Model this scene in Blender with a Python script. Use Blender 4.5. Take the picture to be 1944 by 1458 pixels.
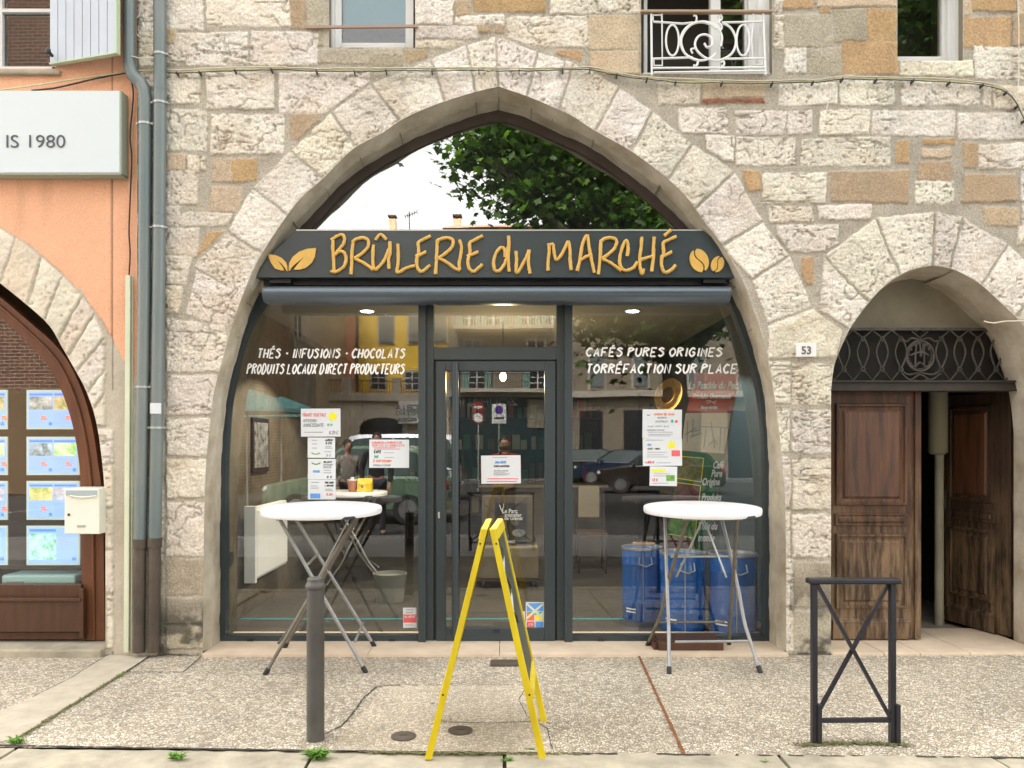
import bpy, bmesh, math, random
import numpy as np
from mathutils import Vector, Matrix
random.seed(7)
R = math.radians
scn = bpy.context.scene
for o in list(bpy.data.objects): bpy.data.objects.remove(o)

# ---------------------------------------------------------------- camera
FPX, CX, HY, CAMY, CAMZ = 1500.0, 958.0, 845.0, -5.65, 1.5
cam_d = bpy.data.cameras.new('camera'); cam = bpy.data.objects.new('camera', cam_d)
scn.collection.objects.link(cam)
cam.location = (0, CAMY, CAMZ); cam.rotation_euler = (R(90), 0, 0)
cam_d.sensor_width = 36; cam_d.lens = FPX/1944*36
cam_d.shift_x = (972-CX)/1944; cam_d.shift_y = (HY-729)/1944
cam_d.clip_start = 0.05; cam_d.clip_end = 500
scn.camera = cam
# ---------------------------------------------------------------- sky and sun (bright overcast)
SUN_EL, SUN_AZ = R(54), R(338)      # azimuth clockwise from +Y: the sun stands behind the shop, veiled
w = bpy.data.worlds.new('World'); scn.world = w; w.use_nodes = True
nt = w.node_tree; nt.nodes.clear()
out = nt.nodes.new('ShaderNodeOutputWorld'); bg = nt.nodes.new('ShaderNodeBackground')
sky = nt.nodes.new('ShaderNodeTexSky'); sky.sky_type = 'NISHITA'; sky.sun_disc = False
sky.sun_elevation = SUN_EL; sky.sun_rotation = SUN_AZ; sky.air_density = 1.0; sky.dust_density = 4.0; sky.ozone_density = 1.0
hs = nt.nodes.new('ShaderNodeHueSaturation'); hs.inputs['Saturation'].default_value = 0.06
wm = nt.nodes.new('ShaderNodeMix'); wm.data_type = 'RGBA'; wm.blend_type = 'MULTIPLY'; wm.inputs[0].default_value = 1; wm.inputs[7].default_value = (1, .985, .955, 1)
nt.links.new(sky.outputs[0], hs.inputs['Color']); nt.links.new(hs.outputs[0], wm.inputs[6]); nt.links.new(wm.outputs[2], bg.inputs['Color'])
bg.inputs['Strength'].default_value = 0.15
nt.links.new(bg.outputs[0], out.inputs['Surface'])
sd = bpy.data.lights.new('sun', 'SUN'); sd.energy = 1.5; sd.angle = R(14); sd.color = (1, 0.965, 0.9)
so = bpy.data.objects.new('sun', sd); scn.collection.objects.link(so)
dirv = Vector((math.sin(SUN_AZ)*math.cos(SUN_EL), math.cos(SUN_AZ)*math.cos(SUN_EL), math.sin(SUN_EL)))
so.rotation_euler = dirv.to_track_quat('Z', 'Y').to_euler()
scn.view_settings.view_transform = 'Standard'; scn.view_settings.look = 'None'
scn.view_settings.exposure = 2.85; scn.view_settings.gamma = 1
scn.render.engine = 'CYCLES'
scn.cycles.max_bounces = 8; scn.cycles.transparent_max_bounces = 12

# ---------------------------------------------------------------- helpers
def W(px, py, y=0.0):
    k = FPX/(y-CAMY); return Vector(((px-CX)/k, y, CAMZ-(py-HY)/k))
def G(px, py, z=0.0):
    D = FPX*(CAMZ-z)/(py-HY); return Vector(((px-CX)*D/FPX, D+CAMY, z))
GLASS = 0.35
def Mr(px, py, Dv):                     # a thing seen reflected in the glass: where it really stands
    k = FPX/Dv; return Vector(((px-CX)/k, 2*GLASS-(Dv+CAMY), CAMZ-(py-HY)/k))

class MB:
    def __init__(s): s.v = []; s.f = []; s.m = []; s.mi = 0
    def add(s, vs, fs):
        n = len(s.v); s.v += [tuple(p) for p in vs]; s.f += [tuple(n+i for i in f) for f in fs]; s.m += [s.mi]*len(fs); return s
    def box(s, x0, x1, y0, y1, z0, z1):
        if x0 > x1: x0, x1 = x1, x0
        if y0 > y1: y0, y1 = y1, y0
        if z0 > z1: z0, z1 = z1, z0
        return s.add([(x0,y0,z0),(x1,y0,z0),(x1,y1,z0),(x0,y1,z0),(x0,y0,z1),(x1,y0,z1),(x1,y1,z1),(x0,y1,z1)],
                     [(0,3,2,1),(4,5,6,7),(0,1,5,4),(1,2,6,5),(2,3,7,6),(3,0,4,7)])
    def pbox(s, x0, y0, x1, y1, ya, yb):    # pixel rectangle measured at depth ya, thickness to yb
        a = W(x0, y0, ya); b = W(x1, y1, ya); return s.box(a.x, b.x, ya, yb, b.z, a.z)
    def bar(s, a, b, w, h, up=(0,0,1)):
        a = Vector(a); b = Vector(b); d = (b-a).normalized(); u = Vector(up)
        if abs(d.dot(u)) > .95: u = Vector((0,1,0))
        sx = d.cross(u).normalized()*w/2; sy = sx.cross(d).normalized()*h/2
        vs = [p+i*sx+j*sy for p in (a,b) for i,j in ((-1,-1),(1,-1),(1,1),(-1,1))]
        return s.add(vs, [(0,1,2,3),(7,6,5,4),(0,4,5,1),(1,5,6,2),(2,6,7,3),(3,7,4,0)])
    def tube(s, pts, r, n=10, flat=1.0, caps=True, axis=None):
        pts = [Vector(p) for p in pts]; m = len(pts)
        rs = r if isinstance(r, (list,tuple)) else [r]*m
        ring = []; prev = None
        for i, p in enumerate(pts):
            d = ((pts[min(i+1,m-1)]-p).normalized() + (p-pts[max(i-1,0)]).normalized())
            d = d.normalized() if d.length > 1e-6 else Vector((0,0,1))
            if axis is not None: b = Vector(axis)
            else:
                if prev is None: prev = Vector((0,0,1)) if abs(d.z) < .9 else Vector((0,1,0))
                b = (prev - d*prev.dot(d)).normalized(); prev = b
            a = d.cross(b).normalized()
            ring.append([p + a*math.cos(t)*rs[i] + b*math.sin(t)*rs[i]*flat for t in [2*math.pi*j/n for j in range(n)]])
        vs = [q for rg in ring for q in rg]
        fs = [(i*n+j, i*n+(j+1)%n, (i+1)*n+(j+1)%n, (i+1)*n+j) for i in range(m-1) for j in range(n)]
        if caps: fs += [tuple(range(n))[::-1], tuple((m-1)*n+j for j in range(n))]
        return s.add(vs, fs)
    def lathe(s, prof, c=(0,0,0), n=32, ax='z'):
        c = Vector(c); vs = []
        for r, h in prof:
            for j in range(n):
                t = 2*math.pi*j/n
                vs.append(c + (Vector((r*math.cos(t), r*math.sin(t), h)) if ax == 'z' else Vector((r*math.cos(t), h, r*math.sin(t))) if ax == 'y' else Vector((h, r*math.cos(t), r*math.sin(t)))))
        m = len(prof); fs = [(i*n+j, i*n+(j+1)%n, (i+1)*n+(j+1)%n, (i+1)*n+j) for i in range(m-1) for j in range(n)]
        fs += [tuple(range(n))[::-1], tuple((m-1)*n+j for j in range(n))]
        return s.add(vs, fs)
    def prism(s, poly, dvec):               # planar polygon of points + extrusion vector
        poly = [Vector(p) for p in poly]; d = Vector(dvec); n = len(poly)
        return s.add(poly+[p+d for p in poly], [tuple(range(n)), tuple(range(2*n-1, n-1, -1))]+[(i, n+i, n+(i+1)%n, (i+1)%n) for i in range(n)])
    def band(s, A, B, dvec):                # solid band between two polylines of equal length
        d = Vector(dvec); n = len(A); A = [Vector(p) for p in A]; B = [Vector(p) for p in B]
        vs = A+B+[p+d for p in A]+[p+d for p in B]; fs = []
        for i in range(n-1):
            fs += [(i,i+1,n+i+1,n+i), (2*n+i,3*n+i,3*n+i+1,2*n+i+1), (i,2*n+i,2*n+i+1,i+1), (n+i,n+i+1,3*n+i+1,3*n+i)]
        fs += [(0,n,3*n,2*n), (n-1,3*n-1,4*n-1,2*n-1)]
        return s.add(vs, fs)
    def sheet(s, A, B):
        n = len(A); return s.add(list(A)+list(B), [(i,i+1,n+i+1,n+i) for i in range(n-1)])
    def ell(s, c, r, n=16, m=10, rot=None):
        vs = []; c = Vector(c)
        for i in range(1, m):
            a = math.pi*i/m
            for j in range(n):
                t = 2*math.pi*j/n; v = Vector((r[0]*math.sin(a)*math.cos(t), r[1]*math.sin(a)*math.sin(t), r[2]*math.cos(a)))
                vs.append(c+(rot@v if rot else v))
        top = Vector((0,0,r[2])); bot = -top
        vs += [c+(rot@top if rot else top), c+(rot@bot if rot else bot)]
        fs = [(i*n+j, (i+1)*n+j, (i+1)*n+(j+1)%n, i*n+(j+1)%n) for i in range(m-2) for j in range(n)]
        T = (m-1)*n; fs += [(T, j, (j+1)%n) for j in range(n)] + [(T+1, (m-2)*n+(j+1)%n, (m-2)*n+j) for j in range(n)]
        return s.add(vs, fs)
    def build(s, name, mats, parent=None, smooth=None, bevel=0, label=None, loc=None, seg=2):
        me = bpy.data.meshes.new(name); me.from_pydata([tuple(v) for v in s.v], [], s.f); me.validate()
        if not isinstance(mats, (list,tuple)): mats = [mats]
        for m in mats: me.materials.append(m)
        if len(mats) > 1 and len(me.polygons) == len(s.m): me.polygons.foreach_set('material_index', s.m)
        bm = bmesh.new(); bm.from_mesh(me); bmesh.ops.recalc_face_normals(bm, faces=bm.faces); bm.to_mesh(me); bm.free()
        if smooth is not None:
            me.polygons.foreach_set('use_smooth', [True]*len(me.polygons)); me.set_sharp_from_angle(angle=R(smooth))
        o = bpy.data.objects.new(name, me); scn.collection.objects.link(o)
        if parent: o.parent = parent
        if bevel:
            b = o.modifiers.new('bevel', 'BEVEL'); b.width = bevel; b.segments = seg; b.limit_method = 'ANGLE'; b.angle_limit = R(40)
        if label: o['label'] = label
        if loc is not None: o.location = loc
        return o

def thing(name, label, cat, loc=(0,0,0), group=None, rz=0):
    o = bpy.data.objects.new(name, None); scn.collection.objects.link(o); o.empty_display_size = .1
    o.location = loc; o.rotation_euler = (0,0,rz); return tag(o, label, cat, group)
def tag(o, label, cat, group=None):
    o['label'] = label; o['category'] = cat
    if group: o['group'] = group
    return o
def struct(o, label=None):
    o['kind'] = 'structure'
    if label: o['label'] = label
    return o
def copy_tree(o, parent=None):
    c = o.copy(); scn.collection.objects.link(c); c.parent = parent
    if parent: c.matrix_parent_inverse = o.matrix_parent_inverse.copy()
    for ch in list(o.children): copy_tree(ch, c)
    return c
def rebase(root, loc):                       # children were built in world space: move the empty to its base
    loc = Vector(loc); root.location = loc
    for c in root.children:
        if c.type == 'MESH' and c.location.length == 0:
            c.location = -loc
    return root

# ---------------------------------------------------------------- materials
def mat(name, col, rough=.6, metal=0, spec=.5, var=0, vs=3.0, bump=0, bs=60, bd=.004, col2=None, stretch=None, detail=6, var2=0, emit=0, coat=0):
    m = bpy.data.materials.new(name); m.use_nodes = True; n = m.node_tree; b = n.nodes['Principled BSDF']
    c4 = (*col, 1); b.inputs['Base Color'].default_value = c4; b.inputs['Roughness'].default_value = rough
    b.inputs['Metallic'].default_value = metal; b.inputs['Specular IOR Level'].default_value = spec
    if coat: b.inputs['Coat Weight'].default_value = coat; b.inputs['Coat Roughness'].default_value = .08
    if emit: b.inputs['Emission Color'].default_value = c4; b.inputs['Emission Strength'].default_value = emit
    tc = n.nodes.new('ShaderNodeTexCoord'); src = tc.outputs['Object']
    if stretch:
        mp = n.nodes.new('ShaderNodeMapping'); mp.inputs['Scale'].default_value = stretch; n.links.new(src, mp.inputs[0]); src = mp.outputs[0]
    if var or col2:
        t = n.nodes.new('ShaderNodeTexNoise'); t.inputs['Scale'].default_value = vs; t.inputs['Detail'].default_value = detail; t.inputs['Roughness'].default_value = .62
        n.links.new(src, t.inputs['Vector'])
        r = n.nodes.new('ShaderNodeValToRGB'); r.color_ramp.elements[0].position = .32; r.color_ramp.elements[1].position = .68
        c2 = col2 if col2 else tuple(x*(1-var) for x in col)
        r.color_ramp.elements[0].color = (*c2, 1); r.color_ramp.elements[1].color = (*[min(1, x*(1+var)) for x in col], 1)
        n.links.new(t.outputs[0], r.inputs[0]); n.links.new(r.outputs[0], b.inputs['Base Color'])
    if var2:
        t2 = n.nodes.new('ShaderNodeTexNoise'); t2.inputs['Scale'].default_value = vs*2; n.links.new(src, t2.inputs['Vector'])
        mr = n.nodes.new('ShaderNodeMapRange'); mr.inputs['To Min'].default_value = rough-var2; mr.inputs['To Max'].default_value = rough+var2
        n.links.new(t2.outputs[0], mr.inputs[0]); n.links.new(mr.outputs[0], b.inputs['Roughness'])
    if bump:
        t = n.nodes.new('ShaderNodeTexNoise'); t.inputs['Scale'].default_value = bs; t.inputs['Detail'].default_value = 5
        n.links.new(src, t.inputs['Vector']); bn = n.nodes.new('ShaderNodeBump'); bn.inputs['Strength'].default_value = bump; bn.inputs['Distance'].default_value = bd
        n.links.new(t.outputs[0], bn.inputs['Height']); n.links.new(bn.outputs[0], b.inputs['Normal'])
    return m
def glass_mat(name, refl, tint=(.9,.93,.92), rough=0.0):
    m = bpy.data.materials.new(name); m.use_nodes = True; n = m.node_tree; n.nodes.clear()
    o = n.nodes.new('ShaderNodeOutputMaterial'); mx = n.nodes.new('ShaderNodeMixShader'); tr = n.nodes.new('ShaderNodeBsdfTransparent'); gl = n.nodes.new('ShaderNodeBsdfGlossy')
    tr.inputs[0].default_value = (*tint, 1); gl.inputs['Roughness'].default_value = rough
    fr = n.nodes.new('ShaderNodeFresnel'); fr.inputs[0].default_value = 1.5
    mr = n.nodes.new('ShaderNodeMapRange'); mr.inputs['From Min'].default_value = .04; mr.inputs['To Min'].default_value = refl; mr.inputs['To Max'].default_value = 1
    # very slight waviness of the sheet
    tc = n.nodes.new('ShaderNodeTexCoord'); t = n.nodes.new('ShaderNodeTexNoise'); t.inputs['Scale'].default_value = .9; t.inputs['Detail'].default_value = 1
    bn = n.nodes.new('ShaderNodeBump'); bn.inputs['Strength'].default_value = .12; bn.inputs['Distance'].default_value = .012
    n.links.new(tc.outputs['Object'], t.inputs[0]); n.links.new(t.outputs[0], bn.inputs['Height']); n.links.new(bn.outputs[0], gl.inputs['Normal'])
    n.links.new(fr.outputs[0], mr.inputs[0]); n.links.new(mr.outputs[0], mx.inputs[0])
    n.links.new(tr.outputs[0], mx.inputs[1]); n.links.new(gl.outputs[0], mx.inputs[2]); n.links.new(mx.outputs[0], o.inputs[0])
    return m
M = {}
M['anthracite'] = mat('anthracite_metal', (.032,.046,.053), .36, 0, .5, var=.08, vs=2, var2=.06)
M['blackmetal'] = mat('black_painted_metal', (.018,.018,.024), .42, 0, .5, var=.3, vs=9, bump=.15, bs=120, bd=.001)
M['bollard'] = mat('grey_painted_iron', (.085,.080,.072), .5, 0, .5, var=.22, vs=5, bump=.2, bs=90, bd=.002)
M['gold'] = mat('gold_letter_paint', (.62,.38,.085), .45, 0, .5, var=.08, vs=20)
M['white'] = mat('white_paint', (.78,.78,.76), .5, var=.04, vs=3)
M['tabletop'] = mat('white_plastic', (.80,.80,.82), .45, var=.02, vs=4, bump=.15, bs=260, bd=.0006)
M['leggrey'] = mat('grey_tube', (.30,.30,.30), .38, .35, .5, var=.15, vs=14)
M['legdark'] = mat('bronze_tube', (.16,.145,.12), .4, .3, .5, var=.2, vs=14)
M['rubber'] = mat('black_rubber', (.02,.02,.022), .6)
M['yellow'] = mat('yellow_paint', (.74,.58,.006), .42, col2=(.58,.43,.012), vs=16, bump=.12, bs=60, bd=.001, stretch=(1,1,.15))
M['chalk'] = mat('chalkboard', (.06,.062,.045), .55, var=.3, vs=8)
M['paper'] = mat('white_paper', (.66,.69,.72), .6, bump=.1, bs=6, bd=.004)
M['ink'] = mat('black_ink', (.05,.05,.06), .6)
M['inkgrey'] = mat('grey_ink', (.32,.33,.35), .6)
M['inkred'] = mat('red_ink', (.75,.12,.13), .6)
M['inkgreen'] = mat('green_ink', (.03,.45,.28), .6)
M['inkblue'] = mat('blue_ink', (.10,.32,.75), .6)
M['inkorange'] = mat('orange_ink', (.85,.18,.05), .6)
M['inkyellow'] = mat('yellow_ink', (.90,.75,.02), .6)
M['leafy'] = mat('printed_green', (.25,.5,.05), .6, col2=(.05,.2,.05), vs=30)
M['vinyl'] = mat('white_vinyl', (.93,.93,.93), .5)
M['zinc'] = mat('zinc_pipe', (.14,.18,.185), .45, .25, .5, col2=(.20,.225,.215), vs=3, stretch=(1,1,.4), bump=.15, bs=12, bd=.003)
M['iron'] = mat('brown_cast_iron', (.075,.058,.045), .6, 0, .4, var=.3, vs=5, bump=.3, bs=60, bd=.002)
M['clamp'] = mat('galvanised_clamp', (.42,.44,.42), .4, .5)
M['pvc'] = mat('cream_plastic_trunking', (.62,.66,.50), .45, var=.08, vs=2)
M['wood'] = mat('brown_wood', (.085,.032,.013), .5, 0, .5, col2=(.05,.022,.010), vs=5, stretch=(5,5,.5), bump=.35, bs=22, bd=.004)
M['woodpale'] = mat('weathered_oak', (.20,.125,.066), .65, 0, .4, col2=(.055,.026,.013), vs=4.5, stretch=(6,6,.45), bump=.6, bs=26, bd=.006)
M['woodred'] = mat('varnished_oak', (.13,.052,.021), .5, 0, .5, col2=(.034,.014,.008), vs=4.5, stretch=(6,6,.45), bump=.5, bs=26, bd=.005)
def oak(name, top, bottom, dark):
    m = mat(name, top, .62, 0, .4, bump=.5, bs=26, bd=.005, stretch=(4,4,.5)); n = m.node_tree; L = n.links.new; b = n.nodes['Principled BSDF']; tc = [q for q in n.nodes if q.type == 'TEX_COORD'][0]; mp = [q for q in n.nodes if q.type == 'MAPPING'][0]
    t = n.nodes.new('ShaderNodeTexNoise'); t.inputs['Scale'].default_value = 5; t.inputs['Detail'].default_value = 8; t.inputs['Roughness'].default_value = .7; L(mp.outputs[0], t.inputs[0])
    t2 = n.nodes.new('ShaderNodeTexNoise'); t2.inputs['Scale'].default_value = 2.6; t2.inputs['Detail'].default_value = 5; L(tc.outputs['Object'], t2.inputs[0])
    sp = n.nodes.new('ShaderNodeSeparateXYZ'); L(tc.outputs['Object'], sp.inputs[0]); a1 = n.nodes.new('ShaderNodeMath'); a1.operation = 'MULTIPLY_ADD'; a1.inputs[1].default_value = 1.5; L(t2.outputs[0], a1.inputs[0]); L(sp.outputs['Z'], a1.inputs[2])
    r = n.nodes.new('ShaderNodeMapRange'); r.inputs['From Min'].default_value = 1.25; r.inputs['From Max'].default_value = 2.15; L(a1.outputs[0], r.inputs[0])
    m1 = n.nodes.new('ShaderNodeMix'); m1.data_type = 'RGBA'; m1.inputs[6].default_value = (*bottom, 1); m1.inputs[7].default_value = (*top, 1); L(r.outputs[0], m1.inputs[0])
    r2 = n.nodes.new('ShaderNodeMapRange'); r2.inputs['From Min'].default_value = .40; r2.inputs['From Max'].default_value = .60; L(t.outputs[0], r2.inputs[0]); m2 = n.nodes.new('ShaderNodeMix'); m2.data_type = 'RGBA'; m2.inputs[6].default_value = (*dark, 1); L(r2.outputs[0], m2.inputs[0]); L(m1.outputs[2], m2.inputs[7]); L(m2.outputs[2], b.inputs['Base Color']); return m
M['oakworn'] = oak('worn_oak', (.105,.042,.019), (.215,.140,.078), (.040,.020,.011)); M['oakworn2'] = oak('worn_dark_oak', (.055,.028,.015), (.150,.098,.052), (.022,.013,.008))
M['wooddark'] = mat('dark_oak', (.040,.028,.018), .7, 0, .3, col2=(.085,.050,.026), vs=4, stretch=(6,6,.45), bump=.5, bs=26, bd=.005)
M['woodshop'] = mat('shop_brown_wood', (.16,.055,.020), .5, 0, .5, col2=(.10,.035,.014), vs=4, stretch=(4,4,.5), bump=.3, bs=24, bd=.003)
M['ironold'] = mat('old_wrought_iron', (.075,.068,.058), .6, .2, .5, var=.4, vs=20, bump=.3, bs=90, bd=.002)
M['darkpaint'] = mat('dark_backing', (.025,.025,.025), .8)
M['plaster'] = mat('grey_plaster', (.23,.205,.155), .85, 0, .3, var=.15, vs=3, bump=.4, bs=60, bd=.004)
M['blue'] = mat('blue_enamel', (.003,.105,.42), .22, 0, .5, var=.08, vs=3, coat=.3)
M['steel'] = mat('bright_steel', (.55,.55,.53), .3, .9)
M['glass'] = glass_mat('shop_glass', .115)
M['topglass'] = glass_mat('fanlight_glass', .35)
M['winglass'] = glass_mat('window_glass', .12)
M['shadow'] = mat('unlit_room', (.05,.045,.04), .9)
M['cable'] = mat('yellowed_cable', (.52,.50,.30), .6, var=.2, vs=8)
M['cablew'] = mat('white_cable', (.66,.60,.50), .6)
M['cabledark'] = mat('black_cable', (.02,.02,.02), .6)
M['grass'] = mat('weed_leaf', (.11,.26,.025), .6, var=.3, vs=60)

# stroke font: hand-drawn capitals
GL = dict(A="00 26 40|12 32", B="00 06|~06 26 35 24 03|~03 24 41 20 00", C="~45 26 04 02 20 41", D="00 06|~06 26 43 20 00", E="46 06 00 40|03 33", F="46 06 00|03 33",
 G="~45 26 04 02 20 41 43|43 23", H="00 06|40 46|03 43", I="20 26", J="46 41 20 01", K="00 06|46 03 40", L="06 00 40", M="00 06 23 46 40", N="00 06 40 46", O="~26 04 02 20 42 44 26",
 P="00 06|~06 26 45 24 03", Q="~26 04 02 20 42 44 26|31 40", R="00 06|~06 26 45 24 03|23 40", S="~45 26 05 24 42 20 01", T="06 46|26 20", U="~06 02 20 42 46", V="06 20 46", W="06 10 23 30 46",
 X="06 40|00 46", Y="06 23 46|23 20", Z="06 46 00 40", É="46 06 00 40|03 33|17 38")
GL.update({'0':"~26 04 02 20 42 44 26", '1':"15 26 20", '2':"~05 26 45 33 10|00 40", '3':"~05 26 45 33 23|~23 42 41 20 01", '4':"30 36 02 42", '5':"46 06 03|~03 34 42 20 01", '6':"~45 26 03 20 42 33 03",
 '7':"06 46 10", '8':"~26 05 23 41 20 01 23 45 26", '9':"~43 14 05 26 45 42 20 01", '-':"13 33", ',':"21 10", '.':"20 21", '€':"~45 26 04 02 20 41|03 33", ':':"21 20|24 25"})
def catmull(P, n=5):
    P = [Vector(p) for p in P]; out = []
    for i in range(len(P)-1):
        a = P[max(i-1,0)]; b = P[i]; c = P[i+1]; d = P[min(i+2,len(P)-1)]
        for j in range(n):
            t = j/n; out.append(.5*((2*b)+(c-a)*t+(2*a-5*b+4*c-d)*t*t+(3*b-a-3*c+d)*t**3))
    out.append(P[-1]); return out
def strokes(mb, text, x0, x1, z0, h, y, r, slant=.18, flat=.35, n=6, wide={'I':.58,' ':.5,',':.4,'.':.4,'1':.7,'-':.8,':':.4}, depth=0.0):
    units = sum(6.3*wide.get(c,1) for c in text)-2.3; u = (x1-x0)/units; x = x0
    for c in text:
        wv = wide.get(c,1)
        if c in GL:
            for st in GL[c].split('|'):
                sm = st[0] == '~'; pts = [(int(q[0]), int(q[1])) for q in st.strip('~').split()]
                if c in 'I.:,1' : pts = [(a-2+2*wv, b) for a, b in pts]
                jit = lambda: random.uniform(-.06,.06)
                P = [Vector((x+u*(a+jit())+slant*h*b/6, y-depth, z0+h*(b+jit())/6)) for a, b in pts]
                if sm: P = catmull(P, 4)
                mb.tube(P, r, n=n, flat=flat, axis=(0,1,0))
        x += 6.3*wv*u
    return mb
def btext(s, size, m, loc, parent, name='lettering', shear=0, bold=0, align='CENTER', rx=90, rz=0, extrude=.001, sx=1, sy=1, label=None):
    cu = bpy.data.curves.new('t', 'FONT'); cu.body = s; cu.size = size; cu.shear = shear; cu.offset = bold; cu.extrude = extrude; cu.align_x = align
    o = bpy.data.objects.new('t', cu); scn.collection.objects.link(o); bpy.context.view_layer.update()
    me = bpy.data.meshes.new_from_object(o.evaluated_get(bpy.context.evaluated_depsgraph_get()))
    bpy.data.objects.remove(o); bpy.data.curves.remove(cu)
    mtx = Matrix.Translation(Vector(loc)) @ Matrix.Rotation(R(rz),4,'Z') @ Matrix.Rotation(R(rx),4,'X') @ Matrix.Diagonal((sx,sy,1,1))
    if parent and parent.type == 'EMPTY': mtx = Matrix.Translation(-parent.location) @ mtx
    me.transform(mtx); me.materials.clear(); me.materials.append(m); me.name = name
    ob = bpy.data.objects.new(name, me); scn.collection.objects.link(ob); ob.parent = parent
    if label: ob['label'] = label
    return ob
# ---------------------------------------------------------------- stone facades as real relief
def vnoise(x, y, s, seed):
    rs = np.random.RandomState(seed); L = rs.rand(128, 128)
    u = x*s+37.3; v = y*s+11.7; iu = np.floor(u).astype(int); iv = np.floor(v).astype(int); fu = u-iu; fv = v-iv
    fu = fu*fu*(3-2*fu); fv = fv*fv*(3-2*fv); g = lambda a, b: L[a % 128, b % 128]
    return (g(iu,iv)*(1-fu)+g(iu+1,iv)*fu)*(1-fv)+(g(iu,iv+1)*(1-fu)+g(iu+1,iv+1)*fu)*fv
def fbm(x, y, s, seed, o=4):
    t = 0; a = .5
    for i in range(o): t = t+a*vnoise(x, y, s*2**i, seed+i); a *= .5
    return t
def sdpoly(px, py, P):                      # signed distance, positive inside
    d = np.full(px.shape, 1e9); ins = np.zeros(px.shape, bool); n = len(P)
    for i in range(n):
        ax, ay = P[i]; bx, by = P[(i+1) % n]; ex, ey = bx-ax, by-ay; wx, wy = px-ax, py-ay
        t = np.clip((wx*ex+wy*ey)/(ex*ex+ey*ey+1e-12), 0, 1); d = np.minimum(d, (wx-ex*t)**2+(wy-ey*t)**2)
        c = ((ay > py) != (by > py)); ins ^= c & (px < (bx-ax)*(py-ay)/(by-ay+1e-12)+ax)
    return np.sqrt(d)*np.where(ins, 1, -1)
def nearest(px, py, P):
    bd = np.full(px.shape, 1e9); bx_ = px.copy(); by_ = py.copy(); n = len(P)
    for i in range(n):
        ax, ay = P[i]; bx, by = P[(i+1) % n]; ex, ey = bx-ax, by-ay
        t = np.clip(((px-ax)*ex+(py-ay)*ey)/(ex*ex+ey*ey+1e-12), 0, 1); qx = ax+t*ex; qy = ay+t*ey
        d = (px-qx)**2+(py-qy)**2; m = d < bd; bd[m] = d[m]; bx_[m] = qx[m]; by_[m] = qy[m]
    return bx_, by_
COL = dict(W=(.80,.745,.675), L=(.72,.66,.575), T=(.56,.45,.33), B=(.44,.34,.235), O=(.50,.34,.19), G=(.44,.39,.31), P=(.76,.70,.61), S=(.27,.245,.21), R=(.36,.15,.09))
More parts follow.
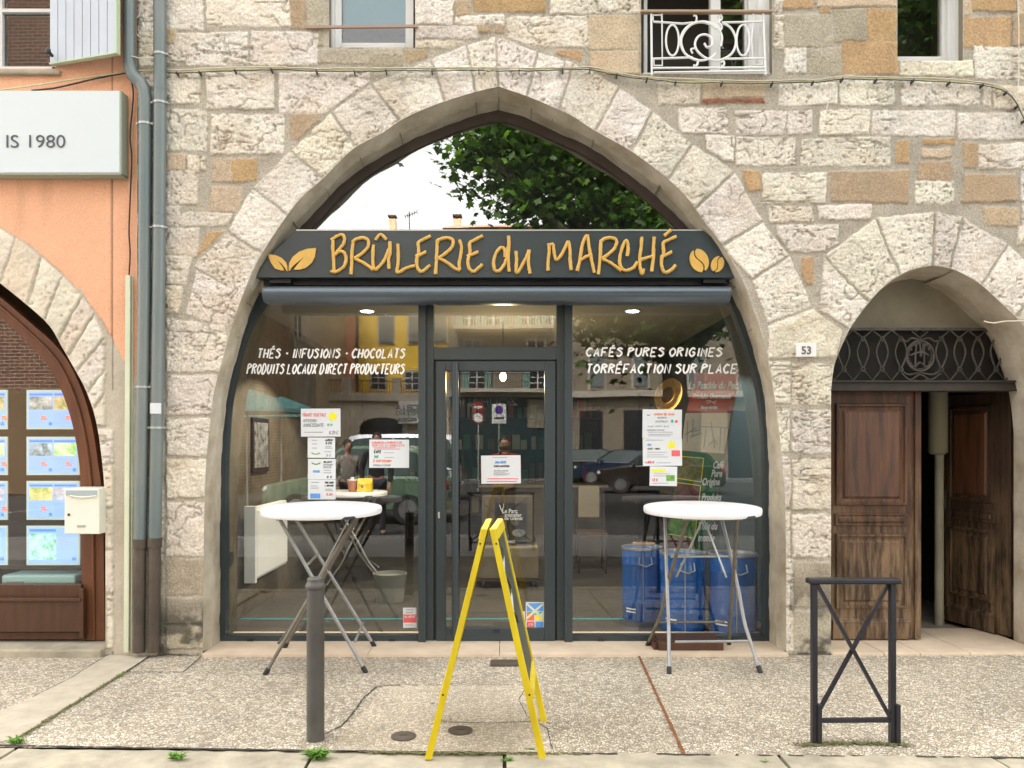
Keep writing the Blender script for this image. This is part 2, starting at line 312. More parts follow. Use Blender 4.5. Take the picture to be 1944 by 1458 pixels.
def relief(name, parent, xr, zr, openings, stones, base, res, m, openy=0.0):
    xs = np.arange(xr[0], xr[1]+res*.5, res); zs = np.arange(zr[0], zr[1]+res*.5, res)
    X, Z = np.meshgrid(xs, zs); nz, nx = X.shape
    wx = X+.016*(fbm(X, Z, 5, 3)-.5)+.010*(vnoise(X, Z, 26, 9)-.5); wz = Z+.016*(fbm(X, Z, 5, 40)-.5)+.010*(vnoise(X, Z, 26, 49)-.5)
    H, C = base(X, Z)
    H = H+.006*(fbm(X, Z, 22, 77)-.5)
    grain = fbm(X, Z, 45, 21, 3)
    pit = np.clip((vnoise(X, Z, 62, 5)-.74)*6, 0, 1)*np.clip((fbm(X, Z, 4, 6)-.36)*5, 0, 1)
    fis = np.abs(fbm(X*.22, Z, 24, 61, 3)-.44); fis = np.clip(1-fis*22, 0, 1)*np.clip((fbm(X, Z, 3.2, 62)-.45)*9, 0, 1)
    crk = np.abs(fbm(X, Z, 5, 81, 4)-.47); crk = np.clip(1-crk*42, 0, 1)*np.clip((fbm(X, Z, 2.2, 82)-.50)*9, 0, 1)
    big = fbm(X, Z, 11, 31); rough = 1-np.clip(np.abs(fbm(X*.6, Z, 48, 33, 3)-.44)*9, 0, 1)
    for k, (P, t) in enumerate(stones):
        P = [(float(a), float(b)) for a, b in P]; r = random.Random(k*13+5)
        ax = min(p[0] for p in P)-.03; bx = max(p[0] for p in P)+.03; az = min(p[1] for p in P)-.03; bz = max(p[1] for p in P)+.03
        i0 = max(0, int((ax-xr[0])/res)); i1 = min(nx, int((bx-xr[0])/res)+2); j0 = max(0, int((az-zr[0])/res)); j1 = min(nz, int((bz-zr[0])/res)+2)
        if i1 <= i0 or j1 <= j0: continue
        sl = (slice(j0, j1), slice(i0, i1)); s = sdpoly(wx[sl], wz[sl], P)
        rr = .009 if t[0] in 'BOTG' else .014; q = np.clip(s/rr, 0, 1); prof = np.sqrt(1-(1-q)**2)
        soft = t[0] in 'BOTGS'; hb = r.uniform(.006, .013)*(1 if soft else 1.2)
        det = (big[sl]-.45)*(.006 if soft else .012)+(grain[sl]-.45)*(.004 if soft else .013)-(0 if soft else .004)*rough[sl]
        if not soft: det = det-.012*pit[sl]-.018*fis[sl]*(1 if t[0] in 'WPL' else .3)*(.25 if len(t) > 1 and t[1] == 'v' else 1)-.014*crk[sl]
        tilt = r.uniform(-.012,.012)*(X[sl]-(ax+bx)/2)/(bx-ax)+r.uniform(-.008,.008)*(Z[sl]-(az+bz)/2)/(bz-az)
        hh = (hb+det+tilt)*prof; mk = s > .001
        H[sl] = np.where(mk, hh, H[sl])
        c = np.array(COL[t[0]])*r.uniform(.93, 1.06)*np.array([1, r.uniform(.98,1.02), r.uniform(.94,1.03)])
        mot = (fbm(X[sl], Z[sl], 7, 90+k % 7)-.47)[..., None]*(.35 if t[0] in 'BOT' else .42)
        cc = c*(1+mot)
        warm = np.clip((fbm(X[sl], Z[sl], 2.6, 300+k % 5)-.50)*5, 0, 1)[..., None]
        if t[0] in 'WPL': cc = cc*(1-.30*warm)+np.array((.55,.40,.24))*.30*warm
        if t[0] in 'BT': cc = cc*(1-.35*warm)+np.array(COL['O'])*.35*warm
        if not soft:                                   # shade of the limestone's holes and splits, darkened into the colour
            dk = np.clip(pit[sl]*.55+fis[sl]*.45+crk[sl]*.5+rough[sl]*.05, 0, .5)[..., None]; cc = cc*(1-dk)+np.array((.24,.20,.155))*dk
        a = np.clip(s/.006, 0, 1)[..., None]
        C[sl] = np.where(mk[..., None], cc*a+C[sl]*(1-a), C[sl])
    k_ = FPX/-CAMY; PX = CX+X*k_; PY = HY-(Z-CAMZ)*k_
    sn = fbm(X, Z, 6, 700, 5)
    stain = np.clip((sn-.36)*9, 0, 1)*(np.clip((PY-1128)/45, 0, 1)*(PX < 402)*(PX > 300)+np.clip((PY-1075)/70, 0, 1)*(PX > 1498)*(PX < 1600)*.8+.5*np.clip((PY-1190)/40, 0, 1)*(PX > 1400))
    streak = np.clip((fbm(X*6, Z*.5, 1.6, 720)-.5)*3.5, 0, 1)*np.clip((fbm(X, Z, .9, 730)-.42)*4, 0, 1)
    C = C*(1-.70*np.clip(stain, 0, 1)[..., None])*(1-.22*streak[..., None])
    X = X.copy(); Z = Z.copy(); inside = np.zeros(X.shape, bool); own = np.full(X.shape, -1)
    for oi, P in enumerate(openings):
        ax = min(p[0] for p in P)-.03; bx = max(p[0] for p in P)+.03; az = min(p[1] for p in P)-.03; bz = max(p[1] for p in P)+.03
        i0 = max(0, int((ax-xr[0])/res)); i1 = min(nx, int((bx-xr[0])/res)+2); j0 = max(0, int((az-zr[0])/res)); j1 = min(nz, int((bz-zr[0])/res)+2)
        if i1 <= i0 or j1 <= j0: continue
        sl = (slice(j0, j1), slice(i0, i1)); s = sdpoly(X[sl], Z[sl], P); I = s > 0
        inside[sl] |= I; own[sl] = np.where(I, oi, own[sl])
        near = np.clip(-s/.012, 0, 1); H[sl] = np.where(I, 0.006, H[sl]*near+.006*(1-near))
    idx = np.arange(nx*nz).reshape(nz, nx)
    q = np.stack([idx[:-1,:-1], idx[:-1,1:], idx[1:,1:], idx[1:,:-1]], -1).reshape(-1, 4)
    ins = inside.ravel(); cnt = ins[q].sum(1); q = q[cnt < 4]; cnt = cnt[cnt < 4]
    mv = np.unique(q[cnt > 0]); mv = mv[ins[mv]]; Xr = X.ravel(); Zr = Z.ravel(); ow = own.ravel()
    for oi, P in enumerate(openings):
        mm = mv[ow[mv] == oi]
        if len(mm): Xr[mm], Zr[mm] = nearest(Xr[mm], Zr[mm], P)
    used = np.unique(q); remap = np.full(nx*nz, -1); remap[used] = np.arange(len(used)); q = remap[q]
    co = np.stack([Xr[used], -H.ravel()[used], Zr[used]], 1).astype(np.float32)
    me = bpy.data.meshes.new(name); me.vertices.add(len(co)); me.vertices.foreach_set('co', co.ravel())
    me.loops.add(q.size); me.loops.foreach_set('vertex_index', q.ravel().astype(np.int32)); me.polygons.add(len(q))
    me.polygons.foreach_set('loop_start', np.arange(0, q.size, 4, dtype=np.int32)); me.update(calc_edges=True)
    me.polygons.foreach_set('use_smooth', [True]*len(q))
    ca = me.color_attributes.new('stone_colour', 'FLOAT_COLOR', 'POINT')
    cc = np.ones((len(used), 4), np.float32); cc[:, :3] = np.clip(C.reshape(-1, 3)[used], .01, .9); ca.data.foreach_set('color', cc.ravel())
    me.materials.append(m); o = bpy.data.objects.new(name, me); scn.collection.objects.link(o); o.parent = parent
    return o
def stone_mat(amp=1.0):
    m = bpy.data.materials.new('limestone_and_mortar'); m.use_nodes = True; n = m.node_tree; b = n.nodes['Principled BSDF']; b.inputs['Roughness'].default_value = .9; b.inputs['Specular IOR Level'].default_value = .25
    at = n.nodes.new('ShaderNodeAttribute'); at.attribute_name = 'stone_colour'; tc = n.nodes.new('ShaderNodeTexCoord')
    t = n.nodes.new('ShaderNodeTexNoise'); t.inputs['Scale'].default_value = 75; t.inputs['Detail'].default_value = 6; t.inputs['Roughness'].default_value = .7
    n.links.new(tc.outputs['Object'], t.inputs[0])
    mr = n.nodes.new('ShaderNodeMapRange'); mr.inputs['From Min'].default_value = .3; mr.inputs['From Max'].default_value = .7; mr.inputs['To Min'].default_value = 1-.38*amp; mr.inputs['To Max'].default_value = 1+.25*amp
    n.links.new(t.outputs[0], mr.inputs[0]); mx = n.nodes.new('ShaderNodeMix'); mx.data_type = 'RGBA'; mx.blend_type = 'MULTIPLY'; mx.inputs[0].default_value = 1
    n.links.new(at.outputs['Color'], mx.inputs[6]); n.links.new(mr.outputs[0], mx.inputs[7]); n.links.new(mx.outputs[2], b.inputs['Base Color'])
    bn = n.nodes.new('ShaderNodeBump'); bn.inputs['Strength'].default_value = .7*amp; bn.inputs['Distance'].default_value = .008; n.links.new(t.outputs[0], bn.inputs['Height'])
    v = n.nodes.new('ShaderNodeTexVoronoi'); v.inputs['Scale'].default_value = 55; n.links.new(tc.outputs['Object'], v.inputs['Vector'])
    b2 = n.nodes.new('ShaderNodeBump'); b2.inputs['Strength'].default_value = .35*amp; b2.inputs['Distance'].default_value = .006; n.links.new(v.outputs['Distance'], b2.inputs['Height']); n.links.new(bn.outputs[0], b2.inputs['Normal'])
    n.links.new(b2.outputs[0], b.inputs['Normal']); return m
M['stone'] = stone_mat()
M['reveal'] = mat('dressed_limestone', (.56,.51,.42), .88, 0, .25, col2=(.33,.28,.20), vs=4, bump=.5, bs=55, bd=.006)
M['reveal'].name = 'dressed_limestone'

def px2(P): return [tuple((W(a, b).x, W(a, b).z)) for a, b in P]
# outlines in the wall plane (photo pixels at y=0)
ARCH_L = [(386,1236),(386,1218),(388,1000),(392,880),(400,800),(408,740),(421,690),(436,635),(456,575),(480,515),(503,473),(547,407),(578,370),(615,338),(670,284),(726,253),(763,228),(825,200),(900,176),(947,165)]
ARCH_R = [(947,165),(1002,184),(1050,204),(1088,222),(1131,250),(1189,282),(1246,323),(1300,371),(1335,420),(1368,462),(1409,532),(1432,595),(1446,638),(1463,711),(1473,777),(1481,840),(1487,910),(1491,1000),(1492,1218),(1492,1236)]
def smooth_px(P, n=4): return [(v.x, v.y) for v in catmull([Vector((a, b)) for a, b in P], n)]
arch = smooth_px(ARCH_L)+smooth_px(ARCH_R)[1:]
DOOR_L = [(1577,1260),(1577,742),(1582,700),(1591,672),(1605,640),(1620,613),(1648,576),(1672,549),(1697,529),(1731,512),(1771,504)]
DOOR_R = [(1771,504),(1806,511),(1835,524),(1863,542),(1903,579),(1944,622),(1965,680),(1985,742),(1994,820),(1994,1260)]
darch = DOOR_L[:2]+smooth_px(DOOR_L[1:], 4)[1:]+smooth_px(DOOR_R[:-1], 4)[1:]+DOOR_R[-1:]
WIN = [(625,788,91), (1217,1465,141), (1703,1827,116)]
ZTOP = 4.95
def winpoly(a, b, y):
    A = W(a, y); B = W(b, y); return [(A.x, A.z), (B.x, B.z), (B.x, ZTOP+.1), (A.x, ZTOP+.1)]
open_main = [px2(arch+[(947,1420)]), px2(darch)]
# extend arch polygon straight down below ground
open_main[0] = px2([(386,1330)]+arch+[(1492,1330)])
open_main += [winpoly(*q) for q in WIN]

# voussoirs: (extrados, intrados) joints in photo pixels
VJ = [((314,628),(434,640)),((343,596),(428,626)),((365,505),(464,567)),((430,440),(505,486)),((478,356),(550,412)),((550,284),(618,346)),((628,212),(680,288)),((704,160),(762,236)),
      ((818,110),(845,200)),((884,84),(905,182)),((941,66),(946,170)),((1022,98),(998,190)),((1090,118),(1062,206)),((1176,164),(1124,258)),((1240,210),(1200,284)),
      ((1315,272),(1270,336)),((1395,325),(1322,394)),((1449,420),(1374,464)),((1499,486),(1430,528)),((1545,582),(1462,614)),((1588,680),(1462,684))]
st = []
def quad(a, b, g=2.2):                        # shrink towards the joint centre for the mortar
    (e0, i0), (e1, i1) = a, b; P = [e0, e1, i1, i0]
    cx = sum(p[0] for p in P)/4; cy = sum(p[1] for p in P)/4; out = []
    for (x, y) in (e0, e1): d = math.hypot(x-cx, y-cy); out.append((x+(cx-x)*g*1.2/d, y+(cy-y)*g*1.2/d))
    for (x, y), s in ((i1, a), (i0, b)):
        o = i0 if (x, y) == tuple(i1) else i1; d = math.hypot(o[0]-x, o[1]-y)+1e-6; out.append((x+(o[0]-x)*g/d, y+(o[1]-y)*g/d))
    # push intrados ends into the opening a little
    for j, e in ((2, e1), (3, e0)):
        x, y = out[j]; d = math.hypot(x-e[0], y-e[1]); out[j] = (x+(x-e[0])*5/d, y+(y-e[1])*5/d)
    return out
for i in range(1, len(VJ)-1):
    if i == 1: P = [(352,598),(372,512),(470,565),(432,624)]
    else: P = quad(VJ[i], VJ[i+1])
    st.append((P, 'Wv'))
def rect(a, b, c, d): return [(a, b), (c, b), (c, d), (a, d)]
# pier on the left of the arch
for (y0, y1, x1) in ((602,706,440),(712,788,420),(794,866,412),(872,946,405),(952,1056,400),(1061,1130,398),(1134,1185,397),(1190,1232,396)):
    st.append(([(316,y0),(x1 if y0 > 610 else 428,y0+ (0 if y0 > 610 else 18)),(x1,y1),(316,y1)], 'L' if y0 < 1061 else 'G'))
# pier between the two arches
for (y0, y1) in ((686,766),(774,858),(866,964),(971,1056),(1062,1150),(1155,1236)):
    st.append((rect(1455, y0, 1500, y1) if y0 < 1060 else rect(1480, y0, 1506, y1), 'L'))
    st.append((rect(1503, y0+4, 1582, y1+3), 'L' if y0 < 1060 else 'G'))
st.append(([(1470,622),(1545,590),(1600,628),(1588,678),(1464,680)], 'Lv'))
# door arch
DJ = [((1552,592),(1608,625)),((1562,486),(1645,570)),((1660,413),(1708,520)),((1774,400),(1771,504)),((1827,410),(1802,509)),((1913,463),(1863,542)),((1990,540),(1925,600)),((2040,640),(1975,690)),((2050,740),(1985,750))]
for i in range(len(DJ)-1): st.append((quad(DJ[i], DJ[i+1]), 'Wv'))
for y0 in range(745, 1230, 95): st.append((rect(1980, y0, 2060, y0+90), 'L'))
# coursed wall stones
RS = """262 0 309 60 W|315 0 386 56 W|391 0 553 51 W|552 0 579 54 B|583 0 613 88 G|314 58 331 83 T|314 86 334 122 L|336 63 470 124 W|479 60 602 123 W|606 94 762 121 G|264 64 309 125 W|264 135 309 205 P
315 139 379 198 P|391 140 521 205 W|530 140 700 212 W|316 210 394 287 W|403 219 541 291 W|550 218 604 262 B|403 303 442 346 T|443 303 488 345 O|316 294 352 322 T|356 297 388 322 P|316 327 377 388 L|400 355 456 402 T|344 406 440 428 P|314 393 342 430 L
314 434 377 483 L|314 488 363 538 L|314 545 345 592 L|264 212 309 300 L|264 306 309 400 G|264 406 309 520 L|264 526 309 640 G|264 646 309 760 L|264 766 309 900 G|264 906 309 1060 L|264 1066 309 1230 G
790 0 859 46 W|863 0 896 28 B|902 0 1036 24 O|1045 0 1214 24 W|865 30 958 46 W|962 31 1117 87 W|1118 31 1214 92 T|1122 97 1214 141 T|1058 98 1105 116 O|792 52 905 74 L|906 50 930 62 B|936 46 957 62 B|792 78 880 92 L|768 96 812 118 B|700 108 766 124 G
1470 0 1486 26 L|1487 0 1544 17 O|1550 0 1700 12 T|1489 28 1580 90 G|1558 15 1572 24 O|1583 18 1643 79 G|1647 19 1702 78 O|1470 30 1487 92 L|1490 93 1530 140 W|1532 92 1596 112 G|1532 114 1596 141 G|1600 81 1703 141 O
1710 117 1843 143 P|1829 33 1918 90 O|1829 0 1842 30 T|1845 0 1927 22 O|1850 90 1960 150 W|1922 28 1960 86 B|1932 0 1960 24 T
1250 160 1326 197 P|1332 156 1449 186 T|1332 189 1449 197 R|1479 160 1586 199 W|1594 155 1697 199 W|1713 158 1858 199 W|1866 163 1880 200 L|1886 166 1960 207 P
1290 207 1378 253 W|1399 210 1539 254 P|1556 210 1650 256 W|1657 210 1812 256 W|1820 214 1960 264 W|1342 260 1393 306 W|1399 262 1506 314 W|1521 264 1690 314 W|1701 268 1724 310 O|1751 264 1812 274 O|1751 282 1805 299 T|1743 306 1808 341 B|1829 272 1851 318 B|1858 274 1960 321 W
1411 326 1443 362 O|1449 329 1567 384 W|1577 327 1722 383 B|1740 346 1808 386 W|1829 333 1929 383 B|1936 326 1960 380 W|1459 394 1540 421 W|1552 390 1652 417 P|1476 429 1590 477 P|1519 490 1543 540 O|1868 394 1933 428 T|1940 388 1960 440 L|1552 548 1570 584 L|1930 430 1960 462 L"""
for row in RS.split('\n'):
    for s in row.split('|'):
        q = s.split(); a, b, c, d = map(float, q[:4]); j = lambda: random.uniform(-2.2, 2.2)
        st.append(([(a+j()-1.8, b+j()-1.8), (c+j()+1.8, b+j()-1.8), (c+j()+1.8, d+j()+1.8), (a+j()-1.8, d+j()+1.8)], q[4]))
st.append(([(394,440),(428,438),(405,504),(366,510),(374,486)], 'O'))
# beyond the frame on the right and above
for r in range(-2, 22):
    y = -60+r*62; x = 1968+random.uniform(0,20)
    while x < 2330:
        wv = random.uniform(70, 150)
        if y > 480 and x < 2062: x += 40; continue
        st.append((rect(x, y+random.uniform(-2,2), x+wv, y+55), random.choice('WWWLPBT'))); x += wv+8
for r in range(2):
    y = -130+r*64; x = 264
    while x < 1960:
        wv = random.uniform(80, 160)
        if not any(a-60 < x+wv/2 < b+60 for a, b, _ in WIN): st.append((rect(x, y, x+wv, y+57), random.choice('WWWLPBT')))
        x += wv+8
stones_m = [(px2(P), t) for P, t in st]
EXT = px2([(300,640)]+[v[0] for v in VJ]+[(1600,700),(1600,1260),(300,1260)])
DEXT = px2([v[0] for v in DJ]+[(2080,760),(2080,1260),(1500,1260),(1500,700)])
def base_main(X, Z):
    H = .001+.010*(fbm(X, Z, 6, 200)-.5)
    c = np.array((.455,.415,.345)); C = c*(1+.45*(fbm(X, Z, 8, 210)-.47)[..., None])*np.ones(X.shape+(1,))
    w_ = np.clip((fbm(X, Z, 2.1, 220)-.5)*4, 0, 1)[..., None]; C = C*(1-.3*w_)+np.array((.40,.35,.27))*.3*w_
    return H, C
# clip coursed stones by the arch rings: rings are painted after them
order = [s for s, q in zip(stones_m, st) if 'v' not in q[1]]+[s for s, q in zip(stones_m, st) if 'v' in q[1]]
house = thing('stone_building', 'pale rough limestone house wall with big pointed arch, shopfront and old oak door', 'building')
_old = sdpoly
def relief_clip(name, parent, xr, zr, openings, stones, base, res, m, rings, isring):
    global sdpoly
    flag = {id(P): r for (P, t), r in zip(stones, isring)}
    keyset = {tuple(P[0]): r for (P, t), r in zip(stones, isring)}
    def sdc(px_, py_, P):
        s = _old(px_, py_, P)
        if keyset.get(tuple(P[0])) == 0:
            for rg in rings: s = np.minimum(s, -_old(px_, py_, rg)-.012)
        return s
    sdpoly = sdc
    try: return relief(name, parent, xr, zr, openings, stones, base, res, m)
    finally: sdpoly = _old
isr = [1 if ('v' in q[1] or q[0][0][1] > 590 or (q[0][0][0] > 1440 and q[0][0][1] > 640)) else 0 for q in st]
ordered = sorted(range(len(st)), key=lambda i: isr[i])
RES = .0072
relief_clip('wall', house, (W(262,0).x, W(2330,0).x), (-.03, ZTOP), open_main, [stones_m[i] for i in ordered], base_main, RES, M['stone'], [EXT, DEXT], [isr[i] for i in ordered])

# upper wall band and the sides, simple masonry out of the picture
mb = MB(); xa, xb = W(262,0).x, W(2330,0).x
mb.box(xa, xb, 0.0, .5, ZTOP+.002, 7.5); mb.box(xa-.001, xb, .34, 8.0, 7.502, 7.7)
mb.box(xb+.002, xb+.3, 0.0, 8.0, -.03, 7.5); mb.box(xa, xb+.3, 8.002, 8.3, -.03, 7.7); mb.box(xa-.1, xa, .5, 8.0, -.03, 7.5)
mb.build('upper_wall', M['reveal'], house)

# arch reveal: chamfer and soffit, lofted between the front edge and the frame line
BACK_L = [(412,1222),(412,1190),(412,1000),(414,900),(418,810),(427,745),(441,685),(458,625),(480,568),(503,520),(527,480),(560,437),(593,401),(640,352),(701,306),(763,272),(825,244),(872,226),(912,214),(947,206)]
BACK_R = [(947,206),(1002,222),(1059,248),(1117,274),(1174,311),(1232,357),(1290,409),(1325,445),(1356,490),(1380,528),(1398,565),(1416,605),(1432,648),(1446,698),(1456,745),(1462,800),(1465,860),(1466,1000),(1466,1190),(1466,1222)]
def resample(P, n):
    P = [Vector(p) for p in P]; L = [0]
    for a, b in zip(P, P[1:]): L.append(L[-1]+(b-a).length)
    out = []; j = 0
    for i in range(n):
        t = L[-1]*i/(n-1)
        while j < len(L)-2 and L[j+1] < t: j += 1
        out.append(P[j].lerp(P[j+1], (t-L[j])/max(1e-9, L[j+1]-L[j])))
    return out
def side(front, back, n=60):
    A = resample([W(a, b, 0) for a, b in smooth_px(front)], n); B = resample([W(a, b, GLASS) for a, b in smooth_px(back)], n); return A, B
frontpts = []; revL = side(ARCH_L, BACK_L); revR = side(ARCH_R, BACK_R)
mb = MB()
cen = Vector((W(947,700).x, 0, 1.5))
for A, B in (revL, revR):
    rows = []
    for t, off in ((0,-.0),(.03,-.001),(.34,-.034),(.37,-.026),(.40,-.034),(.7,-.034),(1.06,-.034)):
        row = []
        for i, (a, b) in enumerate(zip(A, B)):
            p = a.lerp(b, t); out_ = Vector((p.x-cen.x, 0, max(0, p.z-cen.z))).normalized()
            jt = .006*math.sin(i*.9)+.004*math.sin(i*2.3+t*5); row.append(p+out_*off+out_*(jt if .02 < t < .99 else 0)+Vector((0,-.006 if t == 0 else 0,0)))
        rows.append(row)
    for r0, r1 in zip(rows, rows[1:]): mb.sheet(r0, r1)
mb.build('arch_reveal', M['reveal'], house, smooth=35)
# joints of the arch stones across the reveal
mb = MB()
for j in range(1, len(VJ)-1):
    e, i_ = VJ[j]; f = W(*i_); best = None
    for A, B in (revL, revR):
        for k2 in range(len(A)):
            dd = (A[k2]-f).length
            if best is None or dd < best[0]: best = (dd, A[k2], B[k2])
    a, b = best[1], best[2]; d = (b-a); inn = Vector((cen.x-a.x, 0, cen.z-a.z)).normalized()*.001
    mb.bar(a+d*.30+inn*27, b-d*.05+inn*27, .007, .018, up=(a-cen).normalized())
mb.build('reveal_joint', M['plaster'], house)

# house door reveal
DA = [W(a, b, 0) for a, b in darch]; mb = MB()
DB = [Vector((p.x, .42, p.z)) for p in DA]
DC = [Vector((p.x+(.03 if p.x < 3.2 else -.03), .20, p.z-(.02 if p.z > 2.2 else 0))) for p in DA]
mb.sheet([p+Vector((0,-.006,0)) for p in DA], DC); mb.sheet(DC, [Vector((c.x, .36, c.z)) for c in DC]); mb.build('door_arch_reveal', M['reveal'], house, smooth=40)

# ------------------------------------------------ neighbour with orange render
orange = thing('orange_building', 'orange rendered house with stone arch and brown wooden shopfront, cut off at left', 'building')
INTR = [(-330,1300),(-330,760),(-300,640),(-262,560),(-215,505),(-170,470),(-130,452),(-90,472),(-45,503),(0,537),(58,584),(95,619),(118,658),(145,705),(166,746),(184,803),(195,880),(200,951),(201,1080),(201,1300)]
intr = [INTR[0]]+smooth_px(INTR[1:-1], 3)+[INTR[-1]]
EXTR = px2([(-420,1300),(-420,700),(-380,600),(-320,500),(-240,420),(-190,385),(-130,365),(-70,392),(0,431),(58,466),(115,515),(161,564),(199,616),(225,665),(254,715),(254,1300)])
LJ = [((-130,366),(-130,452)),((-70,392),(-92,470)),((-20,420),(-45,503)),((30,449),(0,537)),((80,484),(52,580)),((120,520),(84,610)),((158,560),(108,645)),((182,592),(128,676)),((200,640),(146,705)),((200,700),(166,746)),((200,745),(176,778)),((200,812),(186,812))]
ls = [(quad(LJ[i], LJ[i+1], 2.5), 'Lv') for i in range(len(LJ)-1)]
ls += [(rect(184, a, 215, b), 'L') for a, b in ((816,880),(884,960),(964,1040),(1044,1125),(1130,1230))]
ls += [([(184,1130),(204,1110),(204,1232),(184,1232)], 'G')]
def base_left(X, Z):
    k = FPX/-CAMY; PX = CX+X*k; PY = HY-(Z-CAMZ)*k
    orange_c = np.array((.80,.44,.28)); C = orange_c*(1+.16*(fbm(X, Z, 3, 400)-.47)[..., None])*np.ones(X.shape+(1,))
    s = _old(X, Z, EXTR)+.01*(fbm(X, Z, 9, 405)-.5)
    grey = (s > -.0)|(PY > 560+(PX-160)*1.75)&(PX > 150)
    gc = np.array((.50,.45,.37))*(1+.3*(fbm(X, Z, 6, 410)-.47)[..., None]); C = np.where(grey[..., None], gc, C)
    d = np.clip((fbm(X, Z, 5, 420)-.62)*6, 0, 1)[..., None]*(PY > 1050)[..., None]; C = C*(1-d*.7)+np.array((.42,.16,.08))*d*.7
    cr = (np.abs(PX-(212+3*vnoise(X, Z, 6, 450))) < 1.1)&(vnoise(X, Z, 3, 451) > .25); C = np.where(cr[..., None], C*.45, C)
    pil = (PX > 201)&(PX < 211)&(PY > 330); H = .002+.006*pil+.003*(fbm(X, Z, 14, 460)-.5)
    H = np.where(s > 0, -.004+.012*(fbm(X, Z, 6, 200)-.5), H); H = np.where(cr, H-.004, H)
    return H, C
OW = W(107, 131); OWL = W(-60, 131)
relief('wall', orange, (W(-430,0).x, W(261,0).x), (-.03, ZTOP), [px2(intr), [(OWL.x, OW.z), (OW.x, OW.z), (OW.x, ZTOP+.1), (OWL.x, ZTOP+.1)]], [(px2(P), t) for P, t in ls], base_left, .0095, stone_mat(.42))
mb = MB(); mb.box(W(-430,0).x, W(261,0).x-.002, 0, .5, ZTOP+.002, 7.5); mb.box(W(-430,0).x-.3, W(-430,0).x-.002, 0, 6, -.03, 7.5); mb.box(W(-430,0).x-.3, W(261,0).x-.11, 6.002, 6.3, -.03, 7.5); mb.box(W(-430,0).x-.3, W(261,0).x-.11, .502, 6.3, 7.502, 7.7)
M['orange'] = mat('orange_render', (.78,.37,.20), .9, 0, .2, var=.1, vs=3, bump=.3, bs=40)
mb.build('upper_wall', M['orange'], orange)
mb = MB(); IA = [W(a, b, 0) for a, b in intr]
mb.sheet([p+Vector((0,-.006,0)) for p in IA], [Vector((p.x*1.0, .19, p.z-.0)) for p in IA]); mb.build('arch_reveal', M['reveal'], orange, smooth=40)
# ---------------------------------------------------------------- ground
def pave_mat(name, pc=((.38,.33,.255),(.84,.775,.655)), gap=(.21,.18,.135), scale=62, bumpd=.005):
    m = bpy.data.materials.new(name); m.use_nodes = True; n = m.node_tree; b = n.nodes['Principled BSDF']; b.inputs['Roughness'].default_value = .85; b.inputs['Specular IOR Level'].default_value = .3
    tc = n.nodes.new('ShaderNodeTexCoord'); L = n.links.new
    ns = n.nodes.new('ShaderNodeTexNoise'); ns.inputs['Scale'].default_value = 25; L(tc.outputs['Object'], ns.inputs[0])
    wp = n.nodes.new('ShaderNodeMix'); wp.data_type = 'VECTOR'; wp.inputs[0].default_value = .012; L(tc.outputs['Object'], wp.inputs[4]); L(ns.outputs['Color'], wp.inputs[5])
    v = n.nodes.new('ShaderNodeTexVoronoi'); v.inputs['Scale'].default_value = scale; L(wp.outputs[1], v.inputs['Vector'])
    e = n.nodes.new('ShaderNodeTexVoronoi'); e.inputs['Scale'].default_value = scale; e.feature = 'DISTANCE_TO_EDGE'; L(wp.outputs[1], e.inputs['Vector'])
    sx = n.nodes.new('ShaderNodeSeparateColor'); L(v.outputs['Color'], sx.inputs[0])
    r = n.nodes.new('ShaderNodeValToRGB'); r.color_ramp.elements[0].color = (*pc[0], 1); r.color_ramp.elements[1].color = (*pc[1], 1); L(sx.outputs[0], r.inputs[0])
    x = r.color_ramp.elements.new(.5); x.color = ((pc[0][0]+pc[1][0])/2, (pc[0][1]+pc[1][1])/2*.95, (pc[0][2]+pc[1][2])/2*.88, 1)
    g = n.nodes.new('ShaderNodeMapRange'); g.inputs['From Max'].default_value = .16; L(e.outputs[0], g.inputs[0])
    mx = n.nodes.new('ShaderNodeMix'); mx.data_type = 'RGBA'; mx.inputs[6].default_value = (*gap, 1); L(g.outputs[0], mx.inputs[0]); L(r.outputs[0], mx.inputs[7])
    st_ = n.nodes.new('ShaderNodeTexNoise'); st_.inputs['Scale'].default_value = 1.1; st_.inputs['Detail'].default_value = 7; st_.inputs['Roughness'].default_value = .65; L(tc.outputs['Object'], st_.inputs[0])
    mr = n.nodes.new('ShaderNodeMapRange'); mr.inputs['From Min'].default_value = .3; mr.inputs['From Max'].default_value = .7; mr.inputs['To Min'].default_value = .70; mr.inputs['To Max'].default_value = 1.14; L(st_.outputs[0], mr.inputs[0])
    gv = n.nodes.new('ShaderNodeTexVoronoi'); gv.inputs['Scale'].default_value = 2.3; L(wp.outputs[1], gv.inputs['Vector']); gr_ = n.nodes.new('ShaderNodeMapRange'); gr_.inputs['From Min'].default_value = .035; gr_.inputs['From Max'].default_value = .055; gr_.inputs['To Min'].default_value = .55; L(gv.outputs['Distance'], gr_.inputs[0])
    gm = n.nodes.new('ShaderNodeMath'); gm.operation = 'MULTIPLY'; L(mr.outputs[0], gm.inputs[0]); L(gr_.outputs[0], gm.inputs[1])
    m2 = n.nodes.new('ShaderNodeMix'); m2.data_type = 'RGBA'; m2.blend_type = 'MULTIPLY'; m2.inputs[0].default_value = 1; L(mx.outputs[2], m2.inputs[6]); L(gm.outputs[0], m2.inputs[7])
    L(m2.outputs[2], b.inputs['Base Color'])
    bn = n.nodes.new('ShaderNodeBump'); bn.inputs['Strength'].default_value = .8; bn.inputs['Distance'].default_value = bumpd; L(g.outputs[0], bn.inputs['Height']); L(bn.outputs[0], b.inputs['Normal'])
    return m
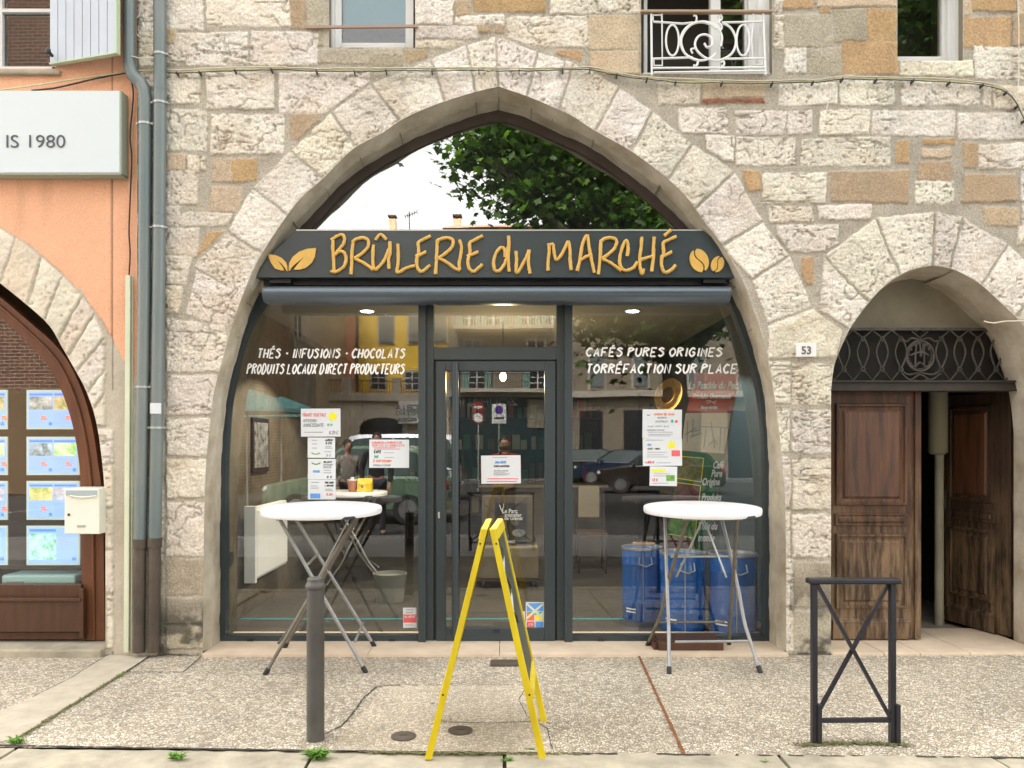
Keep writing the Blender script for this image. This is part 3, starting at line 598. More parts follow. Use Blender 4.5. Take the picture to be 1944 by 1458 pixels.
M['pave'] = pave_mat('exposed_aggregate'); M['pave2'] = pave_mat('fine_aggregate', ((.44,.38,.29),(.80,.73,.61)), (.28,.24,.18), 75, .002)
M['pave3'] = mat('smooth_concrete', (.50,.45,.36), .9, 0, .2, col2=(.38,.335,.26), vs=7, bump=.5, bs=140, bd=.003, detail=9)
M['asphalt'] = mat('asphalt', (.060,.058,.055), .9, 0, .3, col2=(.04,.039,.038), vs=1.5, bump=.6, bs=150, bd=.005)
M['kerb'] = mat('kerb_limestone', (.47,.42,.32), .85, 0, .25, col2=(.27,.245,.19), vs=5, bump=.7, bs=45, bd=.007, detail=9)
M['sill'] = mat('sandstone_sill', (.70,.57,.43), .75, 0, .3, col2=(.54,.44,.33), vs=4, bump=.3, bs=60, bd=.003)
M['crack'] = mat('dirt_in_joint', (.045,.038,.028), .95)
M['rust'] = mat('rusty_strip', (.30,.115,.045), .7, .1, .3, col2=(.16,.07,.03), vs=14, bump=.3, bs=80, bd=.002)
def kerby(x): return -1.79-.026*x
mb = MB(); mb.add([(-60,-60,-.14),(60,-60,-.14),(60,60,-.14),(-60,60,-.14)], [(0,1,2,3)]); struct(mb.build('ground', M['asphalt']))
mb = MB(); xs_ = [-8+i*.5 for i in range(33)]
mb.sheet([Vector((x, kerby(x), 0)) for x in xs_], [Vector((x, .62, 0)) for x in xs_]); struct(mb.build('pavement', M['pave']))
mb = MB(); seg = [-8,-6.6,-5.3,-3.9,-2.43,-.95,.18,1.5,2.06,3.25,4.3,5.6,7,8]; rr = random.Random(4)
kx = [-8,-6.4,-4.9,-2.42,-1.55+.62,.0,1.32,2.34,3.30,4.6,6,8]
for a, b in zip(kx, kx[1:]):
    g_ = .009; a += g_; b -= g_; dz = rr.uniform(-.006,.004); n0 = max(4, int((b-a)/.06)); top = []; 
    rows = [(0,-.0,-.03),(0,-.0,0),(-.10,0,.002),(-.185,0,0),(-.205,0,-.012),(-.213,0,-.04),(-.213,0,-.13)]
    V = []
    for oy, _, oz in rows:
        V.append([Vector((a+(b-a)*i/n0, kerby(a+(b-a)*i/n0)-.006+oy+rr.uniform(-.004,.004)*(oz < 0), oz+dz+rr.uniform(-.003,.003))) for i in range(n0+1)])
    for r0, r1 in zip(V, V[1:]): mb.sheet(r0, r1)
    mb.add([V[i][0] for i in range(len(V))], [tuple(range(len(V)))]); mb.add([V[i][-1] for i in range(len(V))], [tuple(range(len(V)))])
struct(mb.build('kerb', M['kerb'], smooth=50))
mb = MB(); mb.box(-8, 8, kerby(-8)-.0, kerby(8)-.26, -.139, -.02); struct(mb.build('kerb_bedding', M['crack']))
def gp(P, z): return [Vector((G(a, b).x, G(a, b).y, z)) for a, b in P]
def flat(name, P, z, m):
    mb = MB(); mb.add(gp(P, z), [tuple(range(len(P)))]); return struct(mb.build(name, m))
flat('concrete_strip', [(-30,1418),(34,1400),(238,1275),(286,1246),(206,1243),(60,1325),(-40,1368)], .003, M['pave3'])
flat('pavement_patch', [(640,1405),(700,1340),(728,1303),(1000,1302),(1022,1345),(1040,1380),(1046,1428),(800,1430),(640,1425)], .003, M['pave2'])
def joint(P, w, z=.0045, jit=.5):
    r = random.Random(len(P)+int(P[0][0])); pts = gp(P, z); q = resample(pts, max(4, int(sum((b-a).length for a, b in zip(pts, pts[1:]))/.03)))
    A = []; B = []
    for i, p in enumerate(q):
        d = (q[min(i+1, len(q)-1)]-q[max(i-1, 0)]).normalized(); nn = Vector((-d.y, d.x, 0)); ww = w*r.uniform(1-jit, 1+jit); o = nn*r.uniform(-.006,.006)*jit
        A.append(p+nn*ww/2+o); B.append(p-nn*ww/2+o)
    return A, B
mb = MB()
for P, w_ in (([(36,1402),(120,1350),(238,1276)], .012), ([(238,1276),(284,1247)], .008), ([(60,1325),(130,1290),(206,1243)], .005), ([(612,1397),(650,1378),(672,1352),(690,1326),(715,1304),(760,1301)], .008),
              ([(760,1301),(860,1300),(1000,1302)], .003), ([(1000,1302),(985,1330),(1000,1360),(1040,1385),(1048,1424)], .005), ([(1860,1228),(1900,1240),(1960,1262)], .007),([(836,1372),(930,1374),(1040,1370)],.005)):
    mb.sheet(*joint(P, w_))
mb.sheet(*joint([(-60,1414),(38,1417),(640,1427),(1100,1432),(1960,1440)], .016, jit=.7))
struct(mb.build('pavement_joints', M['crack']))
mb = MB()
for P, w_ in (([(384,1241),(700,1240),(1494,1241)], .022), ([(-60,1242),(200,1243)], .02), ([(300,1243),(386,1241)], .05), ([(1494,1240),(1577,1238)], .045), ([(1577,1222),(1940,1222)], .02)): mb.sheet(*joint(P, w_, z=.0075, jit=.8))
struct(mb.build('pavement_grime', mat('pavement_grime', (.13,.11,.08), .95, var=.4, vs=20)))
mb = MB(); P = [(240,1277),(348,1277),(384,1246),(284,1246)]
for a, b in zip(P, P[1:]+P[:1]): mb.sheet(*joint([a, b], .007, z=.0065, jit=.15))
o = mb.build('access_cover', M['crack']); tag(o, 'thin rectangular outline of an access cover set in the pavement beside the drainpipes', 'access cover')
mb = MB(); mb.sheet(*joint([(1211,1242),(1298,1432)], .016, z=.006, jit=.25)); tag(mb.build('metal_strip', M['rust']), 'rust-orange metal strip laid across the pavement from shop step to kerb', 'metal strip')
def moss(name, P, w_, seed, m):
    r = random.Random(seed); mb = MB(); q = resample(gp(P, 0), 60)
    for p in q:
        for k_ in range(10):
            c = p+Vector((r.gauss(0,w_), r.gauss(0,w_*.6), 0)); s_ = r.uniform(.003,.009); a = r.uniform(0,6.28)
            mb.add([c+Vector((s_*math.cos(a+t_), s_*math.sin(a+t_), .004+r.uniform(0,.006))) for t_ in (0,1.6,3.1,4.6)], [(0,1,2,3)])
    o = mb.build(name, m); o['kind'] = 'stuff'; return o
M['moss'] = mat('moss_green', (.10,.13,.03), .95, col2=(.20,.17,.09), vs=40)
moss('moss_at_barrier_feet', [(1515,1416),(1620,1412),(1722,1416)], .022, 1, M['moss']); moss('moss_in_kerb_joint', [(700,1430),(860,1432),(1100,1434)], .012, 2, M['moss']); moss('moss_in_long_joint', [(40,1400),(238,1277)], .008, 3, M['moss'])
moss('moss_by_door_step', [(1560,1232),(1720,1232)], .02, 5, M['moss'])
# small covers in the pavement
for px_, py_, lb in ((766,1400,'round rusty valve cover in the pavement nearer the grey bollard'), (874,1389,'round rusty valve cover in the pavement between the yellow sign legs')):
    c = G(px_, py_); t = thing('valve_cover', lb, 'valve cover', c, 'round valve covers in the pavement')
    mb = MB(); mb.lathe([(.064,0),(.064,.010),(.056,.011)], n=28); mb.build('rim', M['iron'], t, smooth=40)
    mb = MB(); mb.lathe([(.054,.002),(.054,.0125),(.050,.013)], n=28); mb.box(-.02,.02,-.005,.005,.0132,.016); mb.build('lid', M['rust'] if 0 else M['iron'], t, smooth=40)
c = G(958,1260); t = thing('drain_cover', 'small brown rectangular cover set in the pavement in front of the shop door', 'drain cover', c)
mb = MB(); mb.box(-.098,.098,-.075,.075,0,.008); mb.build('frame', M['iron'], t, bevel=.002); mb = MB(); mb.box(-.088,.088,-.065,.065,.0085,.012); mb.build('lid', M['iron'], t, bevel=.002)

# thresholds
mb = MB(); a = W(388,1236,0).x; b = W(1492,1236,0).x; xs3 = [a, W(870,0).x, W(948,0).x*1.0, b]
prev = a
for i, x in enumerate((W(700,0).x, W(948,0).x, b)): mb.box(prev+.002, x-.001, -.055, .62, -.05, .022); prev = x
mb.build('shop_step', M['sill'], house, bevel=.004)
mb = MB(); prev = W(1577,0).x
for x in (W(1676,0).x, W(1745,0).x, W(1840,0).x, W(1985,0).x): mb.box(prev+.003, x-.002, -.02+.006*(x > 3), .75, -.05, .018); prev = x
mb.build('door_step', M['sill'], house, bevel=.005)
mb = MB(); mb.box(W(-420,0).x, W(201,0).x, -.075, .5, -.03, .055); mb.build('shop_step', M['kerb'], orange, bevel=.012)

# ---------------------------------------------------------------- coffee shop front (in the arch)
def bot(P): return P
OUTL = smooth_px(BACK_L, 4); OUTR = smooth_px(BACK_R, 4)
# inner line of the frame
INL = [(428,1207),(428,1150),(428,1000),(428,900),(430,840),(435,770),(444,723),(458,664),(477,614),(503,574)]
INR = [(1386,574),(1402,614),(1420,664),(1435,715),(1444,765),(1450,830),(1452,900),(1452,1000),(1452,1150),(1452,1207)]
def cut(P, f): return [p for p in P if f(p)]
oL = cut(OUTL, lambda p: 574 <= p[1])+[(478,572)]; oR = [(1402,572)]+cut(OUTR, lambda p: 574 <= p[1])
FY = .31       # front face of the frame; glass stands at GLASS
def w_(P, y): return [W(a, b, y) for a, b in P]
def n2(P, n): return resample([Vector((a, b)) for a, b in P], n)
fm = MB()
A = n2(oL, 50); B = n2(smooth_px(INL, 4), 50); fm.band([W(p.x-6, p.y, FY) for p in A], [W(p.x, p.y, FY) for p in B], (0,.09,0))
A = n2(oR, 50); B = n2(smooth_px(INR, 4), 50); fm.band([W(p.x+6, p.y, FY) for p in A], [W(p.x, p.y, FY) for p in B], (0,.09,0))
fm.pbox(412,1207,794,1223, FY-.001, .40); fm.pbox(1087,1207,1467,1223, FY-.001, .40)
fm.pbox(478,556,1402,575, FY+.002, .40)
fm.build('window_frame', M['anthracite'], house, smooth=30)
for x0_, x1_ in ((794,808),(1072,1087)): mb = MB(); mb.pbox(x0_,556,x1_,1223, FY-.035, .401); mb.build('mullion', M['anthracite'], house, bevel=.002)
mb = MB()
mb.pbox(808.2,558,823,1221, FY+.012, .402); mb.pbox(1057,558,1071.8,1221, FY+.012, .402); mb.pbox(823.1,659,1056.9,683, FY+.011, .403); mb.pbox(823.1,1214,1056.9,1221, FY+.02,.40)
mb.build('door_surround', M['anthracite'], house, bevel=.002)
def pane(name, P, m, y=GLASS, parent=None, th=.008, label=None):
    mb = MB(); mb.prism([W(a, b, y) for a, b in P], (0, th, 0)); o = mb.build(name, m, parent or house)
    if label: o['label'] = label
    return o
# single sheets (one surface each so that they mirror only once)
def sheetpane(name, P, m, y=GLASS, parent=None, label=None):
    mb = MB(); mb.add([W(a, b, y) for a, b in P][::-1], [tuple(range(len(P)))]); o = mb.build(name, m, parent or house)
    if label: o['label'] = label
    return o
paneL = sheetpane('shop_window_pane', smooth_px(INL, 4)+[(796,573),(796,1208)], M['glass'], label='left shop window pane with white lettering')
paneR = sheetpane('shop_window_pane', smooth_px(INR, 4)+[(1085,1208),(1085,573)], M['glass'], label='right shop window pane with white lettering')
sheetpane('transom_pane', [(822,574),(1058,574),(1058,660),(822,660)], M['glass'])
# small drain caps on the bottom rail
mb = MB()
for x in (475, 744, 1141, 1395): mb.pbox(x-6,1212,x+6,1218, FY-.012, FY-.002)
mb.build('rail_caps', M['blackmetal'], house, bevel=.002)
# the door leaf
leaf = MB(); y0 = FY-.004
leaf.pbox(828,686,846,1217, y0, y0+.07); leaf.pbox(1034,686,1054,1217, y0, y0+.07); leaf.pbox(846.1,686,1033.9,704, y0, y0+.07); leaf.pbox(846.1,1193,1033.9,1217, y0, y0+.07)
door = leaf.build('shop_door', M['anthracite'], house, bevel=.003)
mb = MB(); mb.pbox(823.2,683,828,1218, FY+.03, .40); mb.pbox(1054,683,1056.8,1218, FY+.03, .40); mb.pbox(823,683.2,1057,686, FY+.03, .40); mb.build('door_gap', M['cabledark'], house)
sheetpane('door_pane', [(845,703),(1035,703),(1035,1194),(845,1194)], M['glass'], parent=door)
mb = MB(); a = W(864,688,.25); b = W(864,1207,.25); mb.tube([a, b], .026, n=20)
for z in (690, 1195): p = W(864, z, .25); mb.tube([p, p+Vector((.0,.07,0))], .012)
mb.build('handle', M['anthracite'], door, smooth=40)
mb = MB(); mb.pbox(831.5,972,835,984, y0-.006, y0-.001); mb.lathe([(.008,-.012),(.008,0)], W(833,975,y0), ax='y', n=12); mb.build('lock', M['steel'], door)
mb = MB(); mb.pbox(936,1196,948,1201, y0-.01, y0-.001); mb.build('rail_cap', M['blackmetal'], door)
# fanlight above the sign: brown-black frame following the arch
aL = [(v.x, v.y) for v in resample([Vector(p) for p in cut(OUTL, lambda p: p[1] <= 440)], 26)]; aR = [(v.x, v.y) for v in resample([Vector(p) for p in cut(OUTR, lambda p: p[1] <= 440)], 26)]
def inset(P, d):
    o = []
    for i, p in enumerate(P):
        q = P[max(i-1,0)]; r = P[min(i+1,len(P)-1)]; tx, ty = r[0]-q[0], r[1]-q[1]; l = math.hypot(tx, ty); o.append((p[0]-ty/l*d, p[1]+tx/l*d))
    return o
M['fanframe'] = mat('brown_black_frame', (.060,.045,.038), .6, 0, .4, var=.2, vs=4)
mb = MB(); iL = inset(aL, 21); iR = inset(aR, 21); iL[-1] = (947,231); iR[0] = (947,231)
mb.band([W(*p, .30) for p in aL], [W(*p, .30) for p in iL], (0,.1,0)); mb.band([W(*p, .30) for p in aR], [W(*p, .30) for p in iR], (0,.1,0))
mb.build('fanlight_frame', M['fanframe'], house, smooth=40)
sheetpane('fanlight_pane', inset(aL, 19)[:-1]+[(947,228)]+inset(aR, 19)[1:]+[(1330,470),(560,470)], M['topglass'], .318)
mb = MB(); mb.prism([W(a, b, .42) for a, b in [(540,460),(947,190),(1340,460)]], (0,.03,0)); mb.build('fanlight_backing', M['darkpaint'], house)
# fascia sign board
sign = thing('shop_sign', 'dark grey-blue fascia board with gold hand-drawn lettering, leaves and coffee beans inside the arch', 'sign')
SY = .055
P = [(562,438),(1335,438),(1350,449),(1368,474),(1384,502),(1393,527),(486,527),(497,505),(522,475)]
mb = MB(); mb.prism([W(a, b, SY) for a, b in P], (0,.10,0)); mb.build('board', M['anthracite'], sign, bevel=.003)
mb = MB(); mb.pbox(562,435.5,1335,438.2, SY-.004, SY+.11); mb.build('top_trim', M['clamp'], sign)
def q7(P): return [W(480+a/4.05, 420+b/4.05, SY) for a, b in P]
def q8(P): return [W(940+a/4.05, 420+b/4.05, SY) for a, b in P]
L7 = [[(620,150),(618,230),(624,300),(626,392)],[(605,150),(650,118),(690,108),(708,135),(698,180),(665,222),(632,262)],[(632,262),(672,235),(708,250),(720,295),(708,345),(675,375),(630,395),(600,385)],
 [(775,165),(765,240),(764,320),(757,412)],[(765,165),(800,140),(850,132),(888,150),(888,200),(850,245),(785,290)],[(785,290),(850,322),(900,355),(930,378)],
 [(930,185),(925,260),(926,330),(942,376),(985,340),(1022,285),(1050,215)],[(1055,160),(1057,250),(1045,300),(1050,370)],[(945,148),(985,105),(1030,145)],
 [(1118,178),(1120,260),(1118,330),(1110,385),(1128,394),(1185,362),(1250,345)],[(1370,115),(1310,146),(1275,170),(1276,240),(1262,300),(1266,355),(1290,390),(1320,380),(1365,340)],[(1252,272),(1290,260),(1335,238)],
 [(1420,160),(1415,240),(1412,320),(1405,412)],[(1410,162),(1450,138),(1500,132),(1540,152),(1530,205),(1490,245),(1428,287)],[(1428,287),(1500,325),(1560,370),(1592,382)],[(1588,148),(1605,200),(1598,270),(1587,330),(1590,380)],
 [(1768,115),(1706,148),(1668,172),(1670,240),(1655,300),(1660,355),(1690,390),(1718,378),(1765,335)],[(1648,272),(1690,258),(1735,238)],
 [(1941,280),(1935,222),(1908,206),(1872,245),(1852,310),(1856,370),(1880,388),(1912,368),(1948,300),(1963,200)],[(1966,115),(1968,200),(1963,280),(1971,390)]]
L8 = [[(160,235),(165,310),(160,388),(178,390),(218,320),(248,262),(258,225)],[(262,225),(255,300),(260,360),(268,405)],[(412,175),(415,240),(406,310),(405,385)],[(412,190),(442,182),(452,240),(470,300),(515,250),(560,158)],[(562,155),(574,230),(576,300),(582,378)],
 [(630,385),(650,300),(665,200),(685,140),(708,108)],[(708,108),(720,200),(737,290),(762,400)],[(645,308),(690,280),(745,258)],[(812,150),(808,230),(805,300),(792,412)],[(805,165),(840,138),(890,132),(930,152),(920,205),(880,248),(820,292)],[(820,292),(880,320),(930,355),(968,382)],
 [(1012,272),(1020,210),(1008,152),(985,180),(962,250),(955,320),(975,368),(1010,382),(1060,360),(1092,315)],[(1125,125),(1120,200),(1110,280),(1112,360),(1125,408),(1140,370)],[(1220,125),(1215,200),(1214,280),(1200,390)],[(1118,300),(1165,285),(1215,270)],
 [(1390,120),(1328,150),(1290,172),(1292,240),(1276,300),(1278,355),(1302,395),(1340,385),(1385,340)],[(1270,280),(1310,262),(1355,240)],[(1298,115),(1350,70)]]
mb = MB(); rr = random.Random(3)
for src, f in ((L7, q7), (L8, q8)):
    for s_ in src:
        p = catmull([Vector((v.x, SY-.012, v.z)) for v in f(s_)], 5)
        p = [v+Vector((rr.uniform(-.0012,.0012), 0, rr.uniform(-.0012,.0012))) for v in p]
        mb.tube(p, [.0125*rr.uniform(.88,1.12) for _ in p], n=8, flat=1.0, axis=(0,1,0))
mb.build('lettering', M['gold'], sign, smooth=60)
mb = MB()
def plate(poly, f): mb.prism([Vector((v.x, SY-.016, v.z)) for v in f(poly)], (0,.0155,0))
plate([(126,258),(180,264),(225,285),(255,315),(268,345),(271,384),(262,384),(252,362),(225,330),(195,308),(218,335),(240,365),(243,382),(215,380),(175,365),(145,325),(130,290)], q7)
mb.build('leaf_emblem', M['gold'], sign); mb = MB()
plate([(489,210),(420,216),(360,238),(310,278),(284,325),(279,384),(287,384),(305,355),(345,320),(398,278),(370,310),(340,345),(318,374),(360,376),(410,362),(455,325),(480,275)], q7)
def bean(cx, cy, rx, ry, tilt, f):
    n = 40; T = R(tilt)
    def tr(a, b): return (cx+a*math.cos(T)-b*math.sin(T), cy+a*math.sin(T)+b*math.cos(T))
    L = []; Rr = []
    S = [(math.sin((t*2-1)*math.pi)*rx*.24, (t*2-1)*ry*.98) for t in [i/14 for i in range(15)]]
    left = [(rx*math.cos(a), ry*math.sin(a)) for a in [math.pi*1.5-i*math.pi/16 for i in range(17)]]
    right = [(rx*math.cos(a), ry*math.sin(a)) for a in [-math.pi/2+i*math.pi/16 for i in range(17)]]
    g = rx*.07
    plate([tr(a, b) for a, b in left[1:-1]+[(a-g, b) for a, b in S[::-1][1:-1]]], f)
    plate([tr(a, b) for a, b in right[1:-1]+[(a+g, b) for a, b in S[::-1][1:-1]]], f)
mb.build('leaf_emblem', M['gold'], sign)
for q_ in ((1566,305,70,92,-22,q8), (1706,333,48,64,24,q8)): mb = MB(); bean(*q_); mb.build('bean_emblem', M['gold'], sign)
mb = MB(); mb.pbox(500,529,1384,541, .16, .30); mb.pbox(512,527,552,537, .10, .18); mb.pbox(1335,527,1378,537, .10,.18); mb.build('backing', M['blackmetal'], sign)
# awning cassette
awn = thing('awning', 'closed dark grey awning cassette running under the fascia sign', 'awning')
prof = [(0.01,-.5),(.030,-.46),(.034,.1),(.052,.13),(.085,.145),(.115,.14),(.128,.06),(.12,-.3),(.10,-.48)]
a = W(501,541,.02); b = W(1385,572,.02); h = a.z-b.z; zc = (a.z+b.z)/2
cs = [(0,.5),(.02,.5),(-.005,.46),(-.035,.34),(-.05,.16),(-.052,.02),(-.052,-.02),(-.045,-.2),(-.02,-.42),(.0,-.5),(.13,-.5),(.15,-.2),(.15,.5)]
pl = [Vector((a.x, .055+y, zc+z*h)) for y, z in cs[1:]]
mb = MB(); mb.prism(pl, (b.x-a.x,0,0)); M['awning'] = mat('awning_aluminium', (.10,.125,.15), .30, .35, .6, var=.04, vs=2); mb.build('cassette', M['awning'], awn, smooth=40)
mb = MB(); ln = W(501,556,.0).z; mb.box(a.x+.01, b.x-.01, -.0005, .02, ln-.002+.008, ln+.006); mb.build('seam', M['blackmetal'], awn)
mb = MB()
for x in (a.x-.008, b.x+.001): mb.prism([Vector((x, v.y+ (0 if 1 else 0), v.z)) for v in [Vector((0, .055+y*1.06, zc+z*h*1.05)) for y, z in cs[1:]]], (.007,0,0))
mb.build('end_cap', M['awning'], awn, bevel=.001)
# white vinyl lettering
LY = GLASS-.002
def vin(text, x0, x1, y0, y1, r, parent, slant=.20):
    mb = MB(); a = W(x0, y1, LY); b = W(x1, y0, LY); h = b.z-a.z; strokes(mb, text, a.x+r, b.x-slant*h*1.0-r, a.z+r, h-2*r, LY, r, slant, flat=.12, n=8); return mb.build('lettering', M['vinyl'], parent, smooth=60)
vin('THÉS - INFUSIONS - CHOCOLATS', 487, 772, 661, 681, .0064, paneL); vin('PRODUITS LOCAUX DIRECT PRODUCTEURS', 467, 771, 690, 711, .0060, paneL)
vin('CAFÉS PURES ORIGINES', 1111, 1374, 659, 678, .0068, paneR); vin('TORRÉFACTION SUR PLACE', 1111, 1402, 690, 710, .0068, paneR)
# ---------------------------------------------------------------- upper windows of the stone building
M['winwhite'] = mat('white_window_frame', (.74,.75,.74), .45, var=.03, vs=3)
M['blueback'] = mat('pale_blue_backing', (.15,.42,.56), .6, var=.05, vs=1)  # even pale blue sheet set behind the left upper pane
M['wincream'] = mat('dark_glazing', (.03,.035,.032), .2)
def window(px0, px1, py, parent, bars, glassrects, ydep=.16, backing=None, label=None, rebate=True):
    fr = MB()
    for (a, b, c, d, yy) in bars: fr.pbox(a, b, c, d, yy, yy+.06)
    f = fr.build('window', M['winwhite'], parent, bevel=.003)
    if label: f['label'] = label
    for (a, b, c, d, yy) in glassrects: sheetpane('pane', [(a,b),(c,b),(c,d),(a,d)], M['winglass'], yy, f)
    if backing: 
        mb = MB(); A = W(px0-4, py+6, .5); B = W(px1+4, py, .5); mb.box(A.x, B.x, *((.45, .5) if backing == 'shadow' else (.165, .19)), A.z, ZTOP+.1); mb.build('blue_backing' if backing != 'shadow' else 'dark_room', M[backing], f)
    return f
T = -80
window(625,788,91,house,[(636,T,648,93,.10),(626,T,634,93,.07),(770,T,785,93,.10),(648.1,81,769.9,93,.10)],[(647,T,771,82,.13)],backing='blueback',label='white window with pale blue pane')
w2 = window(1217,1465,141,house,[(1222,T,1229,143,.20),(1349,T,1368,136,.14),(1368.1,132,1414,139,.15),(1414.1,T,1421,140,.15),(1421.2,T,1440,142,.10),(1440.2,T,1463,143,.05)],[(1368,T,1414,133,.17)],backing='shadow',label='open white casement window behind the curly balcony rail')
mb = MB(); mb.pbox(1220,138,1463,144,.02,.3); mb.build('window_sill', M['winwhite'], w2)
w3 = window(1703,1827,116,house,[(1788,T,1799,116,.12),(1799.2,T,1812,117,.09),(1812.2,T,1824,118,.05),(1704,107,1787.8,116,.12)],[(1702,T,1789,108,.15)],backing='shadow',label='dark window pane with white frame at its right')
# reveals of the three windows
mb = MB()
for a, b, y in WIN:
    A = W(a, y); B = W(b, y); P = [Vector((A.x,-.006,ZTOP)), Vector((A.x,-.006,A.z)), Vector((B.x,-.006,A.z)), Vector((B.x,-.006,ZTOP))]; mb.sheet(P, [p+Vector((0,.42,0)) for p in P])
mb.build('window_reveals', M['plaster'], house)
# white wrought-iron balcony rail
rail = MB(); RY = -.035
def rp(P, r=.0085, y=RY, sm=True):
    q = [W(1200+a/2.613, b/2.613, y) for a, b in P]; q = catmull(q, 5) if sm else q; rail.tube(q, r, n=8)
for P in ([(95,68),(98,375)],[(650,65),(662,372)],[(98,338),(660,335)],[(108,360),(662,352)],[(105,108),(250,118),(300,112)],[(445,112),(645,108)],[(100,292),(300,285)],[(450,292),(655,290)]): rp(P, .008, sm=False)
for P in ([(148,68),(150,325),(108,325),(108,290),(150,290)],[(104,100),(104,75),(145,75),(150,112)],[(600,68),(600,110),(640,110),(640,75)],[(600,112),(592,200),(600,320),(645,322),(645,290)]): rp(P, .006, sm=False)
for cx in (200, 550):
    rp([(cx+32*math.cos(t), 200+76*math.sin(t)) for t in [i*math.pi/8 for i in range(17)]], .0075)
rp([(340+100*math.cos(t)*1.0, 205+95*math.sin(t)) for t in [R(d) for d in range(-40,-330,-20)]], .0085)
rp([(445,112),(490,140),(515,200),(495,265),(430,300),(370,290),(325,255),(312,215),(330,180),(365,172),(392,190),(395,225),(372,235),(358,215)], .0085)
rp([(440,230),(445,180),(420,135),(380,112),(340,108),(290,125),(255,165),(243,210),(262,265),(300,290),(325,300),(320,325),(303,325)], .0085)
rp([(303,78),(318,80),(318,105),(300,115)], .007); rp([(425,85),(440,75),(445,95),(430,110),(445,130),(440,150)], .007); rp([(440,310),(455,305),(455,325),(442,325)], .007); rp([(300,265),(292,245),(310,240)], .007)
rb = rail.build('balcony_rail', M['winwhite'], house, smooth=60)
mb = MB(); a = W(1216,23,RY); b = W(1466,23,RY); mb.bar(a, b, .04, .018); mb.build('handrail', mat('brass_brown_rail', (.38,.27,.18), .4, .3, .5), rb, bevel=.004)
mb = MB(); mb.bar(W(581,52,-.02), W(794,50,-.02), .018, .018); mb.build('guard_bar', mat('thin_bar', (.35,.24,.19), .6), house)

# ---------------------------------------------------------------- orange building: window, shutter, shop, sign
f = window(-60,107,131,orange,[(-60,T,-52,131,.12),(-59,16,105,23,.12),(-1.5,T,4,131,.121),(98,T,106,131,.10),(-59,126,105,133,.10)],[(-52,T,100,127,.15)],backing=None,label='small-paned window reflecting a brick wall')
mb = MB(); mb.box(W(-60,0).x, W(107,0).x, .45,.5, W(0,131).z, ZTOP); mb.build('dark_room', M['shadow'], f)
mb = MB(); A = W(-60,131); B = W(107,131); P = [Vector((A.x,-.006,ZTOP)), Vector((A.x,-.006,A.z)), Vector((B.x,-.006,A.z)), Vector((B.x,-.006,ZTOP))]; mb.sheet(P, [p+Vector((0,.42,0)) for p in P]); mb.build('window_reveal', M['plaster'], orange)
mb = MB(); mb.pbox(-60,131,112,140,-.04,.08); mb.build('window_sill', M['kerb'], orange, bevel=.01)
M['shutter'] = mat('pale_blue_grey_paint', (.46,.51,.58), .5, var=.05, vs=3)
H0 = W(97,121,-.03); H1 = W(222,101,-.19); z0 = H0.z-.0; nb = 8; mb = MB(); dv = (Vector((H1.x,H1.y,0))-Vector((H0.x,H0.y,0)))
for i in range(nb):
    a = Vector((H0.x,H0.y,0))+dv*(i/nb+.004); b = Vector((H0.x,H0.y,0))+dv*((i+1)/nb-.004); n_ = Vector((dv.y,-dv.x,0)).normalized()*.012
    mb.prism([a-n_+Vector((0,0,z0)), b-n_+Vector((0,0,z0)), b+n_+Vector((0,0,z0)), a+n_+Vector((0,0,z0))], (0,0,1.15))
sh = mb.build('shutter', M['shutter'], orange, bevel=.002)
mb = MB(); n_ = Vector((dv.y,-dv.x,0)).normalized()*.018; A = Vector((H0.x,H0.y,z0-.012)); B = A+dv; mb.prism([A-n_,B-n_,B+n_,A+n_], (0,0,.011)); e = dv.normalized()*.012
mb.prism([B-n_+e*.05,B-n_+e,B+n_+e,B+n_+e*.05], (0,0,1.2)); mb.build('edge_trim', mat('green_white_edge', (.45,.55,.38), .5), sh)
mb = MB(); c = W(99,106,-.07); mb.tube([c, c+Vector((0,-.05,.01))], .012); mb.ell(c+Vector((0,-.05,.01)), (.02,.012,.025)); mb.build('shutter_catch', M['blackmetal'], orange, smooth=60)
# arched wooden shopfront
wo = [W(a, b, .17) for a, b in smooth_px([(-330,1100),(-330,760),(-300,655),(-258,580),(-210,530),(-165,500),(-130,480),(-90,500),(-45,532),(0,564),(58,613),(109,659),(138,702),(161,757),(176,815),(186,880),(195,951),(197,1080),(199,1215)][1:], 4)]
wi = [W(a, b, .17) for a, b in smooth_px([(-300,1100),(-300,800),(-270,690),(-235,620),(-190,570),(-155,545),(-130,520),(-95,540),(-50,570),(0,602),(45,644),(92,695),(118,745),(136,800),(146,850),(152,900),(154,980),(155,1080),(155,1215)][1:], 4)]
mb = MB(); n_ = min(len(wo), len(wi)); mb.band(resample(wo, 60), resample(wi, 60), (0,.07,0)); sf = mb.build('shop_frame', M['woodshop'], orange, smooth=40)
mb = MB()
wm = [a.lerp(b, .45) for a, b in zip(resample(wo, 60), resample(wi, 60))]; mb.tube([p+Vector((0,-.004,0)) for p in wm], .012, n=8); mb.build('frame_moulding', M['woodshop'], sf, smooth=60)
mb = MB(); mb.pbox(-300,1110,154,1140,.14,.2); mb.pbox(-300,1141,156,1200,.11,.19); mb.pbox(-300,1136,152,1142,.09,.13); mb.pbox(-300,1200,160,1214,.15,.2); mb.pbox(150,1118,158,1210,.10,.14); mb.build('stall_board', M['wood'], sf, bevel=.004)
sheetpane('shop_window_pane', [(-300,800),(-235,620),(-155,545),(-130,520),(-50,570),(0,600),(45,642),(92,693),(118,743),(136,798),(146,848),(154,900),(155,1112),(-300,1112)], glass_mat('estate_glass', .13), .21, orange)
mb = MB(); a = W(-320,1200,.25); b = W(190,500,.25)
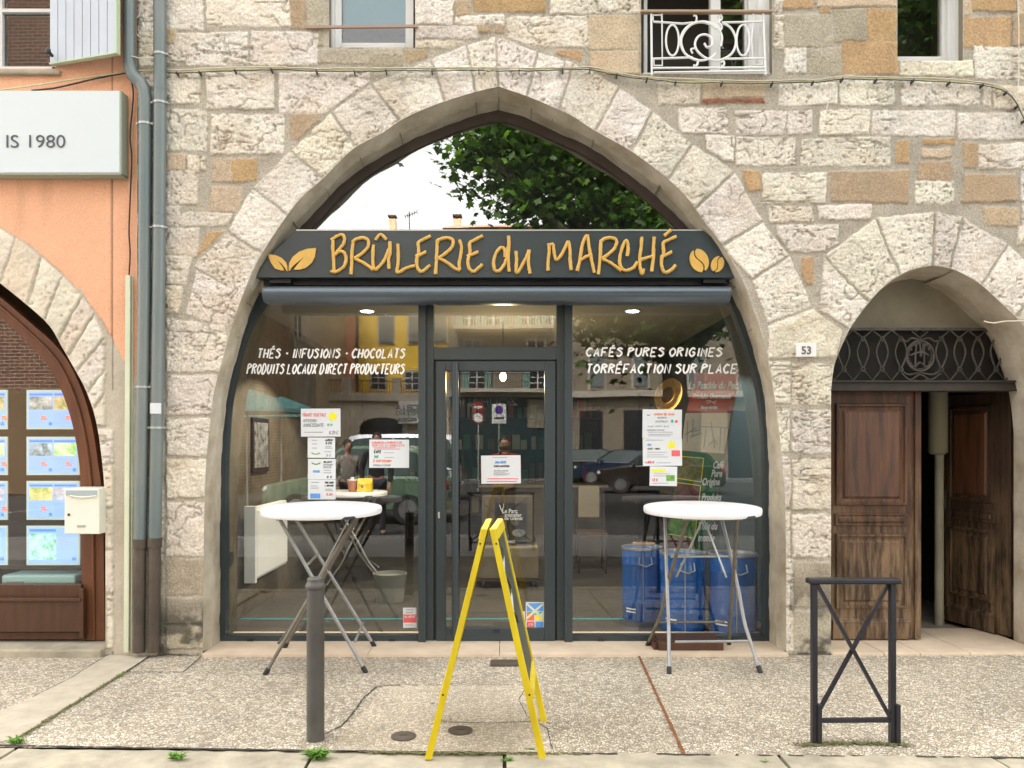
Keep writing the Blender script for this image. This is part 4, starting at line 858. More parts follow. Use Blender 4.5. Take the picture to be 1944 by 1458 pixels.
mb.box(a.x, b.x, 1.9, 1.95, 0, b.z+.3); mb.box(a.x, b.x, .25, 1.9, 0, .35); mb.box(a.x, b.x, .25, 1.9, b.z+.3, b.z+.35); mb.box(b.x+.08, b.x+.1, .25, 1.9, 0, b.z+.3)
M['brownroom'] = mat('brown_interior_panel', (.10,.055,.025), .7, var=.2, vs=2); mb.build('shop_interior', M['brownroom'], orange)
# backlit estate panels
M['lit'] = mat('backlit_sheet', (.23,.37,.70), .5, emit=.18); M['litframe'] = mat('clear_acrylic_frame', (.55,.66,.60), .25, emit=.06); M['litblue'] = mat('backlit_blue_print', (.05,.16,.62), .5, emit=.25)
M['litgrey'] = mat('backlit_grey_print', (.25,.33,.52), .5, emit=.16); M['litred'] = mat('backlit_red_print', (.75,.15,.06), .5, emit=.25); M['lityel'] = mat('backlit_yellow_print', (.8,.6,.05), .5, emit=.5)
PH = [mat('backlit_photo', c, .5, col2=c2, vs=22, emit=.0) for c, c2 in (((.30,.28,.26),(.03,.05,.05)), ((.42,.26,.14),(.05,.10,.02)), ((.25,.32,.38),(.03,.04,.03)), ((.10,.24,.04),(.40,.36,.30)), ((.45,.33,.15),(.08,.16,.03)), ((.12,.11,.13),(.3,.3,.33)), ((.30,.48,.62),(.05,.16,.03)))]
for p in PH:
    b = p.node_tree.nodes['Principled BSDF']; l = b.inputs['Base Color'].links[0].from_socket; p.node_tree.links.new(l, b.inputs['Emission Color']); b.inputs['Emission Strength'].default_value = .42
rows = [(740,815),(829,902),(913,987),(998,1073)]; ph = 0
names = ('top','second from top','third from top','bottom')
for ci, (x0, x1) in enumerate(((50,151),(-56,14))):
    for ri, (y0_, y1_) in enumerate(rows):
        t = thing('listing_panel', '%s backlit property sheet in the %s of the wooden shop window' % (names[ri].capitalize(), 'full right column' if ci == 0 else 'cut left column'), 'display panel', (0,0,0), 'backlit property listing panels')
        yy = .30; mb = MB(); mb.pbox(x0, y0_, x1, y1_, yy, yy+.012); mb.build('frame', M['litframe'], t, bevel=.002)
        mb = MB(); mb.pbox(x0+4, y0_+4, x1-4, y1_-4, yy-.004, yy-.001); mb.build('sheet', M['lit'], t)
        big = (ri == 3); mb2 = MB(); mb3 = MB(); mb4 = MB()
        cols = [(x0+6, x0+56)] if big else [(x0+6, (x0+x1)/2-1), ((x0+x1)/2+2, x1-6)]
        for (c0, c1) in cols:
            mb = MB(); h_ = (y1_-y0_); mb.pbox(c0, y0_+h_*(.20 if big else .17), c1, y0_+h_*(.86 if big else .50), yy-.006, yy-.0045); mb.build('photograph', PH[(ph) % 7], t); ph += 1
            mb2.pbox(c0, y0_+h_*.09, c1, y0_+h_*.145, yy-.006, yy-.0045)
            tx0 = c0 if not big else x0+60; tx1 = c1 if not big else x1-8
            for k in range(6 if not big else 8): yk = y0_+h_*((.57 if not big else .2)+k*.055); mb3.pbox(tx0, yk, tx0+(tx1-tx0)*random.uniform(.5,.95), yk+1.1, yy-.006, yy-.0045)
            if not big:
                mb2.pbox(tx1-7, y0_+h_*.82, tx1-1, y0_+h_*.90, yy-.006, yy-.0045); mb4.pbox(c0+22, y0_+h_*.66, c0+30, y0_+h_*.71, yy-.008, yy-.0065); mb4.pbox(c0+22, y0_+h_*.72, c0+34, y0_+h_*.76, yy-.008, yy-.0065)
            else: mb2.pbox(x1-14, y1_-15, x1-7, y1_-9, yy-.006, yy-.0045)
        mb2.build('blue_print', M['litblue'], t); mb3.build('text_lines', M['litgrey'], t)
        if not big: mb4.build('energy_label', M['litred'], t)
        rebase(t, W((x0+x1)/2, y1_, yy))
# pale box lying in the window
t = thing('display_box', 'pale blue-green closed box lying at the foot of the wooden shop window', 'box'); mb = MB(); mb.pbox(2,1092,142,1110,.26,.5); mb.build('case', mat('pale_aqua_plastic', (.42,.62,.58), .4), t, bevel=.015); mb = MB(); mb.pbox(12,1104,44,1109,.252,.262); mb.build('plate', M['clamp'], t); rebase(t, W(72,1110,.3))
# shop sign of the neighbour
sg = thing('shop_sign', 'flat pale rectangular sign panel with thin grey lettering on the orange wall', 'sign')
a = W(-420,335,-.11); b = W(227,172,-.11); mb = MB(); mb.box(a.x, b.x, -.11, -.03, W(0,328,-.11).z, W(0,172,-.11).z); mb.build('panel', mat('pale_blue_white_panel', (.60,.67,.70), .4, var=.02, vs=1), sg, bevel=.004)
mb = MB(); z1 = W(0,172,-.11).z; z0_ = W(0,328,-.11).z; mb.box(b.x+.001, b.x+.012, -.108, -.01, z0_-.01, z1); mb.box(a.x, b.x+.012, -.109, -.01, z0_-.012, z0_-.002); mb.build('edge_trim', mat('grey_green_edge', (.30,.34,.27), .5), sg)
p = W(125,280,-.114); btext('IS 1980', .128, mat('dark_grey_lettering', (.06,.07,.09), .5), p, sg, align='RIGHT', bold=-.0006, sx=1.12); 
for o in [c for c in sg.children if c.name.startswith('lettering')]: pass
# ---------------------------------------------------------------- old oak house door (right)
def panel_door(w, z0, z1, m1, m2, parent, name, flip=False):
    # local: x from 0 (outer edge) to w, front face at y=0, depth +y. heights as fractions of the photographed leaf
    H = z1-z0; f = lambda py: z1-(py-742)/(1215-742)*H; g = (lambda px: w*(.24+(px-1585)/(1721-1585)*.70)) if flip else (lambda px: w*(px-1577)/(1747-1577))
    mb = MB(); mb.box(0, w, 0, .04, z0, z1); mb.box(w*.93, w*.998, -.018, -.001, z0, z1)
    leaf = mb.build(name, m1, parent, bevel=.003)
    def raised(x0, y0_, x1, y1_, mo, steps):
        mb = MB(); 
        rings = [(0, -.0005), (.006, -.022), (.022, -.024), (.030, -.012), (.052, -.010)] if steps else [(0,-.0005),(.005,-.014),(.014,-.014),(.02,-.006)]
        loops = []
        for d, yy in rings: loops.append([Vector((g(x0)+d, yy, f(y1_)+d)), Vector((g(x1)-d, yy, f(y1_)+d)), Vector((g(x1)-d, yy, f(y0_)-d)), Vector((g(x0)+d, yy, f(y0_)-d))])
        for A, B in zip(loops, loops[1:]): mb.add(A+B, [(i, (i+1) % 4, 4+(i+1) % 4, 4+i) for i in range(4)])
        o = mb.build('moulding', m1, leaf)
        mb = MB(); d = rings[-1][0]; mb2 = []
        A = loops[-1]; e = .018; B = [A[0]+Vector((e,-.012,e)), A[1]+Vector((-e,-.012,e)), A[2]+Vector((-e,-.012,-e)), A[3]+Vector((e,-.012,-e))]
        mb.add(A+B, [(i, (i+1) % 4, 4+(i+1) % 4, 4+i) for i in range(4)]+[(4,5,6,7)]); mb.build('panel', mo, leaf)
        return o
    raised(1585,766,1721,961,M['woodred'],1); raised(1584,976,1723,1000,m1,0); raised(1585,1014,1721,1158,m2,1)
    mb = MB(); mb.box(g(1579), g(1727), -.022, -.001, z0, f(1184)); mb.prism([Vector((g(1579),-.001,f(1183.5))), Vector((g(1579),-.026,f(1183.5))), Vector((g(1579),-.001,f(1176)))], (g(1727)-g(1579),0,0)); mb.build('plinth', m2, leaf, bevel=.003)
    mb = MB(); mb.box(g(1652), g(1653.2), -.0235, -.0228, f(1136), f(1036)); mb.build('panel_seam', M['cabledark'], leaf)
    return leaf
hd = MB(); hd.pbox(1560,724,1960,742,.26,.42); hd.pbox(1560,722,1960,726,.24,.28); hd.build('door_lintel', mat('dark_lintel', (.03,.024,.018), .7, var=.3, vs=6), house, bevel=.004)
mb = MB(); mb.pbox(1934,742,1975,1216,.361,.5); mb.pbox(1560,742,1577,1216,.34,.5); mb.build('door_frame', M['woodpale'], house, bevel=.003)
a = W(1560,1216,.36); b = W(1747,742,.36)
xl = 2.335+.02; xr_ = W(1747,0,.36).x
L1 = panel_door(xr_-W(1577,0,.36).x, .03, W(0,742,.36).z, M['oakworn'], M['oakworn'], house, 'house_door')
L1.location = (W(1577,0,.36).x, .36, 0); L1['label'] = 'closed left leaf of the weathered oak door'
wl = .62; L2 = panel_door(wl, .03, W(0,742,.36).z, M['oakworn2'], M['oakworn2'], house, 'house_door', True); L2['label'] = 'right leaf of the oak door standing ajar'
hx = W(1918,0,.40).x; L2.matrix_world = Matrix.Translation((hx, .40, 0)) @ Matrix.Rotation(R(180-76),4,'Z') @ Matrix.Diagonal((1,-1,1,1))
L2.matrix_world = Matrix.Translation((hx, .40, 0)) @ Matrix.Rotation(R(-76),4,'Z') @ Matrix.Diagonal((-1,1,1,1))
mb = MB(); mb.box(wl*.98, wl*1.02, -.03, .01, .96, 1.12); mb.build('lock', M['ironold'], L2)
mb = MB(); 
for z in (.3, 1.0, 1.7): mb.tube([(hx+.02,.385,z),(hx+.02,.385,z+.12)], .012)
mb.build('hinge', M['ironold'], house)
# transom grille with monogram
mb = MB(); mb.pbox(1570,622,1955,726,.40,.42); mb.build('transom_backing', mat('black_panel', (.016,.014,.011), .8, var=.3, vs=9), house)
gr = MB(); gy = .33
def gq(P, r=.0075, y=gy, sm=True):
    q = [W(1300+a/3.019, 380+b/3.019, y) for a, b in P]; q = catmull(q, 4) if sm else q; gr.tube(q, r, n=7)
xs4 = [910,1020,1130,1238]; 
for i, x in enumerate([800,910,1020,1130]):
    gq([(x,970),(x+28,900),(x+30,850),(x+2,790),(x-30,850),(x-28,900),(x,970)]); gq([(x+2,790),(x+55,745),(x+110,790)], sm=False); gq([(x,970),(x+55,1035),(x+108,970)], sm=False)
for i, x in enumerate([1238]): gq([(x,970),(x+28,900),(x+30,850),(x+2,790),(x-30,850),(x-28,900),(x,970)])
for i, x in enumerate([1470,1575,1680,1785,1890]):
    gq([(x,970),(x+28,900),(x+30,850),(x-2,790),(x-30,850),(x-28,900),(x,970)])
    if x < 1890: gq([(x-2,790),(x+50,745),(x+103,790)], sm=False); gq([(x,970),(x+50,1035),(x+105,970)], sm=False)
gq([(1240,790),(1270,810),(1300,790),(1348,800),(1400,790),(1435,810),(1470,790)]); gq([(1240,975),(1280,1000),(1348,990),(1420,1000),(1470,975)]); gq([(1240,990),(1290,1030),(1348,1000),(1410,1030),(1470,990)])
gq([(1348+78*math.cos(t), 893+86*math.sin(t)) for t in [i*math.pi/10 for i in range(21)]], .010)
gq([(1348+66*math.cos(t), 893+74*math.sin(t)) for t in [i*math.pi/10 for i in range(21)]], .004)
for P in ([(1320,950),(1325,840),(1345,820),(1352,900),(1368,820),(1372,950)],[(1300,860),(1290,835),(1315,825),(1325,850)],[(1395,860),(1405,835),(1380,825),(1372,850)],[(1295,930),(1290,950),(1318,955),(1348,930),(1380,955),(1405,945),(1398,925)],[(1290,890),(1350,870),(1400,890)]): gq(P, .0075)
for s_ in (-1, 1):
    gq([(1348,790),(1348+s_*25,770),(1348+s_*45,750),(1348+s_*25,740),(1348+s_*18,755)], .006); gq([(1348,1000),(1348+s_*25,1010),(1348+s_*40,1030),(1348+s_*22,1035)], .006)
for x in (910,1020,1130,1238,1470,1575,1680,1785): 
    for y in ((795,970)): 
        c = W(1300+x/3.019, 380+y/3.019, gy-.012)
        for k in range(5): gr.ell(c+Vector((.014*math.cos(k*1.257),0,.014*math.sin(k*1.257))), (.009,.006,.009), 8, 5)
c = W(1300+1890/3.019, 380+970/3.019, gy-.012)
gr.bar(W(1572,625,gy), W(1955,625,gy), .02, .02); gr.build('transom_grille', M['ironold'], house, smooth=60)
mb = MB(); mb.prism([W(a, b, .36) for a, b in [(1560,626),(1560,480),(1990,480),(1990,626)]], (0,.03,0)); mb.build('tympanum', M['plaster'], house)
# hallway behind the open leaf
mb = MB(); x0 = W(1560,0,.45).x; x1 = x0+1.65
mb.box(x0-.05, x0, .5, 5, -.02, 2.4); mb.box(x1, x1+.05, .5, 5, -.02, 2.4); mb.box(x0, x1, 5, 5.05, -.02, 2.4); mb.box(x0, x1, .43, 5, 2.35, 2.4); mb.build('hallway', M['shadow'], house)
mb = MB(); mb.box(x0, x1, .76, 5, -.05, -.002); mb.build('hallway_floor', mat('hall_tiles', (.30,.27,.22), .6, var=.15, vs=5), house)
t = thing('hall_pipe', 'pale grey pipe with a wider sleeve standing inside the open oak doorway', 'pipe'); mb = MB(); a = W(1783,1175,.95); mb.tube([(a.x,.95,.0),(a.x,.95,1.45)], .036, n=16); mb.build('pipe', mat('dirty_white_pipe', (.36,.34,.27), .6, var=.15, vs=4), t, smooth=50)
mb = MB(); mb.tube([(a.x-.01,.95,1.42),(a.x-.01,.95,1.44),(a.x-.01,.95,2.0)], [.05,.075,.075], n=16); mb.build('sleeve', mat('sleeve', (.30,.28,.2), .7), t, smooth=50); rebase(t, (a.x,.95,0))
# house number
t = thing('house_number', 'small white plaque with the number 53 on the pier between the two arches', 'number plaque'); mb = MB(); mb.pbox(1512,651,1550,677,-.034,-.020); mb.build('plaque', M['white'], t, bevel=.001)
btext('53', .078, mat('grey_number', (.10,.10,.13), .5), W(1531,672,-.0365), t, bold=.0015, sx=.95); rebase(t, W(1531,677,-.02))
# ---------------------------------------------------------------- pipes and cables on the facade
def pipe(label, P, brk, r, clamps, y=-.065, lower='iron'):
    t = thing('drainpipe', label, 'drainpipe', (0,0,0), 'zinc drainpipes between the two houses')
    up = [q for q in P if q[1] <= brk]; 
    def X(py): 
        for (a, b), (c, d) in zip(P, P[1:]):
            if b <= py <= d: return a+(c-a)*(py-b)/(d-b)
        return P[-1][0]
    pts = [W(a, b, y) for a, b in up]+[W(X(brk), brk, y)]; sm = []
    for a, b in zip(pts, pts[1:]): sm += [a.lerp(b, i/4) for i in range(4)]
    sm.append(pts[-1]); mb = MB(); mb.tube(sm, r, n=24); mb.build('upper_pipe', M['zinc'], t, smooth=60)
    mb = MB(); mb.tube([W(X(brk), brk, y), W(X(1238), 1238, y)], r*.93, n=24); mb.build('lower_pipe', M[lower], t, smooth=60)
    mb = MB(); mb.tube([W(X(brk-1), brk-1, y), W(X(brk+16), brk+16, y)], r*1.14, n=24); mb.build('socket', M[lower], t, smooth=60)
    for c in clamps:
        mb = MB(); mb.tube([W(X(c-2), c-2, y), W(X(c+2), c+2, y)], r*1.10, n=24)
        for s_ in (-1, 1): p = W(X(c), c, y)+Vector((s_*r*1.22,0,0)); mb.box(p.x-.008, p.x+.008, y-.012, y+.012, p.z-.007, p.z+.007); mb.tube([p+Vector((0,-.018,0)), p+Vector((0,-.012,0))], .007)
        mb.tube([W(X(c), c, y), W(X(c), c, .0)], .006); mb.build('clamp', M['clamp'], t, smooth=40)
    for c in [q-26 for q in clamps[1:]]+([930] if r else []):
        mb = MB(); mb.tube([W(X(c-1), c-1, y), W(X(c+1), c+1, y)], r*1.035, n=24); mb.build('joint_ring', M['zinc'], t, smooth=40)
    return rebase(t, W(X(1238), 1238, y))
pipe('grey-green zinc drainpipe with a swan-neck bend, the left one of the pair', [(246,-60),(246,108),(247,128),(253,144),(268,158),(274,172),(276,190),(274,560),(270,800),(266,1025),(264,1238)], 1024, .0435, [236,735], -.07)
pipe('straight grey zinc drainpipe against the limestone, the right one of the pair', [(303,-60),(304,200),(302,500),(298,800),(294,1025),(292,1238)], 1022, .0435, [104,196,432,812], -.065)
t = thing('cable_trunking', 'cream plastic cable trunking running from the pavement up to a black cable', 'cable trunking'); mb = MB(); a = W(244.5,523,-.04); b = W(241,1238,-.04); mb.bar(a, b, .036, .03, up=(0,1,0)); mb.build('cover', M['pvc'], t, bevel=.004)
mb = MB(); mb.bar(W(252,524,-.03), W(250,1238,-.03), .006, .01, up=(0,1,0)); mb.build('side_rail', M['pvc'], t); rebase(t, b)
def cable(label, P, r, m, y=-.035, wob=.002, cat='cable', name='facade_cable', clips=0, seed=1, group=None):
    rr = random.Random(seed); q = catmull([W(a, b, y+(0)) for a, b in P], 7); q = [v+Vector((0,rr.uniform(-wob,wob),rr.uniform(-wob,wob))) for v in q]
    mb = MB(); mb.tube(q, r, n=7)
    return mb.build(name, m, None, smooth=60), q
CP = [(308,132),(340,134),(372,133),(420,131),(480,129),(530,129),(600,131),(660,131),(700,131),(760,130),(830,131),(900,129),(960,130),(1020,130),(1085,129),(1120,129),(1160,136),(1200,144),(1250,149),(1290,152),(1360,154),(1440,155),(1500,154),(1560,151),(1600,147),(1650,147),(1700,148),(1760,150),(1810,153),(1860,158),(1900,166),(1922,183),(1936,204),(1946,225),(1970,260)]
t = thing('facade_cable', 'bundle of yellow-green cables clipped across the limestone front above the arches', 'cable')
for dy, r, m, s_ in ((0,.0045,'cable',1),(2.5,.0038,'cable',2),(-2,.0035,'cablew',3),(4,.003,'cabledark',4)):
    o, q = cable('', [(a, b+dy+random.uniform(-1.2,1.2)) for a, b in CP], r, M[m], -.034-.004*s_, .002, seed=s_); o.name = 'strand'; o.parent = t
mb = MB()
for i in range(6, len(q), 9): mb.box(q[i].x-.003, q[i].x+.003, q[i].y-.004, .0, q[i].z-.009, q[i].z+.011)
mb.build('clips', M['blackmetal'], t); rebase(t, W(308,132,-.04))
for lb, P, r, m in (('pale cable drooping across the orange wall above the flat sign', [(-60,176),(0,171),(80,160),(160,148),(220,140),(262,135),(305,133)], .006, 'cable'),
                    ('black cable sagging above the flat sign on the orange wall', [(60,172),(110,166),(170,152),(225,141),(250,138)], .006, 'cabledark'),
                    ('thin black cable hanging down the orange wall to the cream trunking', [(247,140),(253,175),(251,210),(247,260),(250,300),(247,380),(245,440),(247,480),(245,524)], .0055, 'cabledark'),
                    ('loose cream wire looping beside the top of the drainpipes', [(270,-20),(269,8),(262,32),(240,40),(229,48),(234,54),(252,56),(262,68),(270,74),(280,90),(289,106)], .004, 'cablew'),
                    ('cream wire crossing the bent drainpipe to the straight one', [(236,108),(250,107),(270,111),(292,109)], .004, 'cablew'),
                    ('white wire curling down from the cable bundle on the right', [(1612,147),(1596,150),(1584,162),(1576,182),(1570,205),(1568,228)], .0038, 'cablew'),
                    ('thin white wire hanging at the right edge of the wall', [(1931,-40),(1934,40),(1934,120),(1933,170),(1928,190)], .0038, 'cablew'),
                    ('short pale wires stretched across the springing of the oak door arch', [(1868,610),(1885,613),(1910,610),(1946,609),(1990,607)], .005, 'cablew')):
    o, q = cable(lb, P, r, M[m], -.10 if 'crossing' in lb else -.04, .001, seed=len(lb)); tag(o, lb, 'cable')
t = thing('sticker', 'small torn white sticker on the straight drainpipe', 'sticker'); mb = MB(); c = W(298,775,-.065); n = 8
A = [c+Vector((.046*math.sin(a), -.046*math.cos(a), .035)) for a in [R(-60+15*i) for i in range(9)]]; B = [p-Vector((0,0,.075)) for p in A]; mb.sheet(A, B); mb.build('paper', M['paper'], t); rebase(t, c)
# letter box
t = thing('letterbox', 'cream metal letterbox with grey flap fixed to the wooden shop frame', 'letterbox')
a = W(122,1014,-.10); b = W(188,927,-.10); M['cream'] = mat('cream_enamel', (.76,.75,.66), .4, var=.03, vs=2)
mb = MB(); mb.box(a.x, b.x, -.10, .14, a.z, b.z); mb.build('box', M['cream'], t, bevel=.006)
mb = MB(); mb.box(a.x+.012, b.x-.012, -.104, -.099, b.z-.05, b.z-.014); mb.build('flap', mat('grey_flap', (.36,.42,.44), .4), t, bevel=.002)
mb = MB(); mb.tube([W(133+i*5, 941+3*math.sin(i/10*math.pi), -.108) for i in range(11)], .005); mb.build('flap_lip', M['cream'], t, smooth=60)
mb = MB(); c = W(131,977,-.10); mb.lathe([(.009,-.006),(.009,0)], c, ax='y', n=14); mb.build('lock', M['iron'], t)
mb = MB(); mb.pbox(146,997,162,1001,-.104,-.0995); mb.build('name_plate', M['clamp'], t); rebase(t, (a.x, 0, a.z))
mb = MB(); mb.pbox(186,826,189,866,-.012,.0); 
# ---------------------------------------------------------------- bollard, barrier, A-board
t = thing('bollard', 'slim grey-brown bollard with collared cap by the kerb before the left high table', 'bollard')
c = G(599,1404); zt = CAMZ-(1096-HY)*(c.y-CAMY)/FPX; r = .045
mb = MB(); mb.lathe([(r,0),(r*.985,zt-.062),(r*.9,zt-.06)], c, n=36); mb.build('shaft', M['bollard'], t, smooth=40)
mb = MB(); mb.lathe([(r*.98,zt-.062),(r*1.10,zt-.055),(r*1.14,zt-.045),(r*1.10,zt-.034),(r*.97,zt-.026),(r*.93,zt-.018),(r*.93,zt-.006),(r*.80,zt),(.001,zt+.001)], c, n=36); mb.build('cap', M['bollard'], t, smooth=40); rebase(t, c)
def barrier(label, x0, x1, y, h, group='street crossing barriers'):
    t = thing('street_barrier', label, 'street barrier', (0,0,0), group); mb = MB(); wd = x1-x0
    for x in (x0+.022, x1-.022): m_ = MB(); m_.bar((x,y,0), (x,y,h-.02), .026, .034, up=(0,1,0)); m_.build('post', M['blackmetal'], t, bevel=.002)
    for x in (x0+.042, x1-.002): m_ = MB(); m_.bar((x,y-.012,-.0), (x,y-.012,.20), .022, .03, up=(0,1,0)); m_.build('socket', M['blackmetal'], t, bevel=.002)
    m_ = MB(); m_.box(x0-.012, x1+.015, y-.032, y+.032, h-.024, h+.004); m_.build('top_plate', M['blackmetal'], t, bevel=.008)
    m_ = MB(); m_.bar((x0+.02,y,.115), (x1-.02,y,.118), .022, .022, up=(0,1,0)); m_.build('bottom_rail', M['blackmetal'], t, bevel=.002)
    m_ = MB(); m_.bar((x0+.035,y-.006,h-.025), (x1-.035,y-.006,.13), .017, .017, up=(0,1,0)); m_.build('diagonal', M['blackmetal'], t)
    m_ = MB(); m_.bar((x1-.035,y+.012,h-.025), (x0+.035,y+.012,.13), .017, .017, up=(0,1,0)); m_.build('diagonal', M['blackmetal'], t)
    return rebase(t, ((x0+x1)/2, y, 0))
c = G(1620,1411); k = FPX/(c.y-CAMY)
barrier('narrow black crossed barrier on the pavement in front of the closed oak door leaf', (1537-CX)/k, (1702-CX)/k, c.y, CAMZ-(1099-HY)/k)
barrier('wide black crossed barrier across the lane, seen only mirrored in the shop door', -.52, .42, -4.85, .84)
# yellow A-board
t = thing('sandwich_board', 'yellow wooden sandwich board standing open on the pavement in front of the shop door', 'sandwich board')
yn, yf = -1.885, -1.345; ax, zt = -.077, 1.10
def shear(m_, sx):
    m_.v = [(x+(y-yn)*(.062 if sx > 0 else .025*z/1.1), y, z) for x, y, z in m_.v]
for sx, foot in ((-1,-.352),(1,.168)):
    x0 = ax+sx*.004; wv = .040
    P = lambda z, off: Vector((x0+(foot-x0)*(1-z/zt)+off*sx, 0, z))
    for nm, y in (('near',yn),('far',yf-.028)):
        m_ = MB(); A = [P(zt,0), P(0,-.0), P(0,-wv*.95) if 0 else P(0,wv*.0), P(zt,0)]
        q = [P(zt,.0)+Vector((0,y,0)), P(zt,.028)+Vector((0,y,-.0)), P(0,.030)+Vector((0,y,0)), P(0,-.004)+Vector((0,y,0))]
        m_.prism(q, (0,.028,0)); shear(m_, sx); m_.build('leg', M['yellow'], t, bevel=.002)
    m_ = MB(); z1, z0_ = zt, zt-.05
    m_.prism([P(z1,.001)+Vector((0,yn+.028,0)), P(z1,.033)+Vector((0,yn+.028,0)), P(z0_,.034)+Vector((0,yn+.028,0)), P(z0_,.001)+Vector((0,yn+.028,0))], (0,yf-yn-.056,0)); shear(m_, sx); m_.build('top_rail', M['yellow'], t, bevel=.002)
    m_ = MB(); z1, z0_ = .335, .285
    m_.prism([P(z1,.002)+Vector((0,yn+.028,0)), P(z1,.033)+Vector((0,yn+.028,0)), P(z0_,.034)+Vector((0,yn+.028,0)), P(z0_,.002)+Vector((0,yn+.028,0))], (0,yf-yn-.056,0)); shear(m_, sx); m_.build('bottom_rail', M['yellow'], t, bevel=.002)
    m_ = MB(); z1, z0_ = zt-.05, .335
    m_.prism([P(z1,.010)+Vector((0,yn+.028,0)), P(z1,.018)+Vector((0,yn+.028,0)), P(z0_,.020)+Vector((0,yn+.028,0)), P(z0_,.012)+Vector((0,yn+.028,0))], (0,yf-yn-.056,0)); shear(m_, sx); m_.build('chalkboard', M['chalk'], t)
    m_ = MB()
    for z in (.31, zt-.07): c = P(z,.018)+Vector((0,yn-.002,0)); m_.lathe([(.005,0),(.005,.004)], c, ax='y', n=10)
    m_.build('screw', M['rubber'], t)
    if sx == 1:
        m_ = MB(); A = []; B = []
        for i in range(14): z = zt-.075-i*.029; off = .024+.012*math.sin(i*1.1)+.006; A.append(P(z, off)+Vector((0, yn+.04, 0))); B.append(P(z-.02, .024+.005*math.sin(i))+Vector((0, yn+.04+.09+.03*math.sin(i*.8), 0)))
        m_.sheet(A, B); shear(m_, sx); m_.build('paper_sheet', M['paper'], t, smooth=60)
rebase(t, (-.08, -1.62, 0)); 

# ---------------------------------------------------------------- high folding tables
def high_table(label, cx, cy, rz, h=1.075, zg=0, tilt=1.8, group='white round high tables', d=.82, bend=1.0):
    t = thing('high_table', label, 'table', (0,0,0), group); r = d/2
    mb = MB(); mb.lathe([(r-.02,h-.046),(r-.004,h-.044),(r,h-.034),(r,h-.010),(r-.004,h-.003),(r-.012,h),(.001,h)], n=64); mb.build('tabletop', M['tabletop'], t, smooth=35)
    mb = MB(); mb.lathe([(r*.9,h-.05),(r*.9,h-.0465),(.001,h-.0465)], n=40); mb.build('underside', mat('grey_underside', (.35,.35,.35), .7) if 'under' not in M else M['under'], t)
    mb = MB(); ang = R(-52); c_ = Vector((r*math.cos(ang-rz), r*math.sin(ang-rz), 0)); tx = Vector((-c_.y, c_.x, 0)).normalized(); ci = c_*1.004
    mb.prism([ci-tx*.055+Vector((0,0,h-.047)), ci+tx*.055+Vector((0,0,h-.047)), ci+tx*.035+Vector((0,0,h-.030)), ci-tx*.035+Vector((0,0,h-.030))], -c_*.06); mb.build('rim_notch', M['blackmetal'], t)
    rt = .0125
    for s_, m_, inn in ((1, M['leggrey'], .0), (-1, M['legdark'], .035)):
        for e in (-1, 1):
            y1 = e*(.30-inn*.0); y0 = e*(.20-inn); a_ = Vector((-s_*.25, y0, h-.05)); b_ = Vector((s_*.315, y1, .03)); P = [a_]+[a_.lerp(b_, q)+Vector((-s_*o_*bend, -e*o_*bend*.4, 0)) for q, o_ in ((.3,.0),(.55,.012),(.70,.030),(.76,.032),(.85,.02))]+[b_]
            mb = MB(); mb.tube(P, rt, n=14); mb.build('leg', m_, t, smooth=60)
            mb = MB(); dd = (P[-1]-P[-2]).normalized(); mb.tube([P[-1]-dd*.022, P[-1]+dd*.024, P[-1]+dd*.03], [.0165,.0165,.012], n=14); mb.build('rubber_foot', M['rubber'], t, smooth=50)
        mb = MB(); mb.tube([(s_*.25,-.235-.01,.20),(s_*.25,.235+.01,.20)], .009); mb.build('crossbar', m_, t, smooth=60)
    mb = MB(); mb.tube([(-.06,-.20,h-.36),(-.06,.20,h-.36)], .009); mb.tube([(-.25,-.25,h-.055),(-.25,.25,h-.055)], .010); mb.tube([(.25,-.2,h-.055),(.25,.2,h-.055)], .010)
    mb.bar((-.2,.05,h-.06), (.02,.17,.58), .014, .006); mb.bar((.2,-.05,h-.06), (-.02,-.17,.58), .014, .006); mb.build('brace', M['clamp'], t, smooth=60)
    t.rotation_euler = (Matrix.Rotation(R(tilt),3,'X') @ Matrix.Rotation(rz,3,'Z')).to_euler()
    t.location = (cx, cy, zg); return t
M['under'] = mat('grey_underside', (.35,.35,.35), .7)
high_table('white round high table on crossed grey folding legs behind the bollard', -1.262, -.16, R(4), bend=0)
t2 = high_table('white round high table on bent metal legs in front of the blue drums', 1.37, -.13, R(-88), d=.80)
t3 = high_table('white round high table inside the shop carrying a cup and a yellow box', (667-CX)/175, 2.92, R(20), h=1.0, tilt=0, d=.78)
# wedge of brown wood on the step
t = thing('step_ramp', 'brown wooden wedge lying on the shop step under the right high table', 'ramp'); A = [W(1240,1228,.02),W(1374,1222,.02),W(1375,1205,.16),W(1232,1205,.16)]
mb = MB(); x0, x1 = W(1250,0,.03).x, W(1374,0,.03).x
mb.prism([Vector((x0,.03,.0225)), Vector((x0,.03,.075)), Vector((x0,.07,.085)), Vector((x0,.29,.075)), Vector((x0,.29,.0225))], (x1-x0,0,0)); mb.prism([Vector((x0-.001,.05,.0225)), Vector((x0-.001,.27,.0225)), Vector((x0-.001,.27,.06)), Vector((x0-.001,.05,.07))], (-.03,0,0)); mb.build('block', M['wood'], t, bevel=.004)
mb = MB(); mb.box(x0+.01, x1-.01, .09, .27, .0855, .089); mb.build('top_slat', M['wood'], t); rebase(t, ((x0+x1)/2, .15, .02))

